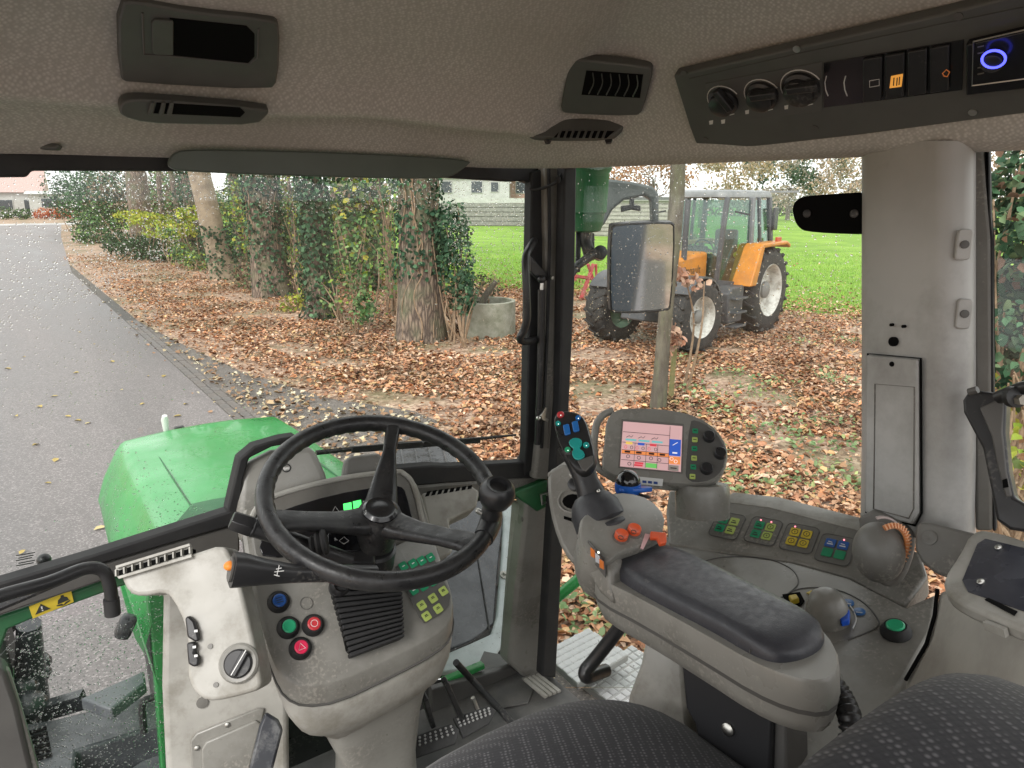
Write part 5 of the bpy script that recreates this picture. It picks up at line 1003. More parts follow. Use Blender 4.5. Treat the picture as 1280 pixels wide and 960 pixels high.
# left wing of the pod with cup recess
wing = thing('console_wing', T(720, 700, 1.28), 'light grey console wing with finger recess left of the joystick', 'console'); WG_ = plane3(T(700, 600, 1.27), T(745, 600, 1.25), T(725, 710, 1.2))
on(WG_, 'wing_shell', m_trim, smooth_poly([(683, 592), (690, 584), (708, 578), (745, 596), (760, 625), (745, 700), (734, 714), (722, 712), (703, 690), (690, 655), (684, 622)], 1), -.07, wing, bevel=.008, seg=3)
on(WG_, 'recess', m_blk2, smooth_poly([(702, 625), (712, 617), (728, 620), (730, 632), (718, 637), (706, 634)], 1), .0015, wing, d=0, bevel=0)
MB().tube(spline(WG_.pts([(699, 622), (706, 614), (722, 612), (738, 618)], .001) + WG_.pts([(738, 634), (722, 641), (706, 638), (699, 630)], .001), 4, True), .0025, seg=6, closed=True).build('recess_rim', m_trim, wing); on(WG_, 'slot', m_blk2, [(705, 645), (718, 649), (718, 653), (705, 649)], .0015, wing, d=0, bevel=0)
MB().lathe(WG_.at(719, 607), WG_.n, [(.011, 0), (.011, .012), (.007, .014)], seg=16).build('toggle', m_black, wing)
on(plane3(T(683, 592, 1.275), T(712, 572, 1.34), T(745, 596, 1.25)), 'wing_top', m_triml, [(684, 591), (712, 572), (744, 590), (720, 596), (700, 588)], -.01, wing, bevel=.002)
# joystick
jb = T(745, 640, 1.17); js = thing('joystick', jb - V((0, 0, .03)), 'black joystick with blue and green thumb buttons', 'joystick')
ja = T(716, 580, 1.2); ax = (ja - jb).normalized()
MB().lathe(jb - ax * .045, ax, [(.04, 0), (.046, .012), (.043, .018), (.036, .02), (.044, .026), (.0415, .05), (.034, .066), (.024, .075)], seg=30).build('gaiter', surf('soft_black_gaiter', (.035, .036, .04), .5, col2=(.05, .052, .057), scale=30, rvar=.1), js)
jt = T(722, 590, 1.195); L = []
HP = plane3(T(700, 530, 1.22), T(735, 560, 1.17), T(705, 575, 1.17))
sx = RGT
for (px, py, t, w_, d_) in ((744, 628, 1.175, .027, .026), (738, 612, 1.178, .0235, .023), (731, 596, 1.182, .021, .022), (725, 580, 1.186, .023, .022), (719, 562, 1.19, .029, .018)):
    c = T(px, py, t); L.append([c + RGT * x_ * w_ / .02 + FWD * y_ * d_ / .02 for x_, y_ in rrect(.04, .04, .016, 4)])
MB().loft(L).build('stem', m_black, js, ang=60)
HD = smooth_poly([(692, 530), (693, 519), (702, 513), (722, 515), (732, 524), (738, 545), (744, 568), (742, 580), (733, 590), (722, 590), (708, 574), (698, 552)], 1)
hc = sum((HP.at(a, b) for a, b in HD), V((0, 0, 0))) / len(HD); hp = lambda d, s_: ins(HP, HD, d, s_, hc)
head = MB().loft([hp(.002, .93), hp(0, .98), hp(-.005, 1.0), hp(-.016, .99), hp(-.026, .85), hp(-.03, .6)]).build('head', m_black, js, ang=45)
m_tq = mk((.02, .36, .33), .25); m_bl = mk((.02, .16, .5), .25)
HPu = (HP.at(725, 525) - HP.at(700, 532)).normalized(); HPv = HP.n.cross(HPu)
for a, b, r_, m_ in ((701, 519, .0062, m_kr), (698, 530, .0045, m_tq), (723, 523, .0045, m_bl), (710, 563, .0052, m_kgr), (733, 557, .0052, m_tq)):
    o = MB().lathe(HP.at(a, b, .002), HP.n, [(r_, 0), (r_, .003), (r_ * .8, .0045), (r_ * .3, .0046)], seg=18).build('thumb_button', m_, head); MB().ball(HP.at(a, b, .0066), .0009, seg=6, rg=4).build('pip', emis('lit_pip', (.8, 1, .9), .9), o)
for a, b in ((709, 538), (720, 534)):
    c = HP.at(a, b, .002); MB().prism([c + HPu * x_ + HPv * y_ for x_, y_ in rrect(.0105, .0215, .002, 2)], HP.n * .004).build('rocker_key', m_bl, head, bevel=.001)
bone = smooth_poly([(711, 553), (718, 548), (727, 550), (729, 556), (724, 562), (730, 565), (732, 571), (726, 576), (718, 575), (715, 568), (718, 562), (713, 559)], 1); on(HP, 'pad_key', m_tq, bone, .004, head, d=.002, bevel=.001)
on(HP, 'palm_rest', m_stalk if 'm_stalk' in globals() else m_trimd, [(722, 577), (741, 570), (742, 580), (733, 590), (728, 588)], .003, head, d=.001, bevel=.001)
MB().ball(T(748, 614, 1.15), .0035, seg=8, rg=6).build('screw', m_steel, js)
# blue domed lever behind
dl = thing('crosswise_lever', T(790, 615, 1.24), 'small black lever with a blue domed cap', 'lever'); c = T(785, 605, 1.23)
MB().ball(c + UPV * .004, (.021, .021, .021), seg=24, rg=14).build('dome', surf('gloss_black_dome', (.008, .008, .009), .12, coat=.5), dl); MB().lathe(c, UPV + FWD * -.2, [(.0212, -.014), (.0225, -.008), (.022, .002)], seg=28).build('blue_band', mk((.02, .13, .55), .3), dl)
MB().prism([c + RGT * x_ - UPV * .012 + FWD * y_ for x_, y_ in ((-.018, -.018), (.02, -.022), (.04, -.01), (.04, .004), (0, .02))], UPV * .008).build('blue_wing', mk((.02, .13, .55), .3), dl, bevel=.002); MB().loft([[c - UPV * h + RGT * (x_ * s_ + .004) + FWD * y_ * s_ for x_, y_ in circ(.03, 20)] for h, s_ in ((.016, .5), (.021, 1.15), (.025, .8), (.03, 1.25), (.04, 1.1))]).build('gaiter', m_rub, dl)
# ---- monitor
MP = plane3(T(750, 560, 1.40), T(910, 570, 1.36), T(830, 512, 1.43)); mon = thing('terminal_monitor', T(878, 645, 1.38), 'grey terminal monitor with pink screen and three knobs', 'monitor')
MO = smooth_poly([(748, 520), (765, 512), (800, 510), (840, 513), (875, 523), (898, 540), (910, 562), (908, 584), (897, 600), (878, 608), (845, 606), (800, 600), (770, 597), (752, 592), (760, 560)], 1)
MOo = smooth_poly([(742, 528), (752, 516), (768, 511), (800, 510), (840, 513), (872, 521), (896, 537), (909, 558), (910, 578), (902, 596), (884, 606), (850, 607), (800, 601), (770, 597), (750, 590), (744, 575), (742, 550)], 1)
HOLE = smooth_poly([(743, 548), (744, 535), (750, 527), (757, 526), (758, 533), (756, 548), (753, 575), (748, 580), (744, 572)], 1)
mc = MP.at(830, 558)
BODY = smooth_poly([(757, 527), (768, 512), (800, 510), (840, 513), (872, 521), (896, 537), (909, 558), (910, 578), (902, 596), (884, 606), (850, 607), (800, 601), (770, 597), (753, 588), (752, 575), (756, 548)], 1)
mp_ = lambda d, s_: ins(MP, BODY, d, s_, mc)
mbody = MB().loft([mp_(.004, .975), mp_(.001, .995), mp_(-.006, 1.0), mp_(-.03, .985), mp_(-.04, .9)]).build('monitor_shell', m_trim, mon, ang=45)
MB().tube(spline(MP.pts([(766, 513), (754, 519), (746, 530), (743, 548), (743, 565), (746, 582), (756, 591), (768, 595)], -.012), 5), .0075, seg=10).build('grip_handle', m_trim, mon)
on(MP, 'screen_bezel', m_trimm, [(777, 524), (855, 530), (853, 592), (773, 585)], .0012, mbody, d=.004, bevel=.0005)
m_pk = emis('lcd_pink', (.58, .36, .36), .38); m_lo = emis('lcd_orange', (.75, .25, .08), .4); m_lb = emis('lcd_blue', (.03, .09, .42), .45); m_lt = emis('lcd_teal', (.15, .45, .45), .4); m_lg = emis('lcd_green', (.15, .5, .12), .4); m_lr = emis('lcd_red', (.6, .06, .08), .4); m_li = surf('lcd_dark', (.06, .03, .035), .3); m_lw = emis('lcd_white', (.8, .75, .75), .4); m_ly = emis('lcd_yellow', (.7, .5, .1), .4)
scn = on(MP, 'screen', m_pk, [(779, 527), (853, 533), (851, 590), (775, 583)], .001, mbody, d=.0056, bevel=0)
def sc(u, v): a = V((779, 527)).lerp(V((853, 533)), u); b = V((775, 583)).lerp(V((851, 590)), u); return tuple(a.lerp(b, v))
def sr(name, m_, u0, v0, u1, v1, d=.0068): return on(MP, name, m_, [sc(u0, v0), sc(u1, v0), sc(u1, v1), sc(u0, v1)], .0004, scn, d=d, bevel=0)
sr('blue_field', m_lb, .79, .3, .985, .66); sr('orange_row', m_lo, .01, .62, .79, .7); sr('orange_field', m_lo, .79, .68, .985, .84); sr('green_field', m_lg, .42, .87, .6, .97); sr('grey_field', surf('lcd_grey', (.55, .5, .45), .4), .8, .87, .96, .99)
for v0 in (.22, .27 + .18, .62, .7, .84): sr('rule', m_li, .01, v0, .79, v0 + .008, .0072)
for u0 in (.79,): sr('rule', m_li, u0, .02, u0 + .006, .98, .0072)
for u0 in (.22, .41, .6): sr('rule', m_li, u0, .46, u0 + .006, .98, .0072)
for u0 in (.06, .28, .5): sr('teal_bar', m_lt, u0, .37, u0 + .18, .41)
for u0, m_ in ((.07, m_ly), (.27, m_lb), (.47, m_lr)): sr('flow_bar', m_, u0, .44, u0 + .11, .49, .0074)
for u0 in (.07, .17, .26, .36, .46, .57): MB().tube([MP.at(*sc(u0 + .022 * math.cos(q * .7854), .555 + .035 * math.sin(q * .7854)), .0072) for q in range(8)], .0004, seg=4, closed=True).build('dial_icon', m_lr if int(u0 * 100) % 20 in (7, 6) else m_li, scn)
for u0, v0 in ((.12, .76), (.3, .77), (.5, .76), (.64, .78), (.84, .73), (.91, .78), (.15, .92)): MB().tube([MP.at(*sc(u0 + .028 * math.cos(q * .7854), v0 + .036 * math.sin(q * .7854)), .0074) for q in range(8)], .0005, seg=4, closed=True).build('ring_icon', m_lw if u0 > .8 else m_li, scn)
for u0 in (.1, .3, .52): MB().tube([MP.at(*sc(u0 + a, b), .0072) for a, b in ((-.03, .34), (.02, .3), (.05, .33), (.08, .29))], .0005, seg=4).build('icon', m_li, scn)
for u0 in (.06, .25, .46, .64): sr('number', m_li, u0, .64, u0 + .09, .68, .0074)
sr('red_text', m_lr, .24, .87, .38, .91, .0074); sr('red_text', m_lr, .23, .92, .37, .96, .0074); sr('white_bar', m_lw, .85, .58, .93, .61, .0074); MB().bar(MP.at(*sc(.85, .43), .0074), MP.at(*sc(.93, .36), .0074), .0012, .0004, MP.n).build('white_icon', m_lw, scn); sr('icon', m_li, .83, .92, .93, .94, .0074)
kp2 = on(MP, 'knob_panel', m_trimd, smooth_poly([(862, 527), (870, 525), (888, 534), (903, 552), (907, 570), (903, 588), (890, 600), (868, 604), (858, 598), (857, 590)], 1), .0012, mbody, d=.004, bevel=.0006)
for i, (a, b) in enumerate(((869, 539), (868.5, 550), (868, 561), (867.5, 573), (866.5, 584), (865.5, 596))): 
    o, c = key(MP, a, b, m_ky if i % 2 else m_kg, kp2, s_=.0105, d=.0054); MB().bar(c - MP.u * .003, c + MP.u * .003, .0016, .0006, MP.n).build('icon', m_ink, o)
for a, b in ((886, 547), (900, 568), (883, 587)): MB().lathe(MP.at(a, b, .005), MP.n, [(.0115, 0), (.0105, .011), (.0095, .012), (.001, .0122)], seg=24).build('knob', m_black, kp2)
stk2 = on(MP, 'name_sticker', m_mark, [(798, 596), (829, 599), (828, 608), (796, 605)], .001, mon, d=.0045, bevel=0)
for k in range(3): on(MP, 'sticker_text', mk((.03, .08, .3)), [(803 + k * 7, 600.5 + k * .7), (808 + k * 7, 601 + k * .7), (808 + k * 7, 604 + k * .7), (803 + k * 7, 603.5 + k * .7)], .0004, stk2, d=.0057, bevel=0)
# post of the monitor
MB().lathe(T(878, 618, 1.37), UPV, [(.05, -.042), (.05, -.02), (.051, .0), (.05, .012), (.047, .02)], seg=34).build('post', m_trim, mon)
# ---- side console
SC = plane3(T(845, 622, 1.5), T(1075, 662, 1.275), T(1060, 715, 1.22)); LC = plane3(SC.at(860, 690), SC.at(1060, 715), at(1120, 800, z=1.872))
con = thing('side_console', at(1000, 700, z=1.6), 'grey side console with coloured key groups under the side window', 'console')
on(SC, 'key_slope', m_trim, [(836, 612), (850, 612), (960, 628), (1076, 658), (1150, 690), (1160, 720), (1130, 760), (1062, 722), (990, 702), (900, 690), (835, 680), (832, 640)], -.05, con, bevel=.006, seg=3)
MB().prism([SC.at(a, b, .0) + V((0, 0, .001)) for a, b in [(905, 622), (960, 628), (1076, 658), (1076, 666), (960, 636), (905, 629)]], V((.03, 0, .004))).build('console_edge', m_triml, con, bevel=.003)
on(LC, 'console_deck', m_trim, [(828, 668), (900, 690), (990, 702), (1062, 722), (1132, 758), (1172, 740), (1165, 790), (1130, 850), (1040, 990), (905, 990), (860, 760)], -.3, con, bevel=.006, seg=3)
disc = MB().tube(spline(LC.pts([(868, 705), (900, 697), (935, 696), (965, 700), (990, 712), (998, 728), (985, 742), (965, 752)], .0005), 5), .0012, seg=5).build('lid_seam', m_trimd, con)
MB().tube(spline(LC.pts([(975, 748), (1000, 736), (1040, 736), (1075, 750), (1096, 772), (1095, 785), (1060, 800)], .0005), 5), .0012, seg=5).build('plate_seam', m_trimd, con)
su = (SC.at(1050, 680) - SC.at(900, 650)).normalized(); sv = SC.n.cross(su)
GR = [((909, 657), [(-.5, .5, m_kg), (.5, .5, m_ky), (-.5, -.5, m_kg), (.5, -.5, m_ky)]), ((954, 664), [(-.5, .5, m_kg), (.5, .5, m_ky), (-.5, -.5, m_kg), (.5, -.5, m_ky)]), ((999, 673), [(-.5, .5, m_kyel), (.5, .5, m_kyel), (-.5, -.5, m_kyel), (.5, -.5, m_kyel)]), ((1044, 687), [(-.5, .5, m_kb), (.5, .5, m_kb), (-.5, -.5, m_kg), (.5, -.5, m_kg)])]
for gi, ((a, b), ks) in enumerate(GR):
    c = SC.at(a, b, .0008); W_ = .056 * (1.0 if gi else .98); pl_ = MB().prism([c + su * x_ + sv * y_ for x_, y_ in rrect(W_, .06, .009, 3)], SC.n * .0012).build('key_group', m_trimm, con, bevel=.0005)
    MB().tube([c + SC.n * .0006 + su * x_ + sv * y_ for x_, y_ in rrect(W_ + .001, .061, .009, 3)], .0011, seg=5, closed=True).build('group_groove', m_trimd, pl_)
    for ki, (x_, y_, m_) in enumerate(ks):
        cc_ = c + su * x_ * .021 + sv * y_ * .0215 + SC.n * .0014; k_ = MB().prism([cc_ + su * p + sv * q for p, q in rrect(.0175, .018, .002, 2)], SC.n * .0018).build('key', m_, pl_, bevel=.0005, seg=1); t_ = cc_ + SC.n * .002
        if gi == 3 and y_ < 0: continue
        ic = m_mark if gi == 3 else m_ink
        if gi in (2,) or (gi == 1 and x_ > 0): MB().tube([t_ + su * p + sv * q for p, q in circ(.0055, 10)], .0006, seg=4, closed=True).build('icon', ic, k_); MB().bar(t_ - sv * .002, t_ + sv * .002, .001, .0006, SC.n).build('icon', ic, k_)
        else: MB().bar(t_ - su * .005 - sv * .003, t_ + su * .005 - sv * .003, .0022, .0006, SC.n).build('icon', ic, k_); MB().bar(t_ - su * .004 + sv * .002, t_ + su * .003 + sv * .001, .0016, .0006, SC.n).build('icon', ic, k_)
    for x_ in ((-.012, .008) if gi == 1 else (-.014,) if gi == 2 else (.009,) if gi == 3 else ()): MB().ball(c + su * x_ + sv * .0235 + SC.n * .0016, .0016, seg=8, rg=5).build('red_lamp', emis('lit_red', (1, .25, .3), 1.2), pl_)
# round knob plate on the deck
kd_ = thing('deck_dial', LC.at(1030, 765), 'grey domed dial with blue pointer on the console deck', 'dial'); c = LC.at(1035, 772, .0)
MB().loft([[c + LC.u * x_ * s_ + LC.v * y_ * s_ + LC.n * h for x_, y_ in circ(.03, 26)] for h, s_ in ((-.002, 1.12), (.008, 1.1), (.025, 1.0), (.04, .8), (.048, .5), (.05, .2))]).build('dome', m_trim, kd_, ang=80)
on(LC, 'blue_pointer', mk((.02, .12, .7), .35), [(1048, 772), (1056, 764), (1063, 770), (1062, 782), (1052, 784)], .012, kd_, d=.008, bevel=.002); MB().tube(spline(LC.pts([(1058, 752), (1066, 762), (1070, 774), (1066, 786)], .002), 4), .0012, seg=5).build('scale_arc', m_mark, kd_)
on(LC, 'yellow_pointer', m_kyel, [(986, 750), (996, 748), (1000, 754), (990, 757)], .01, kd_, d=.004, bevel=.002); on(LC, 'dark_plate', m_blk2, [(978, 744), (1000, 741), (1006, 752), (998, 760), (984, 758)], .002, kd_, d=.001, bevel=0); on(LC, 'yellow_mark', m_kyel, [(1008, 742), (1014, 739), (1022, 741), (1016, 745)], .002, kd_, d=.001, bevel=0)
for a, b in ((1043, 745), (1060, 754), (1074, 765)): o = MB().lathe(LC.at(a, b, .001), LC.n, [(.009, 0), (.009, .0015), (.008, .002)], seg=18).build('blue_disc', mk((.05, .16, .4)), kd_); MB().bar(LC.at(a - 4, b, .0032), LC.at(a + 4, b + 1, .0032), .0015, .0006, LC.n).build('icon', m_mark, o)
gb = thing('green_push_button', LC.at(1120, 790), 'green push button in a black collar on the console', 'button'); push(LC, 1120, 791, .0215, m_kgr, gb, tall=.014, name='collar', d=.001)
# grey domed control with orange thumbwheel
od = thing('thumbwheel_control', T(1105, 690, 1.1), 'dark grey egg-shaped control with an orange toothed wheel', 'control'); c = T(1098, 690, 1.1); DM = Matrix((RGT, UPV, FWD)).transposed()
MB().ball(c, (.036, .046, .04), DM, seg=28, rg=18).build('dome', m_trimm, od); 
on(plane3(T(1080, 640, 1.16), T(1135, 655, 1.12), T(1110, 730, 1.14)), 'back_plate', m_trimm, smooth_poly([(1073, 632), (1142, 656), (1142, 690), (1130, 725), (1115, 735), (1100, 732), (1085, 715), (1074, 690)], 1), -.02, od, bevel=.005, d=-.012)
ow = MB().tube([c + RGT * (.006 + .027 * math.cos(a)) + UPV * (.01 + .036 * math.sin(a)) - FWD * (.018 + .012 * math.sin(a)) for a in [R(q) for q in range(-35, 125, 8)]], .0042, seg=8).build('orange_wheel', mk((.8, .3, .1), .45), od)
for q in range(-30, 122, 9):
    a = R(q); MB().bar(c + RGT * (.006 + .024 * math.cos(a)) + UPV * (.01 + .033 * math.sin(a)) - FWD * (.0235 + .012 * math.sin(a)), c + RGT * (.006 + .032 * math.cos(a)) + UPV * (.01 + .041 * math.sin(a)) - FWD * (.02 + .012 * math.sin(a)), .002, .004, FWD).build('tooth', mk((.85, .45, .25), .5) if q == -30 else bpy.data.materials['plastic_216_114_63'], ow)
MB().tube([c + RGT * (.004 + .034 * math.cos(a)) + UPV * (.012 + .042 * math.sin(a)) - FWD * .004 for a in [R(q) for q in range(35, 115, 10)]], .004, seg=8, flat=.5).build('pale_arc', surf('pale_pink_plastic', (.5, .42, .4), .5), od)
# grey block behind and storage tray
sb = plane3(T(1145, 660, 1.07), T(1200, 680, 1.02), T(1150, 735, 1.04)); blk = thing('pillar_foot_cover', sb.at(1170, 700), 'dark grey rounded cover with a plug at the pillar foot', 'cover')
on(sb, 'shell', m_trimm, smooth_poly([(1143, 660), (1150, 650), (1200, 662), (1225, 668), (1215, 690), (1195, 715), (1175, 722), (1143, 695)], 1), -.04, blk, bevel=.006); MB().lathe(sb.at(1162, 672), sb.n, [(.011, 0), (.011, .002), (.008, .003), (.002, .001)], seg=20).build('plug', m_trimm, blk)
TRp = plane3(T(1215, 670, .98), T(1180, 725, .9), T(1300, 770, .78)); tray = thing('storage_tray', TRp.at(1240, 720), 'grey rimmed storage tray with dark inset on the fender', 'tray')
on(TRp, 'rim', m_triml, smooth_poly([(1178, 722), (1200, 690), (1212, 665), (1235, 660), (1330, 690), (1380, 800), (1290, 790), (1235, 768), (1200, 752), (1182, 738)], 1), -.02, tray, bevel=.006, seg=3)
on(TRp, 'inset', surf('scratched_dark_inset', (.035, .037, .05), .25, col2=(.06, .063, .08), scale=14, rvar=.12), [(1203, 726), (1222, 680), (1232, 674), (1340, 700), (1390, 800), (1290, 768), (1210, 740)], .0008, tray, d=0, bevel=0)
for a, b in ((1248, 684), (1226, 727)): MB().ball(TRp.at(a, b, .002), (.007, .004, .003), seg=10, rg=6).build('stud', m_steel, tray)
on(TRp, 'slot', m_blk2, [(1231, 750), (1236, 748), (1272, 765), (1268, 770)], .001, tray, d=.0005, bevel=0); MB().bar(TRp.at(1232, 781, -.01), TRp.at(1258, 791, -.01), .006, .01, TRp.n).build('clip', m_triml, tray)
fb = thing('fender_lining', at(1200, 850, z=1.6), 'scuffed brown-grey fender panel right of the seat', 'panel'); FBp = plane3(T(1160, 740, .97), T(1280, 800, .84), T(1150, 860, .96))
m_fend = surf('scuffed_fender_trim', (.4, .38, .335), .6, col2=(.31, .292, .255), scale=9, bump=.2, bscale=300, dirt=(.2, .18, .15), dscale=6, damt=.6, stretch=(1, 1, .4))
on(FBp, 'panel_shell', m_fend, [(1172, 735), (1200, 745), (1320, 800), (1420, 830), (1600, 890), (1600, 1150), (1060, 1150), (1130, 850), (1160, 790)], -.05, fb, bevel=.01)
MB().tube(FBp.pts([(1172, 736), (1168, 770), (1158, 805), (1132, 850)], .001), .0025, seg=6).build('gap', m_blk2, fb)
# lower body of the console facing the seat
tag(on(plane3(T(800, 830, 1.2), T(860, 830, 1.16), T(830, 950, 1.15)), 'console_plinth', m_triml, [(806, 800), (852, 812), (858, 880), (870, 990), (770, 990), (785, 870), (800, 830)], -.08, None, bevel=.008), 'light grey base of the side console below the armrest', 'plinth')
tag(MB().tube(spline([T(783, 772, 1.25), T(765, 797, 1.28), T(742, 826, 1.3), T(732, 838, 1.3), T(733, 846, 1.3), T(745, 842, 1.33), T(757, 838, 1.36)], 5), .0125, seg=12).build('door_handle', m_black, None), 'black tubular door handle bent at its lower end', 'door handle')
# open door latch arm at the rear side window
la = thing('window_latch', T(1240, 560, .98), 'black angular latch arm on the rear side window', 'latch'); LA = plane3(T(1225, 500, 1.0), T(1270, 500, .97), T(1250, 640, .96))
on(LA, 'arm', m_black, [(1203, 500), (1212, 486), (1246, 491), (1258, 500), (1256, 540), (1261, 590), (1268, 622), (1300, 640), (1300, 668), (1262, 662), (1245, 650), (1238, 610), (1228, 560), (1212, 530), (1204, 515)], -.03, la, bevel=.004)
on(LA, 'facet', m_trimd, [(1225, 510), (1256, 496), (1254, 540), (1259, 590), (1266, 620), (1258, 622), (1248, 585), (1240, 545)], .004, la, d=0, bevel=.002); MB().tube([T(1248, 497, .97), T(1275, 486, .94), T(1310, 478, .9)], .009, seg=10).build('stay', m_black, la); MB().lathe(T(1265, 496, .945), -FWD, [(.014, 0), (.014, .01), (.008, .012)], seg=18).build('pivot', m_black, la); MB().lathe(T(1272, 500, .935), -FWD, [(.007, 0), (.007, .012)], seg=6).build('bolt', surf('rusty_bolt', (.3, .28, .24), .5, metal=.6), la); MB().tube([T(1211, 490, 1.0), T(1222, 487, .99)], .005, seg=8).build('pin', m_trimd, la); on(LA, 'slot', m_blk2, [(1253, 600), (1259, 598), (1261, 609), (1254, 610)], .001, la, d=.0045, bevel=0)
# ================================================================ OVERHEAD: visor, vents, control strip, small fittings
m_ohd = surf('overhead_grey_plastic', (.1, .102, .094), .5, col2=(.083, .085, .078), scale=8, bump=.12, bscale=700, rvar=.08, dist=.0006)
tag(MB().prism([at(a, b, y=1.34) for a, b in smooth_poly([(209, 205), (216, 190), (240, 186), (420, 190), (592, 199), (584, 208), (566, 221), (540, 224), (400, 221), (240, 215), (216, 212)], 2)], (0, .012, 0)).build('sun_visor', surf('grey_green_visor', (.1, .125, .11), .45, col2=(.085, .108, .095), scale=6, rvar=.06), None, bevel=.004), 'grey-green sun visor folded up above the windscreen', 'visor')
UPf = lplane([(160, 5), (335, 20), (240, 90)]); UPf.p += UPf.n * .004
def vent_frame(plane, outer, inner, name, label, cat, th=.006, recess=True):
    t = thing(name, plane.at(*outer[0]), label, cat)
    on(plane, 'frame', m_ohd, smooth_poly(outer, 1), .012 + th, t, d=-.012, bevel=.003, seg=2); on(plane, 'opening', m_blk2, inner, .001, t, d=th, bevel=0); return t
t = vent_frame(UPf, [(144, -12), (146, 85), (158, 90), (335, 101), (345, 88), (347, 20), (338, 12), (240, 2), (170, -12)], [(212, 22), (308, 32), (318, 42), (318, 70), (310, 78), (212, 68)], 'storage_box', 'open storage slot with grey frame in the roof lining', 'storage slot')
on(UPf, 'flap', m_ohd, [(189, 26), (193, 22), (216, 24), (216, 66), (194, 66), (190, 62)], .004, t, d=.006, bevel=.001); MB().tube(UPf.pts([(178, 16), (180, 68), (212, 70), (312, 80), (322, 72), (323, 36)], .0065), .0014, seg=5).build('lip', m_trimd, t)
ULo = Plane(T(240, 133, 1.17), (0, -.25, -.97))
LWp = Plane(hitp(240, 128), (0, -.62, -.785)); LWp.p += LWp.n * .014
t = vent_frame(LWp, [(146, 124), (152, 115), (180, 114), (334, 127), (332, 134), (318, 147), (240, 146), (180, 144), (148, 135)], [(196, 128), (300, 134), (306, 140), (300, 146), (192, 141)], 'roof_vent', 'lower left roof vent with a broken louvre', 'vent', th=.004)
for a in (188, 202, 212): on(LWp, 'louvre', m_ohd, [(a, 126), (a + 5, 126.5), (a + 2, 142), (a - 4, 141)], .004, t, d=.0052, bevel=.001)
CN = lplane([(712, 125), (812, 85), (740, 70)]); CN.p += CN.n * .008
t = vent_frame(CN, [(716, 66), (724, 65), (812, 74), (819, 80), (806, 130), (798, 137), (712, 134), (703, 130), (706, 110)], [(733, 88), (804, 93), (800, 122), (727, 118)], 'roof_vent', 'square roof vent with curved upright slats near the corner', 'vent')
for k in range(6): MB().tube(spline(CN.pts([(741 + k * 11, 91 + k * .6), (742 + k * 11, 104 + k * .6), (736 + k * 11, 117 + k * .7)], .0075), 4), .0022, seg=6, flat=.5).build('slat', m_ohd, t)
CL = lplane([(668, 172), (775, 162), (715, 153)]); CL.p += CL.n * .006
t = vent_frame(CL, [(660, 169), (690, 155), (710, 152), (786, 156), (778, 166), (765, 177), (680, 177), (664, 175)], [(700, 164), (768, 164), (758, 173), (692, 172)], 'roof_vent', 'low roof vent with short slats above the front pillar', 'vent', th=.004)
for k in range(8): on(CL, 'slat', m_ohd, [(700 + k * 8, 163), (703 + k * 8, 163), (699 + k * 8, 173), (696 + k * 8, 173)], .003, t, d=.0052, bevel=.0005)
for a in (680, 756): on(CL, 'clip', m_black, [(a, 176), (a + 10, 175), (a + 8, 180), (a + 2, 181)], .006, t, d=.002, bevel=.001)
tag(MB().prism([T(a, b, 1.1) for a, b in ((-30, 170), (40, 174), (74, 180), (70, 186), (-30, 182))], FWD * .012).build('roof_vent', m_ohd, None, bevel=.003), 'sliver of a grey roof vent at the far left', 'vent')
# ---- overhead control strip
OC = plane3(T(880, 180, 1.321), at(1280, 125, x=1.12), at(850, 85, x=.97)); oc = thing('overhead_panel', OC.at(1000, 110), 'dark overhead control strip with rotary knobs and switches', 'control panel')
on(OC, 'surround', m_ohd, [(848, 84), (1000, 48), (1180, 5), (1330, -35), (1460, -70), (1460, 102), (1280, 130), (1080, 158), (880, 182), (868, 150)], .02, oc, d=-.012, bevel=.004, seg=3)
on(OC, 'inner_face', m_ohd, [(862, 98), (1000, 66), (1200, 25), (1330, -2), (1330, 98), (1200, 118), (1060, 142), (884, 165), (874, 140)], .001, oc, d=.0082, bevel=0)
hb = on(OC, 'heater_plate', surf('heater_plate_grey', (.1, .1, .095), .5), [(882, 104), (1028, 77), (1028, 138), (886, 156)], .0012, oc, d=.0094, bevel=.0004)
for a, b, r_ in ((905, 126, .0255), (953, 119, .026), (1002, 110, .0285)):
    MB().tube([OC.at(a, b, .0112) + OC.u * (r_ + .004) * math.cos(q) + OC.v * (r_ + .004) * math.sin(q) for q in [R(k) for k in range(20, 300, 14)]], .0009, seg=4).build('scale_ring', m_mark, hb)
    kb = MB().lathe(OC.at(a, b, .0106), OC.n, [(r_, 0), (r_, .005), (r_ * .82, .008), (r_ * .8, .016), (r_ * .7, .018), (.001, .0182)], seg=30).build('rotary_knob', m_black, hb); e = OC.u * (-1 if a > 920 else .3) + OC.v * (0 if a > 920 else -1); e.normalize()
    MB().bar(OC.at(a, b, .03) - e * r_ * .9, OC.at(a, b, .03) + e * r_ * .8, .012, .012, OC.n).build('grip', m_black, kb, bevel=.002)
for a, b in ((889, 153), (1041, 0), (904, 152), (934, 140), (983, 134)): 
    if b: on(OC, 'symbol', m_mark, [(a - 2.5, b - 2), (a + 2.5, b - 3), (a + 2, b + 2), (a - 2, b + 2.5)], .0006, hb, d=.0108, bevel=0)
sp_ = on(OC, 'switch_plate', surf('gloss_black_switch_plate', (.01, .01, .011), .25), [(1030, 78), (1205, 49), (1203, 112), (1030, 134)], .0012, oc, d=.0094, bevel=.0004)
for a in (1033, 1057): MB().tube([OC.at(a + dx, b, .0112) for dx, b in ((0, 95), (-2, 103), (-1, 112), (2, 120))], .0008, seg=4).build('scale_ring', m_mark, sp_)
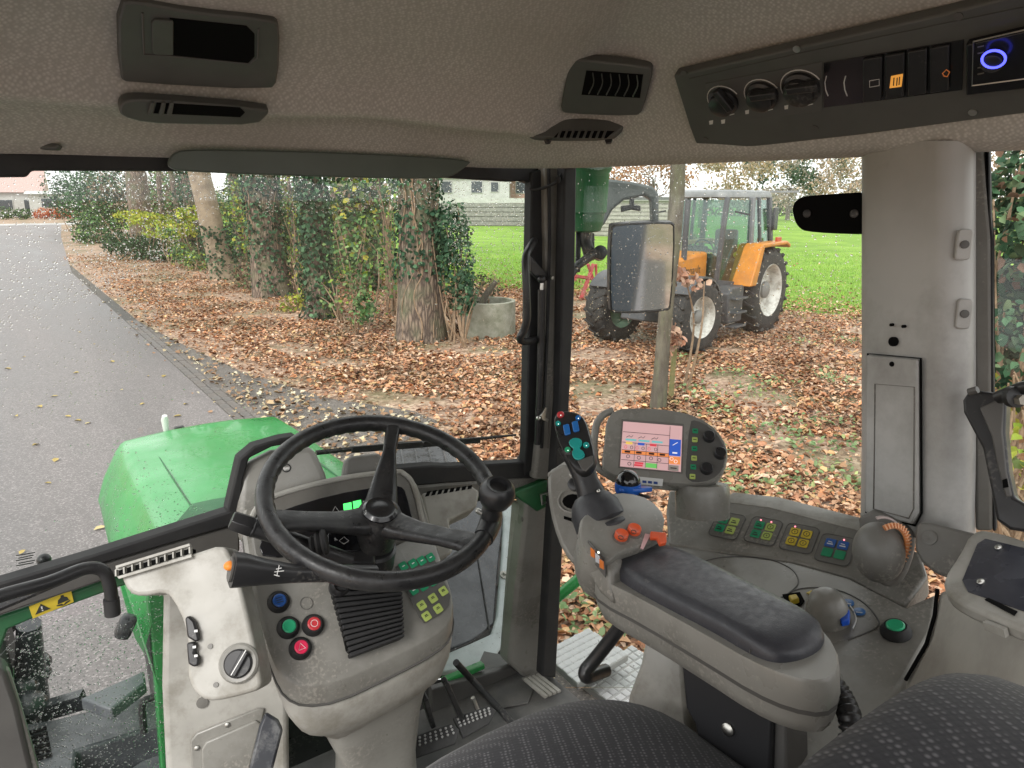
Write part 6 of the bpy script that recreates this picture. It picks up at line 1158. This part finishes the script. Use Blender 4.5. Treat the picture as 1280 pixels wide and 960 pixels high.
for k, a in enumerate((1080, 1108, 1136, 1164)): MB().prism(OC.pts([(a, 72 - k * 4.8), (a + 24, 68 - k * 4.8), (a + 23, 122 - k * 4), (a, 126 - k * 4)], .0108), OC.n * .005).build('rocker_switch', m_black, sp_, bevel=.0015)
MB().tube(OC.pts([(1087, 101), (1099, 99), (1099, 107), (1087, 109)], .0162), .0006, seg=4, closed=True).build('icon', m_mark, sp_); on(OC, 'lit_symbol', emis('amber_lamp', (.8, .35, .06), .35), [(1114, 95), (1129, 92), (1127, 108), (1112, 110)], .0006, sp_, d=.016, bevel=0)
for q in ((1117, 97), (1121, 97), (1124, 96)): on(OC, 'icon', m_ink, [q, (q[0] + 1.3, q[1]), (q[0] + .5, q[1] + 10), (q[0] - .8, q[1] + 10)], .0004, sp_, d=.0168, bevel=0)
MB().tube(OC.pts([(1178, 92), (1183, 87), (1187, 90), (1184, 96), (1180, 95)], .0162), .0008, seg=4, closed=True).build('icon', emis('dim_amber', (.5, .15, .04), .2), sp_)
for a, b in ((996, 61), (1198, 20), (1019, 160), (1216, 140), (882, 174), (855, 91)): MB().lathe(OC.at(a, b, .008), OC.n, [(.0055, 0), (.0055, .0015), (.002, .0012)], seg=14).build('screw', m_steel if b in (61, 140) else m_trimd, oc)
rad = thing('car_radio', OC.at(1250, 75), 'black car radio with a glowing blue ring knob', 'radio'); on(OC, 'faceplate', surf('radio_gloss_black', (.01, .01, .012), .2), [(1211, 48), (1330, 20), (1330, 98), (1211, 112)], .012, rad, d=.009, bevel=.002)
MB().tube(OC.pts([(1217, 52), (1330, 26), (1330, 92), (1215, 107)], .0212), .0012, seg=5, closed=True).build('chrome_edge', m_steel, rad); MB().tube([OC.at(1242, 74, .0312) + OC.u * .0125 * math.cos(R(k)) + OC.v * .0125 * math.sin(R(k)) for k in range(0, 360, 15)], .0015, seg=8, closed=True).build('lit_ring', emis('blue_glow', (.08, .09, 1), 1.6), rad); MB().lathe(OC.at(1242, 74, .0205), OC.n, [(.0125, 0), (.0125, .009), (.011, .01), (.001, .01)], seg=26).build('volume_knob', m_black, rad)
for b in (58, 66, 84, 92): on(OC, 'caption', m_trimm, [(1222, b), (1230, b - 1.8), (1230, b - .3), (1222, b + 1.5)], .0004, rad, d=.0213, bevel=0)
# black paddle-shaped visor arm outside the side window
pdl = SW.pts(smooth_poly([(990, 268), (990, 256), (998, 247), (1012, 244), (1110, 238), (1110, 294), (1010, 291), (996, 284)], 2), .03)
vb = thing('side_bracket', SW.at(1040, 268, .03), 'black rounded bracket reaching from the rear pillar across the window', 'bracket'); MB().prism(pdl, -SW.n * .016).build('plate', m_blk2, vb, bevel=.003)
for a, b in ((1009, 267), (1068, 267)): MB().lathe(SW.at(a, b, .03), SW.n, [(.007, -.002), (.007, .002), (.003, .003)], seg=12).build('screw', m_black, vb)
# curved grab handle and gas strut at the front pillar
gh2 = thing('curved_grab_handle', at(665, 428, y=1.3), 'curved black grab handle on the front pillar', 'grab handle'); MB().tube(spline([at(668, 301, y=1.36), at(661, 312, y=1.32), at(657, 325, y=1.3), at(658, 360, y=1.29), at(659, 395, y=1.29), at(655, 412, y=1.3), at(650, 423, y=1.31), at(656, 427, y=1.33), at(671, 424, y=1.36)], 6), .0088, seg=12).build('bar', m_black, gh2)
gs = thing('gas_strut', at(677, 430, y=1.34), 'black gas strut with ball joint beside the grab handle', 'strut'); MB().tube([at(677, 362, y=1.34), at(676, 450, y=1.345), at(672, 555, y=1.35)], .009, seg=10).build('cylinder', m_black, gs); MB().tube([at(678, 350, y=1.34), at(677, 364, y=1.34)], .005, seg=8).build('rod', m_steel, gs); MB().ball(at(677, 349, y=1.335), .0095, seg=12, rg=8).build('ball_joint', m_black, gs); MB().prism([at(a, b, y=1.345) for a, b in ((664, 320), (680, 338), (690, 345), (690, 349), (676, 353), (664, 340))], (0, .012, 0)).build('bracket', m_black, gs, bevel=.002); MB().lathe(at(689, 347, y=1.335), (0, -1, 0), [(.004, 0), (.004, .006)], seg=8).build('nut', m_steel, gs)
wl = thing('window_catch', at(683, 522, y=1.34), 'small bright metal window catch on the front pillar', 'catch'); MB().prism([at(a, b, y=1.335) for a, b in ((676, 520), (682, 509), (684, 510), (682, 522), (686, 524), (685, 528), (678, 525))], (0, .012, 0)).build('hook', m_steel, wl, bevel=.001); MB().lathe(at(673, 522, y=1.34), (-.6, -.8, 0), [(.005, 0), (.006, .006), (.003, .01)], seg=10).build('knob', m_steel, wl)
tag(MB().tube(spline([at(662, 236, y=1.36), at(670, 237, y=1.35), at(685, 233, y=1.33), at(697, 226, y=1.32), at(703, 212, y=1.33)], 4), .003, seg=6).build('cable', m_rub, None), 'thin black cable looped under the roof at the pillar', 'cable'); tag(MB().ball(at(698, 224, y=1.318), (.006, .005, .009), seg=10, rg=6).build('cable_clip', m_rub, None), 'black clip holding the thin cable', 'clip')
# ================================================================ OUTSIDE OF OUR TRACTOR: bonnet, mirror, lamp arm, fender, steps
tr = thing('green_tractor', (.47, 2.0, .6), 'green bonnet and front end of the tractor we sit in', 'tractor')
XC = .465; HPF = [(-.2, .75), (-.26, 1.2), (-.318, 1.45), (-.335, 1.6), (-.31, 1.67), (-.268, 1.745), (-.25, 1.768), (-.236, 1.776), (-.1, 1.788), (0, 1.79), (.1, 1.788), (.236, 1.776), (.25, 1.768), (.268, 1.745), (.31, 1.67), (.335, 1.6), (.318, 1.45), (.26, 1.2), (.2, .75)]
rings = []
for yy, dz, s_ in ((1.5, .012, 1.0), (1.7, .012, 1.0), (2.0, .006, .99), (2.25, .002, .985), (2.43, -.004, .975), (2.465, -.012, .97), (2.49, -.035, .96), (2.52, -.13, .94), (2.56, -.3, .9), (2.6, -.45, .85)):
    rings.append([V((XC + x_ * s_, yy, max(z_ + dz, .7 + (z_ - .75) * .3))) for x_, z_ in HPF])
hood = MB().loft(rings, closed=False).build('bonnet', m_green, tr, ang=50)
for s_ in (-1, 1): MB().tube([(XC + s_ * .18, 1.55, 1.7955), (XC + s_ * .178, 2.0, 1.7895), (XC + s_ * .172, 2.4, 1.774)], .0022, seg=5).build('bonnet_seam', m_dgreen, hood)
MB().tube([(XC - .243, 1.55, 1.777), (XC - .24, 2.0, 1.771), (XC - .232, 2.4, 1.757)], .003, seg=5).build('bonnet_crease', m_green, hood)
on(Plane((.3, 1.7, 1.8), (0, .02, 1)), 'bonnet_vent', m_dgreen, [(222, 652), (240, 631), (262, 626), (296, 620), (290, 655), (240, 668)], .003, tr, bevel=.001)
ml = at(207, 532, y=2.5); MB().tube([ml - V((0, 0, .03)), ml + V((0, 0, .02)), ml + V((0, -.005, .035))], [.008, .012, .008], seg=12).build('marker_lamp', surf('white_lamp_lens', (.7, .7, .68), .3), tr); MB().box(ml + V((.04, .0, -.02)), (.03, .02, .02)).build('lamp_bracket', m_black, tr, bevel=.003)
# black intake cover right of the bonnet, seen over the dash
m_wet = surf('wet_black_plastic', (.04, .043, .048), .3, col2=(.07, .073, .08), scale=18, rvar=.16, bump=.25, bscale=220, dist=.001)
icv = MB().loft([[at(a, b, z=1.72) + V((0, 0, h)) for a, b in [(484, 584), (494, 562), (520, 551), (546, 547), (562, 556), (582, 590), (574, 602), (490, 606)]] for h in (-.1, 0)]).build('intake_cover', m_wet, tr, bevel=.01)
for k in range(4): MB().tube([at(500 + k * 17, 557 - k * 2, z=1.722), at(508 + k * 18, 600 - k, z=1.722)], .003, seg=5).build('raised_rib', m_wet, icv)
# wiper
wp = thing('windscreen_wiper', at(560, 556, y=1.47), 'thin black wiper resting along the bottom of the windscreen', 'wiper'); MB().tube([at(395, 566, y=1.46), at(500, 555, y=1.46), at(602, 548, y=1.455), at(645, 543.5, y=1.45)], [.006, .006, .0045, .003], seg=6).build('wiper_arm', m_black, wp); MB().bar(at(440, 562, y=1.44), at(600, 550, y=1.44), .006, .014).build('blade', m_rub, wp)
MB().tube([at(530, 606, y=1.47), at(550, 600, y=1.47), at(590, 588, y=1.47)], .012, seg=8, flat=.6).build('link', m_black, wp)
# right front fender and tyre
fd = thing('front_fender', (1.1, 2.2, .5), 'wet dark front fender with pale rim beyond the lower right pane', 'fender'); FDp = plane3(T(575, 650, 2.5), T(632, 640, 2.62), T(590, 790, 2.15))
on(FDp, 'fender_skin', m_wet, [(520, 640), (560, 625), (622, 618), (632, 640), (624, 700), (618, 780), (590, 800), (520, 830)], -.02, fd, bevel=.006)
on(FDp, 'fender_rim', surf('pale_grey_edge', (.32, .36, .36), .5, col2=(.4, .44, .44), scale=10, dirt=(.15, .17, .16), dscale=12, damt=.5), [(622, 617), (641, 616), (640, 700), (633, 800), (612, 832), (560, 840), (545, 842), (545, 822), (590, 803), (614, 792), (621, 770), (628, 690), (630, 645)], -.02, fd, d=.012, bevel=.006)
MB().lathe(FDp.at(630, 719, .013), FDp.n, [(.016, 0), (.016, .003), (.007, .006), (.006, .014)], seg=16).build('fender_bolt', m_triml, fd)
MB().tube(FDp.pts([(596, 690), (604, 740), (612, 790)], .001), .003, seg=5).build('fold_line', m_black, fd)
m_tyre = surf('tyre_rubber', (.022, .022, .022), .75, col2=(.04, .038, .035), scale=12, bump=.3, bscale=90)
def tyre(parent, c, axis, R_, w_, rim, lugs, rimmat, hubmat=None, fwd=None):
    c = V(c); ax = V(axis).normalized(); fw_ = V((0, 0, 1)).cross(ax).normalized(); wl_ = bpy.data.objects.new('wheel', None); COL.objects.link(wl_); wl_.parent = parent; wl_.location = c - wloc(parent)
    MB().lathe(c - ax * w_ / 2, ax, [(rim, .02), (rim * 1.02, 0), (R_ * .78, -.01 * 0), (R_ * .92, .02), (R_ * .955, .06), (R_ * .96, w_ / 2), (R_ * .955, w_ - .06), (R_ * .92, w_ - .02), (R_ * .78, w_), (rim * 1.02, w_), (rim, w_ - .02)], seg=44, cap=False).build('tyre', m_tyre, wl_, ang=50)
    mb = MB()
    for k in range(lugs):
        for s_ in (-1, 1):
            a = 6.2832 * (k + (.5 if s_ > 0 else 0)) / lugs; da = .22 * s_ * 0 + .3
            d1 = fw_ * math.cos(a) + V((0, 0, 1)) * math.sin(a); d2 = fw_ * math.cos(a + .2) + V((0, 0, 1)) * math.sin(a + .2)
            mb.bar(c + d1 * R_ * .955 + ax * s_ * .015, c + d2 * R_ * .93 + ax * s_ * (w_ / 2 + .004), R_ * .075, R_ * .09, d1)
    mb.build('tread_lugs', m_tyre, wl_, bevel=.008, seg=1)
    MB().lathe(c, ax, [(rim, w_ * .5 - .01), (rim * .99, w_ * .5), (rim * .93, w_ * .46), (rim * .88, w_ * .2), (rim * .86, w_ * .12), (rim * .5, w_ * .1), (rim * .45, w_ * .16), (rim * .3, w_ * .2), (.001, w_ * .2)], seg=40, cap=False).build('rim', rimmat, wl_, ang=50)
    MB().lathe(c, -ax, [(rim, w_ * .5 - .01), (rim * .9, w_ * .4), (rim * .85, w_ * .1), (.001, w_ * .1)], seg=28, cap=False).build('rim_back', rimmat, wl_, ang=50)
    MB().lathe(c, ax, [(rim * .32, w_ * .1), (rim * .32, w_ * .3), (rim * .22, w_ * .36), (.001, w_ * .36)], seg=20, cap=False).build('hub', hubmat or m_black, wl_, ang=50)
    for k in range(8): a = 6.2832 * k / 8; MB().lathe(c + (fw_ * math.cos(a) + V((0, 0, 1)) * math.sin(a)) * rim * .42 + ax * w_ * .15, ax, [(.014, 0), (.014, .02)], seg=6).build('wheel_nut', m_steel, wl_)
    return wl_
m_rimg = surf('green_rim', (.03, .22, .06), .45)
tyre(tr, (1.3, 2.55, .66), (1, 0, 0), .66, .42, .36, 20, m_rimg); tyre(tr, (-.37, 2.55, .66), (-1, 0, 0), .66, .42, .36, 20, m_rimg)
tyre(tr, (1.42, -.55, .9), (1, 0, 0), .9, .55, .5, 22, m_rimg)
rf_ = MB(); rings = [[V((x_, -.55 + math.cos(R(a)) * r_, .9 + math.sin(R(a)) * r_)) for x_, r_ in ((1.22, 1.0), (1.24, 1.03), (1.72, 1.03), (1.74, .99), (1.7, .98), (1.24, .98))] for a in range(0, 181, 12)]; rf_.loft(rings).build('rear_fender', surf('sky_tinted_fender', (.06, .075, .09), .4, rvar=.1), tr, ang=50)  # blue-grey colour stands in for sky reflected in cab glass, for the mirror
MB().box((XC, 1.9, .8), (.5, 1.4, .5)).build('chassis', m_black, tr, bevel=.03)
# green handrail and chequer plate steps by the door
tag(MB().tube([T(690, 752, 2.0), T(722, 725, 2.02), T(760, 697, 2.05)], .016, seg=12).build('handrail', m_green, None), 'green tubular handrail outside the door', 'handrail')
m_chq = surf('chequer_plate_aluminium', (.3, .31, .3), .45, metal=.5, rvar=.1, dirt=(.2, .18, .14), dscale=8, damt=.5, col2=(.5, .5, .49), scale=8)
m_chql = surf('polished_tread_bars', (.66, .67, .66), .35, metal=.6, rvar=.1)
def step(label, L, z_):
    P = [at(a, b, z=z_) for a, b in L]; t = thing('access_step', P[0], label, 'step', 'chequer plate access steps'); MB().prism(P, (0, 0, -.025)).build('plate', m_chq, t, bevel=.004); mb = MB(); a, b, c, d = P[:4]; nu, nv = 9, 7
    for i in range(nu):
        for j in range(nv):
            p = a.lerp(b, (i + .5) / nu).lerp(d.lerp(c, (i + .5) / nu), (j + .5) / nv) + V((0, 0, .001)); e = (b - a).normalized() if (i + j) % 2 else (d - a).normalized(); s_ = V((0, 0, 1)).cross(e)
            for q in (-.0075, -.0025, .0025, .0075): mb.bar(p + s_ * q * 1.1 - e * .013, p + s_ * q * 1.1 + e * .013, .0032, .0045)
    o = mb.build('chequer_pattern', m_chql, t); o['kind'] = 'stuff'; return t
step('upper chequer plate step beside the door tread', [(678, 815), (735, 786), (786, 818), (722, 855)], 1.08); step('lower chequer plate step under the black door handle', [(722, 848), (790, 806), (850, 850), (790, 900)], 1.02)
# left front: fender plate, tank box, post seen through the lower left pane
m_wetg = surf('wet_dark_grey_plate', (.09, .095, .105), .35, col2=(.13, .135, .145), scale=10, rvar=.15)
t = thing('left_step_box', at(60, 930, y=2.0), 'wet dark tank box with vent slots beyond the lower left pane', 'tank box'); P = [at(a, b, z=1.0) for a, b in [(26, 905), (70, 898), (190, 868), (206, 880), (206, 905), (96, 938), (90, 985), (40, 985)]]
MB().prism(P, (0, 0, -.3)).build('box_body', m_wet, t, bevel=.01); 
for k in range(6): MB().bar(at(34 + k * 1.6, 917 + k * 6.6, z=1.004), at(58 + k * 1.4, 910 + k * 6.6, z=1.004), .012, .006).build('vent_slot', m_blk2, t)
tag(MB().prism([at(a, b, z=1.12) for a, b in [(100, 873), (180, 838), (182, 852), (138, 886)]], (0, 0, -.04)).build('fender_plate', m_wetg, None, bevel=.006), 'angular wet grey plate beyond the lower left pane', 'plate')
t = thing('front_linkage', at(42, 900, z=.6), 'dark muddy linkage post left beyond the lower pane', 'linkage'); MB().tube([at(36, 780, z=1.2), at(38, 840, z=1.0), at(44, 905, z=.85)], [.035, .045, .05], seg=10).build('post', m_wet, t); MB().bar(at(40, 893, z=.95), at(105, 874, z=.98), .04, .05).build('cross_bar', m_wet, t)
for a, b, r_ in ((44, 830, .05), (50, 842, .035), (26, 862, .05), (34, 885, .06)): MB().ball(at(a, b, z=.98), (r_, r_, r_ * .8), seg=10, rg=7).build('joint', m_wet, t)
MB().prism([at(a, b, z=.8) for a, b in [(-10, 800), (18, 790), (24, 870), (-10, 890)]], (0, 0, -.2)).build('plate', m_wetg, t, bevel=.02)
tag(MB().prism([at(a, b, z=.9) for a, b in [(125, 985), (215, 925), (230, 985)]], (0, 0, -.05)).build('lower_step', m_wetg, None, bevel=.008), 'wet grey lower step at the bottom of the pane', 'step')
tag(MB().tube(spline([at(212, 862, y=1.6), at(190, 872, y=1.6), at(178, 880, y=1.6), at(180, 915, y=1.6)], 4), .008, seg=7).build('hose', m_rub, None), 'black hose bent down beside the green frame post', 'hose')
fpst = MB().prism([at(a, b, y=1.5) for a, b in [(184, 744), (208, 736), (208, 985), (203, 985), (194, 850)]], (0, .03, 0)).build('frame_post', m_green, tr, bevel=.004)
MB().box(at(157, 783, y=1.47), (.03, .03, .05), Matrix.Rotation(.5, 3, 'Y')).build('light_joint', m_wet, tr, bevel=.01)
tag(MB().ball(at(55, 700, y=1.47), (.012, .012, .012)).build('nozzle', m_black, None), 'tiny black washer nozzle by the grab bar', 'nozzle')
# ---- wing mirror with its arm, lamp housing
mir = thing('wing_mirror', T(803, 333, 2.3), 'black framed rectangular wing mirror outside the side window', 'mirror'); MN = V((-.372, -.912, -.17)).normalized(); MRP = Plane(T(803, 333, 2.3), MN)
MOUT = smooth_poly([(762, 284), (768, 279), (838, 276), (844, 281), (839, 383), (833, 389), (768, 392), (761, 386)], 1)
mcx = MRP.at(803, 334); mr_ = lambda d, s_: ins(MRP, MOUT, d, s_, mcx)
MB().loft([mr_(-.03, .85), mr_(-.02, 1.0), mr_(.004, 1.0), mr_(.006, .97), mr_(.002, .955)]).build('housing', m_black, mir, ang=40)
mm, n_, b_ = newmat('mirror_glass'); b_.inputs['Base Color'].default_value = (.68, .7, .72, 1); b_.inputs['Metallic'].default_value = 1; b_.inputs['Roughness'].default_value = .05
mg = MB().prism(mr_(.001, .95), MRP.n * .002).build('mirror_glass', mm, mir)
drops('raindrops', mg, 110, [[(770, 284), (835, 281), (832, 384), (768, 386)]], .0007, .0026, plane=Plane(MRP.p + MRP.n * .0032, MRP.n), bias=2)
arm_ = thing('mirror_arm', T(760, 250, 2.2), 'dark grey arched mirror arm with green lamp housing', 'mirror arm'); ARp = Plane(T(785, 240, 2.25), (-.55, -.83, .05))
m_arm = surf('grey_cast_arm', (.1, .115, .11), .5, col2=(.13, .145, .14), scale=12, rvar=.1)
on(ARp, 'arm', m_arm, [(748, 222), (790, 227), (816, 233), (824, 242), (824, 280), (816, 280), (815, 249), (806, 244), (796, 247), (780, 250), (766, 262), (756, 280), (746, 290)], -.05, arm_, bevel=.008)
on(ARp, 'arm_clip', m_black, [(777, 257), (788, 256), (788, 248), (793, 248), (793, 256), (801, 257), (801, 264), (790, 262), (777, 265)], -.02, arm_, d=.02, bevel=.003)
lc = T(733, 290, 2.05); MB().lathe(lc, (0, 0, 1), [(.03, 0), (.04, .004), (.046, .02), (.05, .05), (.053, .053), (.055, .055), (.06, .16), (.068, .175), (.064, .18)], seg=30).build('lamp_housing', m_dgreen, arm_, ang=40)
MB().lathe(lc, (0, 0, 1), [(.0, .058), (.0545, .06), (.0545, .063), (.0, .065)], seg=28).build('housing_ring', m_green, arm_)
MB().tube([lc + V((0, 0, .01)), lc - V((0, 0, .03)), T(737, 318, 2.07)], .018, seg=10).build('swivel', m_black, arm_); MB().tube([T(753, 314, 2.06), T(738, 320, 2.05), T(722, 332, 2.04), T(712, 345, 2.03)], [.016, .014, .012, .012], seg=10).build('lower_strut', m_black, arm_); MB().bar(T(738, 292, 2.07), T(738, 324, 2.07), .022, .02, FWD).build('lug', m_black, arm_, bevel=.003); MB().lathe(T(750, 316, 2.05), -FWD, [(.02, -.02), (.02, .01), (.012, .014)], seg=16).build('pivot', m_black, arm_); MB().bar(T(723, 288, 2.06), T(722, 340, 2.05), .015, .015, FWD).build('lug', m_black, arm_, bevel=.003)

# ================================================================ THE ORANGE TRACTOR on the verge
RL = at(956, 416, z=0); FL = at(885, 444, z=0); f_ = (FL - RL); f_.z = 0; f_.normalize(); f_ = Matrix.Rotation(R(-4), 3, 'Z') @ f_; l_ = V((-f_.y, f_.x, 0)); l_ = l_ if l_.dot(EYE - RL) > 0 else -l_
OR = RL - l_ * .2; WB = (FL - RL).length  # rear left contact; the local origin lies on the centre line
CT = RL - l_ * .92
def q3(x, y_, z_): return CT + f_ * x + l_ * y_ + V((0, 0, z_))
ot = thing('orange_tractor', CT, 'orange tractor with white rims parked on the leaf-covered verge', 'tractor')
m_or = surf('orange_paint', (.66, .25, .025), .45, col2=(.55, .2, .025), scale=5, rvar=.1, dirt=(.28, .15, .06), dscale=4, damt=.5); m_wr = surf('white_rim_paint', (.6, .6, .56), .5, col2=(.48, .47, .43), scale=6, dirt=(.2, .17, .13), dscale=6, damt=.75); m_og = surf('tractor_dark_grey', (.06, .063, .068), .5, col2=(.085, .088, .092), scale=6); m_rf = surf('tractor_roof_grey', (.27, .28, .28), .5, col2=(.2, .21, .21), scale=5); m_tg = glass_mat('tinted_cab_glass', (.7, .86, .81), .25)
hubc = surf('grey_hub', (.2, .2, .19), .6)
tyre(ot, q3(0, .72, .83), l_, .83, .5, .5, 20, m_wr, hubc); tyre(ot, q3(0, -.72, .81), -l_, .81, .46, .47, 20, m_wr, hubc); tyre(ot, q3(WB, .78, .62), Matrix.Rotation(R(-7), 3, 'Z') @ l_, .62, .42, .35, 18, m_wr, hubc); tyre(ot, q3(WB, -.78, .62), Matrix.Rotation(R(-7), 3, 'Z') @ -l_, .62, .42, .35, 18, surf('green_grey_rim', (.12, .2, .14), .6), hubc)
def pr(name, mat, L, y0, y1, bevel=.02, parent=ot, seg=2): return MB().prism([q3(x, y0, z_) for x, z_ in L], l_ * (y1 - y0)).build(name, mat, parent, bevel=bevel, seg=seg)
bn = pr('bonnet', m_or, [(1.38, .95), (1.38, 1.6), (1.9, 1.57), (2.7, 1.5), (3.25, 1.36), (3.4, 1.2), (3.4, .8), (2.2, .85)], -.33, .33, .06, seg=3)
pr('grille', m_og, [(3.38, .82), (3.38, 1.16), (3.43, 1.12), (3.43, .84)], -.26, .26, .01); pr('engine', m_og, [(.3, .5), (.3, 1.0), (3.2, .9), (3.3, .55), (2.6, .42)], -.24, .24, .03)
for s_ in (-1, 1): MB().bar(q3(2.95, s_ * .25, .62), q3(3.0, s_ * .7, .6), .14, .14).build('axle', m_og, ot, bevel=.02) if False else MB().bar(q3(WB, s_ * .1, .58), q3(WB, s_ * .68, .6), .14, .14).build('axle', m_og, ot, bevel=.02)
ym = text_mesh('Renault', .2, Matrix((-f_, V((0, 0, 1)), l_)).transposed(), q3(1.95, .334, 1.3), 'lettering', m_ink, bn)
# cab frame
def qc(x, y_, z_): return q3(x + .24, y_ * (1 if x < .4 else 1 - (x - .4) * .42), z_)
cabp = [(-.62, 1.5), (-.55, 2.55), (.95, 2.55), (1.12, 1.55), (1.12, 1.05), (.62, .85), (.42, .85)]
for s_ in (-1, 1):
    yb, yt = s_ * .74, s_ * .66
    for (x0, z0), (x1, z1), w_ in (((-.6, 1.45), (-.52, 2.55), .09), ((.3, .95), (.22, 2.55), .1), ((1.13, 1.05), (.92, 2.55), .08), ((-.12, 1.5), (-.06, 2.55), .06)): MB().bar(qc(x0, yb, z0), qc(x1, yt, z1), w_, w_, l_).build('cab_post', m_og if x0 != .3 else surf('grey_door_frame', (.15, .155, .16), .5), ot, bevel=.012)
    MB().bar(qc(.3, yb, .95), qc(1.13, yb, 1.05), .1, .1, l_).build('sill', m_og, ot, bevel=.01)
    o = MB().prism([qc(1.1, yb, 1.1), qc(.9, yt, 2.5), qc(.25, yt, 2.5), qc(.3, yb, 1.0)], l_ * .006).build('door_pane', m_tg, ot); o = MB().prism([qc(.25, yt, 2.5), qc(.28, yb, 1.55), qc(-.58, yb, 1.5), qc(-.52, yt, 2.5)], l_ * .006).build('quarter_pane', m_tg, ot)
    MB().prism([qc(.34, yb, 1.0), qc(.24, yb, 1.55), qc(-.62, yb, 1.5), qc(-.62, yb, .9)], -l_ * s_ * .04).build('cab_side', m_og, ot, bevel=.01)
MB().prism([qc(1.13, .7, 1.1), qc(.93, .62, 2.5), qc(.93, -.62, 2.5), qc(1.13, -.7, 1.1)], f_ * .006).build('front_pane', m_tg, ot); MB().prism([qc(-.6, .7, 1.5), qc(-.54, .62, 2.5), qc(-.54, -.62, 2.5), qc(-.6, -.7, 1.5)], -f_ * .006).build('rear_pane', m_tg, ot)
MB().loft([[qc(.19 + x_ * s_, y_ * s_, z_) for x_, y_ in rrect(1.66, 1.4, .15)] for z_, s_ in ((2.53, .96), (2.55, 1), (2.6, 1), (2.65, .96), (2.68, .8))]).build('cab_roof', m_rf, ot, ang=40)
MB().box(qc(0, 0, 1.15), (.5, .5, .5), Matrix((f_, l_, V((0, 0, 1)))).transposed()).build('seat_base', m_og, ot, bevel=.05); MB().box(qc(-.2, 0, 1.65), (.14, .46, .6), Matrix((f_, l_, V((0, 0, 1)))).transposed()).build('seat_back', m_og, ot, bevel=.05); MB().box(qc(.95, 0, 1.35), (.25, .8, .4), Matrix((f_, l_, V((0, 0, 1)))).transposed()).build('dashboard', m_og, ot, bevel=.05)
MB().tube([qc(.68, 0, 1.62) + l_ * .19 * math.cos(a) + (f_ * .5 + V((0, 0, .85))) * .19 * math.sin(a) for a in [6.2832 * k / 20 for k in range(20)]], .017, seg=7, closed=True).build('steering_wheel', m_black, ot)
for x, y_ in ((.85, .25), (.3, .5)): MB().ball(qc(x, y_, 1.5), (.09, .09, .07)).build('yellow_cover', m_kyel, ot)
# rear fender: flat top with a slanting front leg
for s_ in (-1, 1):
    FNo = [(1.0, .98), (.68, 1.66), (.6, 1.73), (-.5, 1.74), (-.66, 1.68), (-.66, 1.6), (-.5, 1.67), (.52, 1.65), (.76, .98)]; MB().prism([q3(x, s_ * .55, z_) for x, z_ in FNo], l_ * s_ * .46).build('rear_fender', m_or, ot, bevel=.025, seg=3)
    MB().box(q3(-.3, s_ * .9, 1.77), (.2, .05, .09), Matrix((f_, l_, V((0, 0, 1)))).transposed()).build('tail_lamp', mk((.5, .08, .03)), ot, bevel=.01)
    fr = [[q3(WB + math.cos(R(a)) * r_, s_ * y_, .6 + math.sin(R(a)) * r_) for y_, r_ in ((.6, .66), (.6, .69), (.98, .69), (.98, .66))] for a in range(40, 171, 13)]; MB().loft(fr).build('front_fender', m_og, ot, ang=50)
    pr('battery_box', m_og, [(1.0, .35), (.97, 1.0), (1.45, 1.0), (1.6, .9), (1.55, .35)], s_ * .45, s_ * .88, .03); st_ = None
    for z_ in (.3, .55, .8): MB().box(q3(1.28, s_ * .9, z_), (.42, .22, .035), Matrix((f_, l_, V((0, 0, 1)))).transposed()).build('step_tread', m_og, ot, bevel=.006)
    MB().bar(q3(1.2, s_ * .7, 2.3), q3(1.2, s_ * .98, 2.25), .03, .03).build('mirror_stay', m_black, ot); MB().box(q3(-.35, s_ * .78, 2.15), (.18, .05, .42), Matrix((f_, l_, V((0, 0, 1)))).transposed()).build('side_mirror', m_black, ot, bevel=.015)
MB().bar(q3(-.7, .2, 2.66), q3(-1.1, .9, 2.66), .05, .04).build('work_light_bar', m_rf, ot); MB().tube([q3(2.2, .3, 1.5), q3(2.2, .32, 2.5)], .05, seg=12).build('exhaust_pipe', m_og, ot); MB().box(q3(-.35, .72, 1.63), (.3, .1, .1), Matrix((f_, l_, V((0, 0, 1)))).transposed()).build('lamp', mk((.4, .12, .08)), ot, bevel=.02)
# red implement behind
ri = thing('red_implement', at(735, 388, y=14.5), 'rusty red implement frame behind the wing mirror', 'implement'); m_rd = surf('faded_red_paint', (.42, .05, .05), .6, col2=(.3, .04, .04), scale=8, dirt=(.25, .2, .16), dscale=6, damt=.5)
rp_ = lambda a, b: at(a, b, y=14.2)
for a, b, w_ in (((722, 385), (742, 330), .1), ((735, 330), (748, 372), .08), ((718, 345), (752, 350), .08), ((716, 382), (750, 362), .07), ((745, 330), (746, 380), .06), ((690, 375), (722, 345), .07)): MB().bar(rp_(*a), rp_(*b), w_, w_, FWD).build('frame_bar', m_rd, ri, bevel=.01)
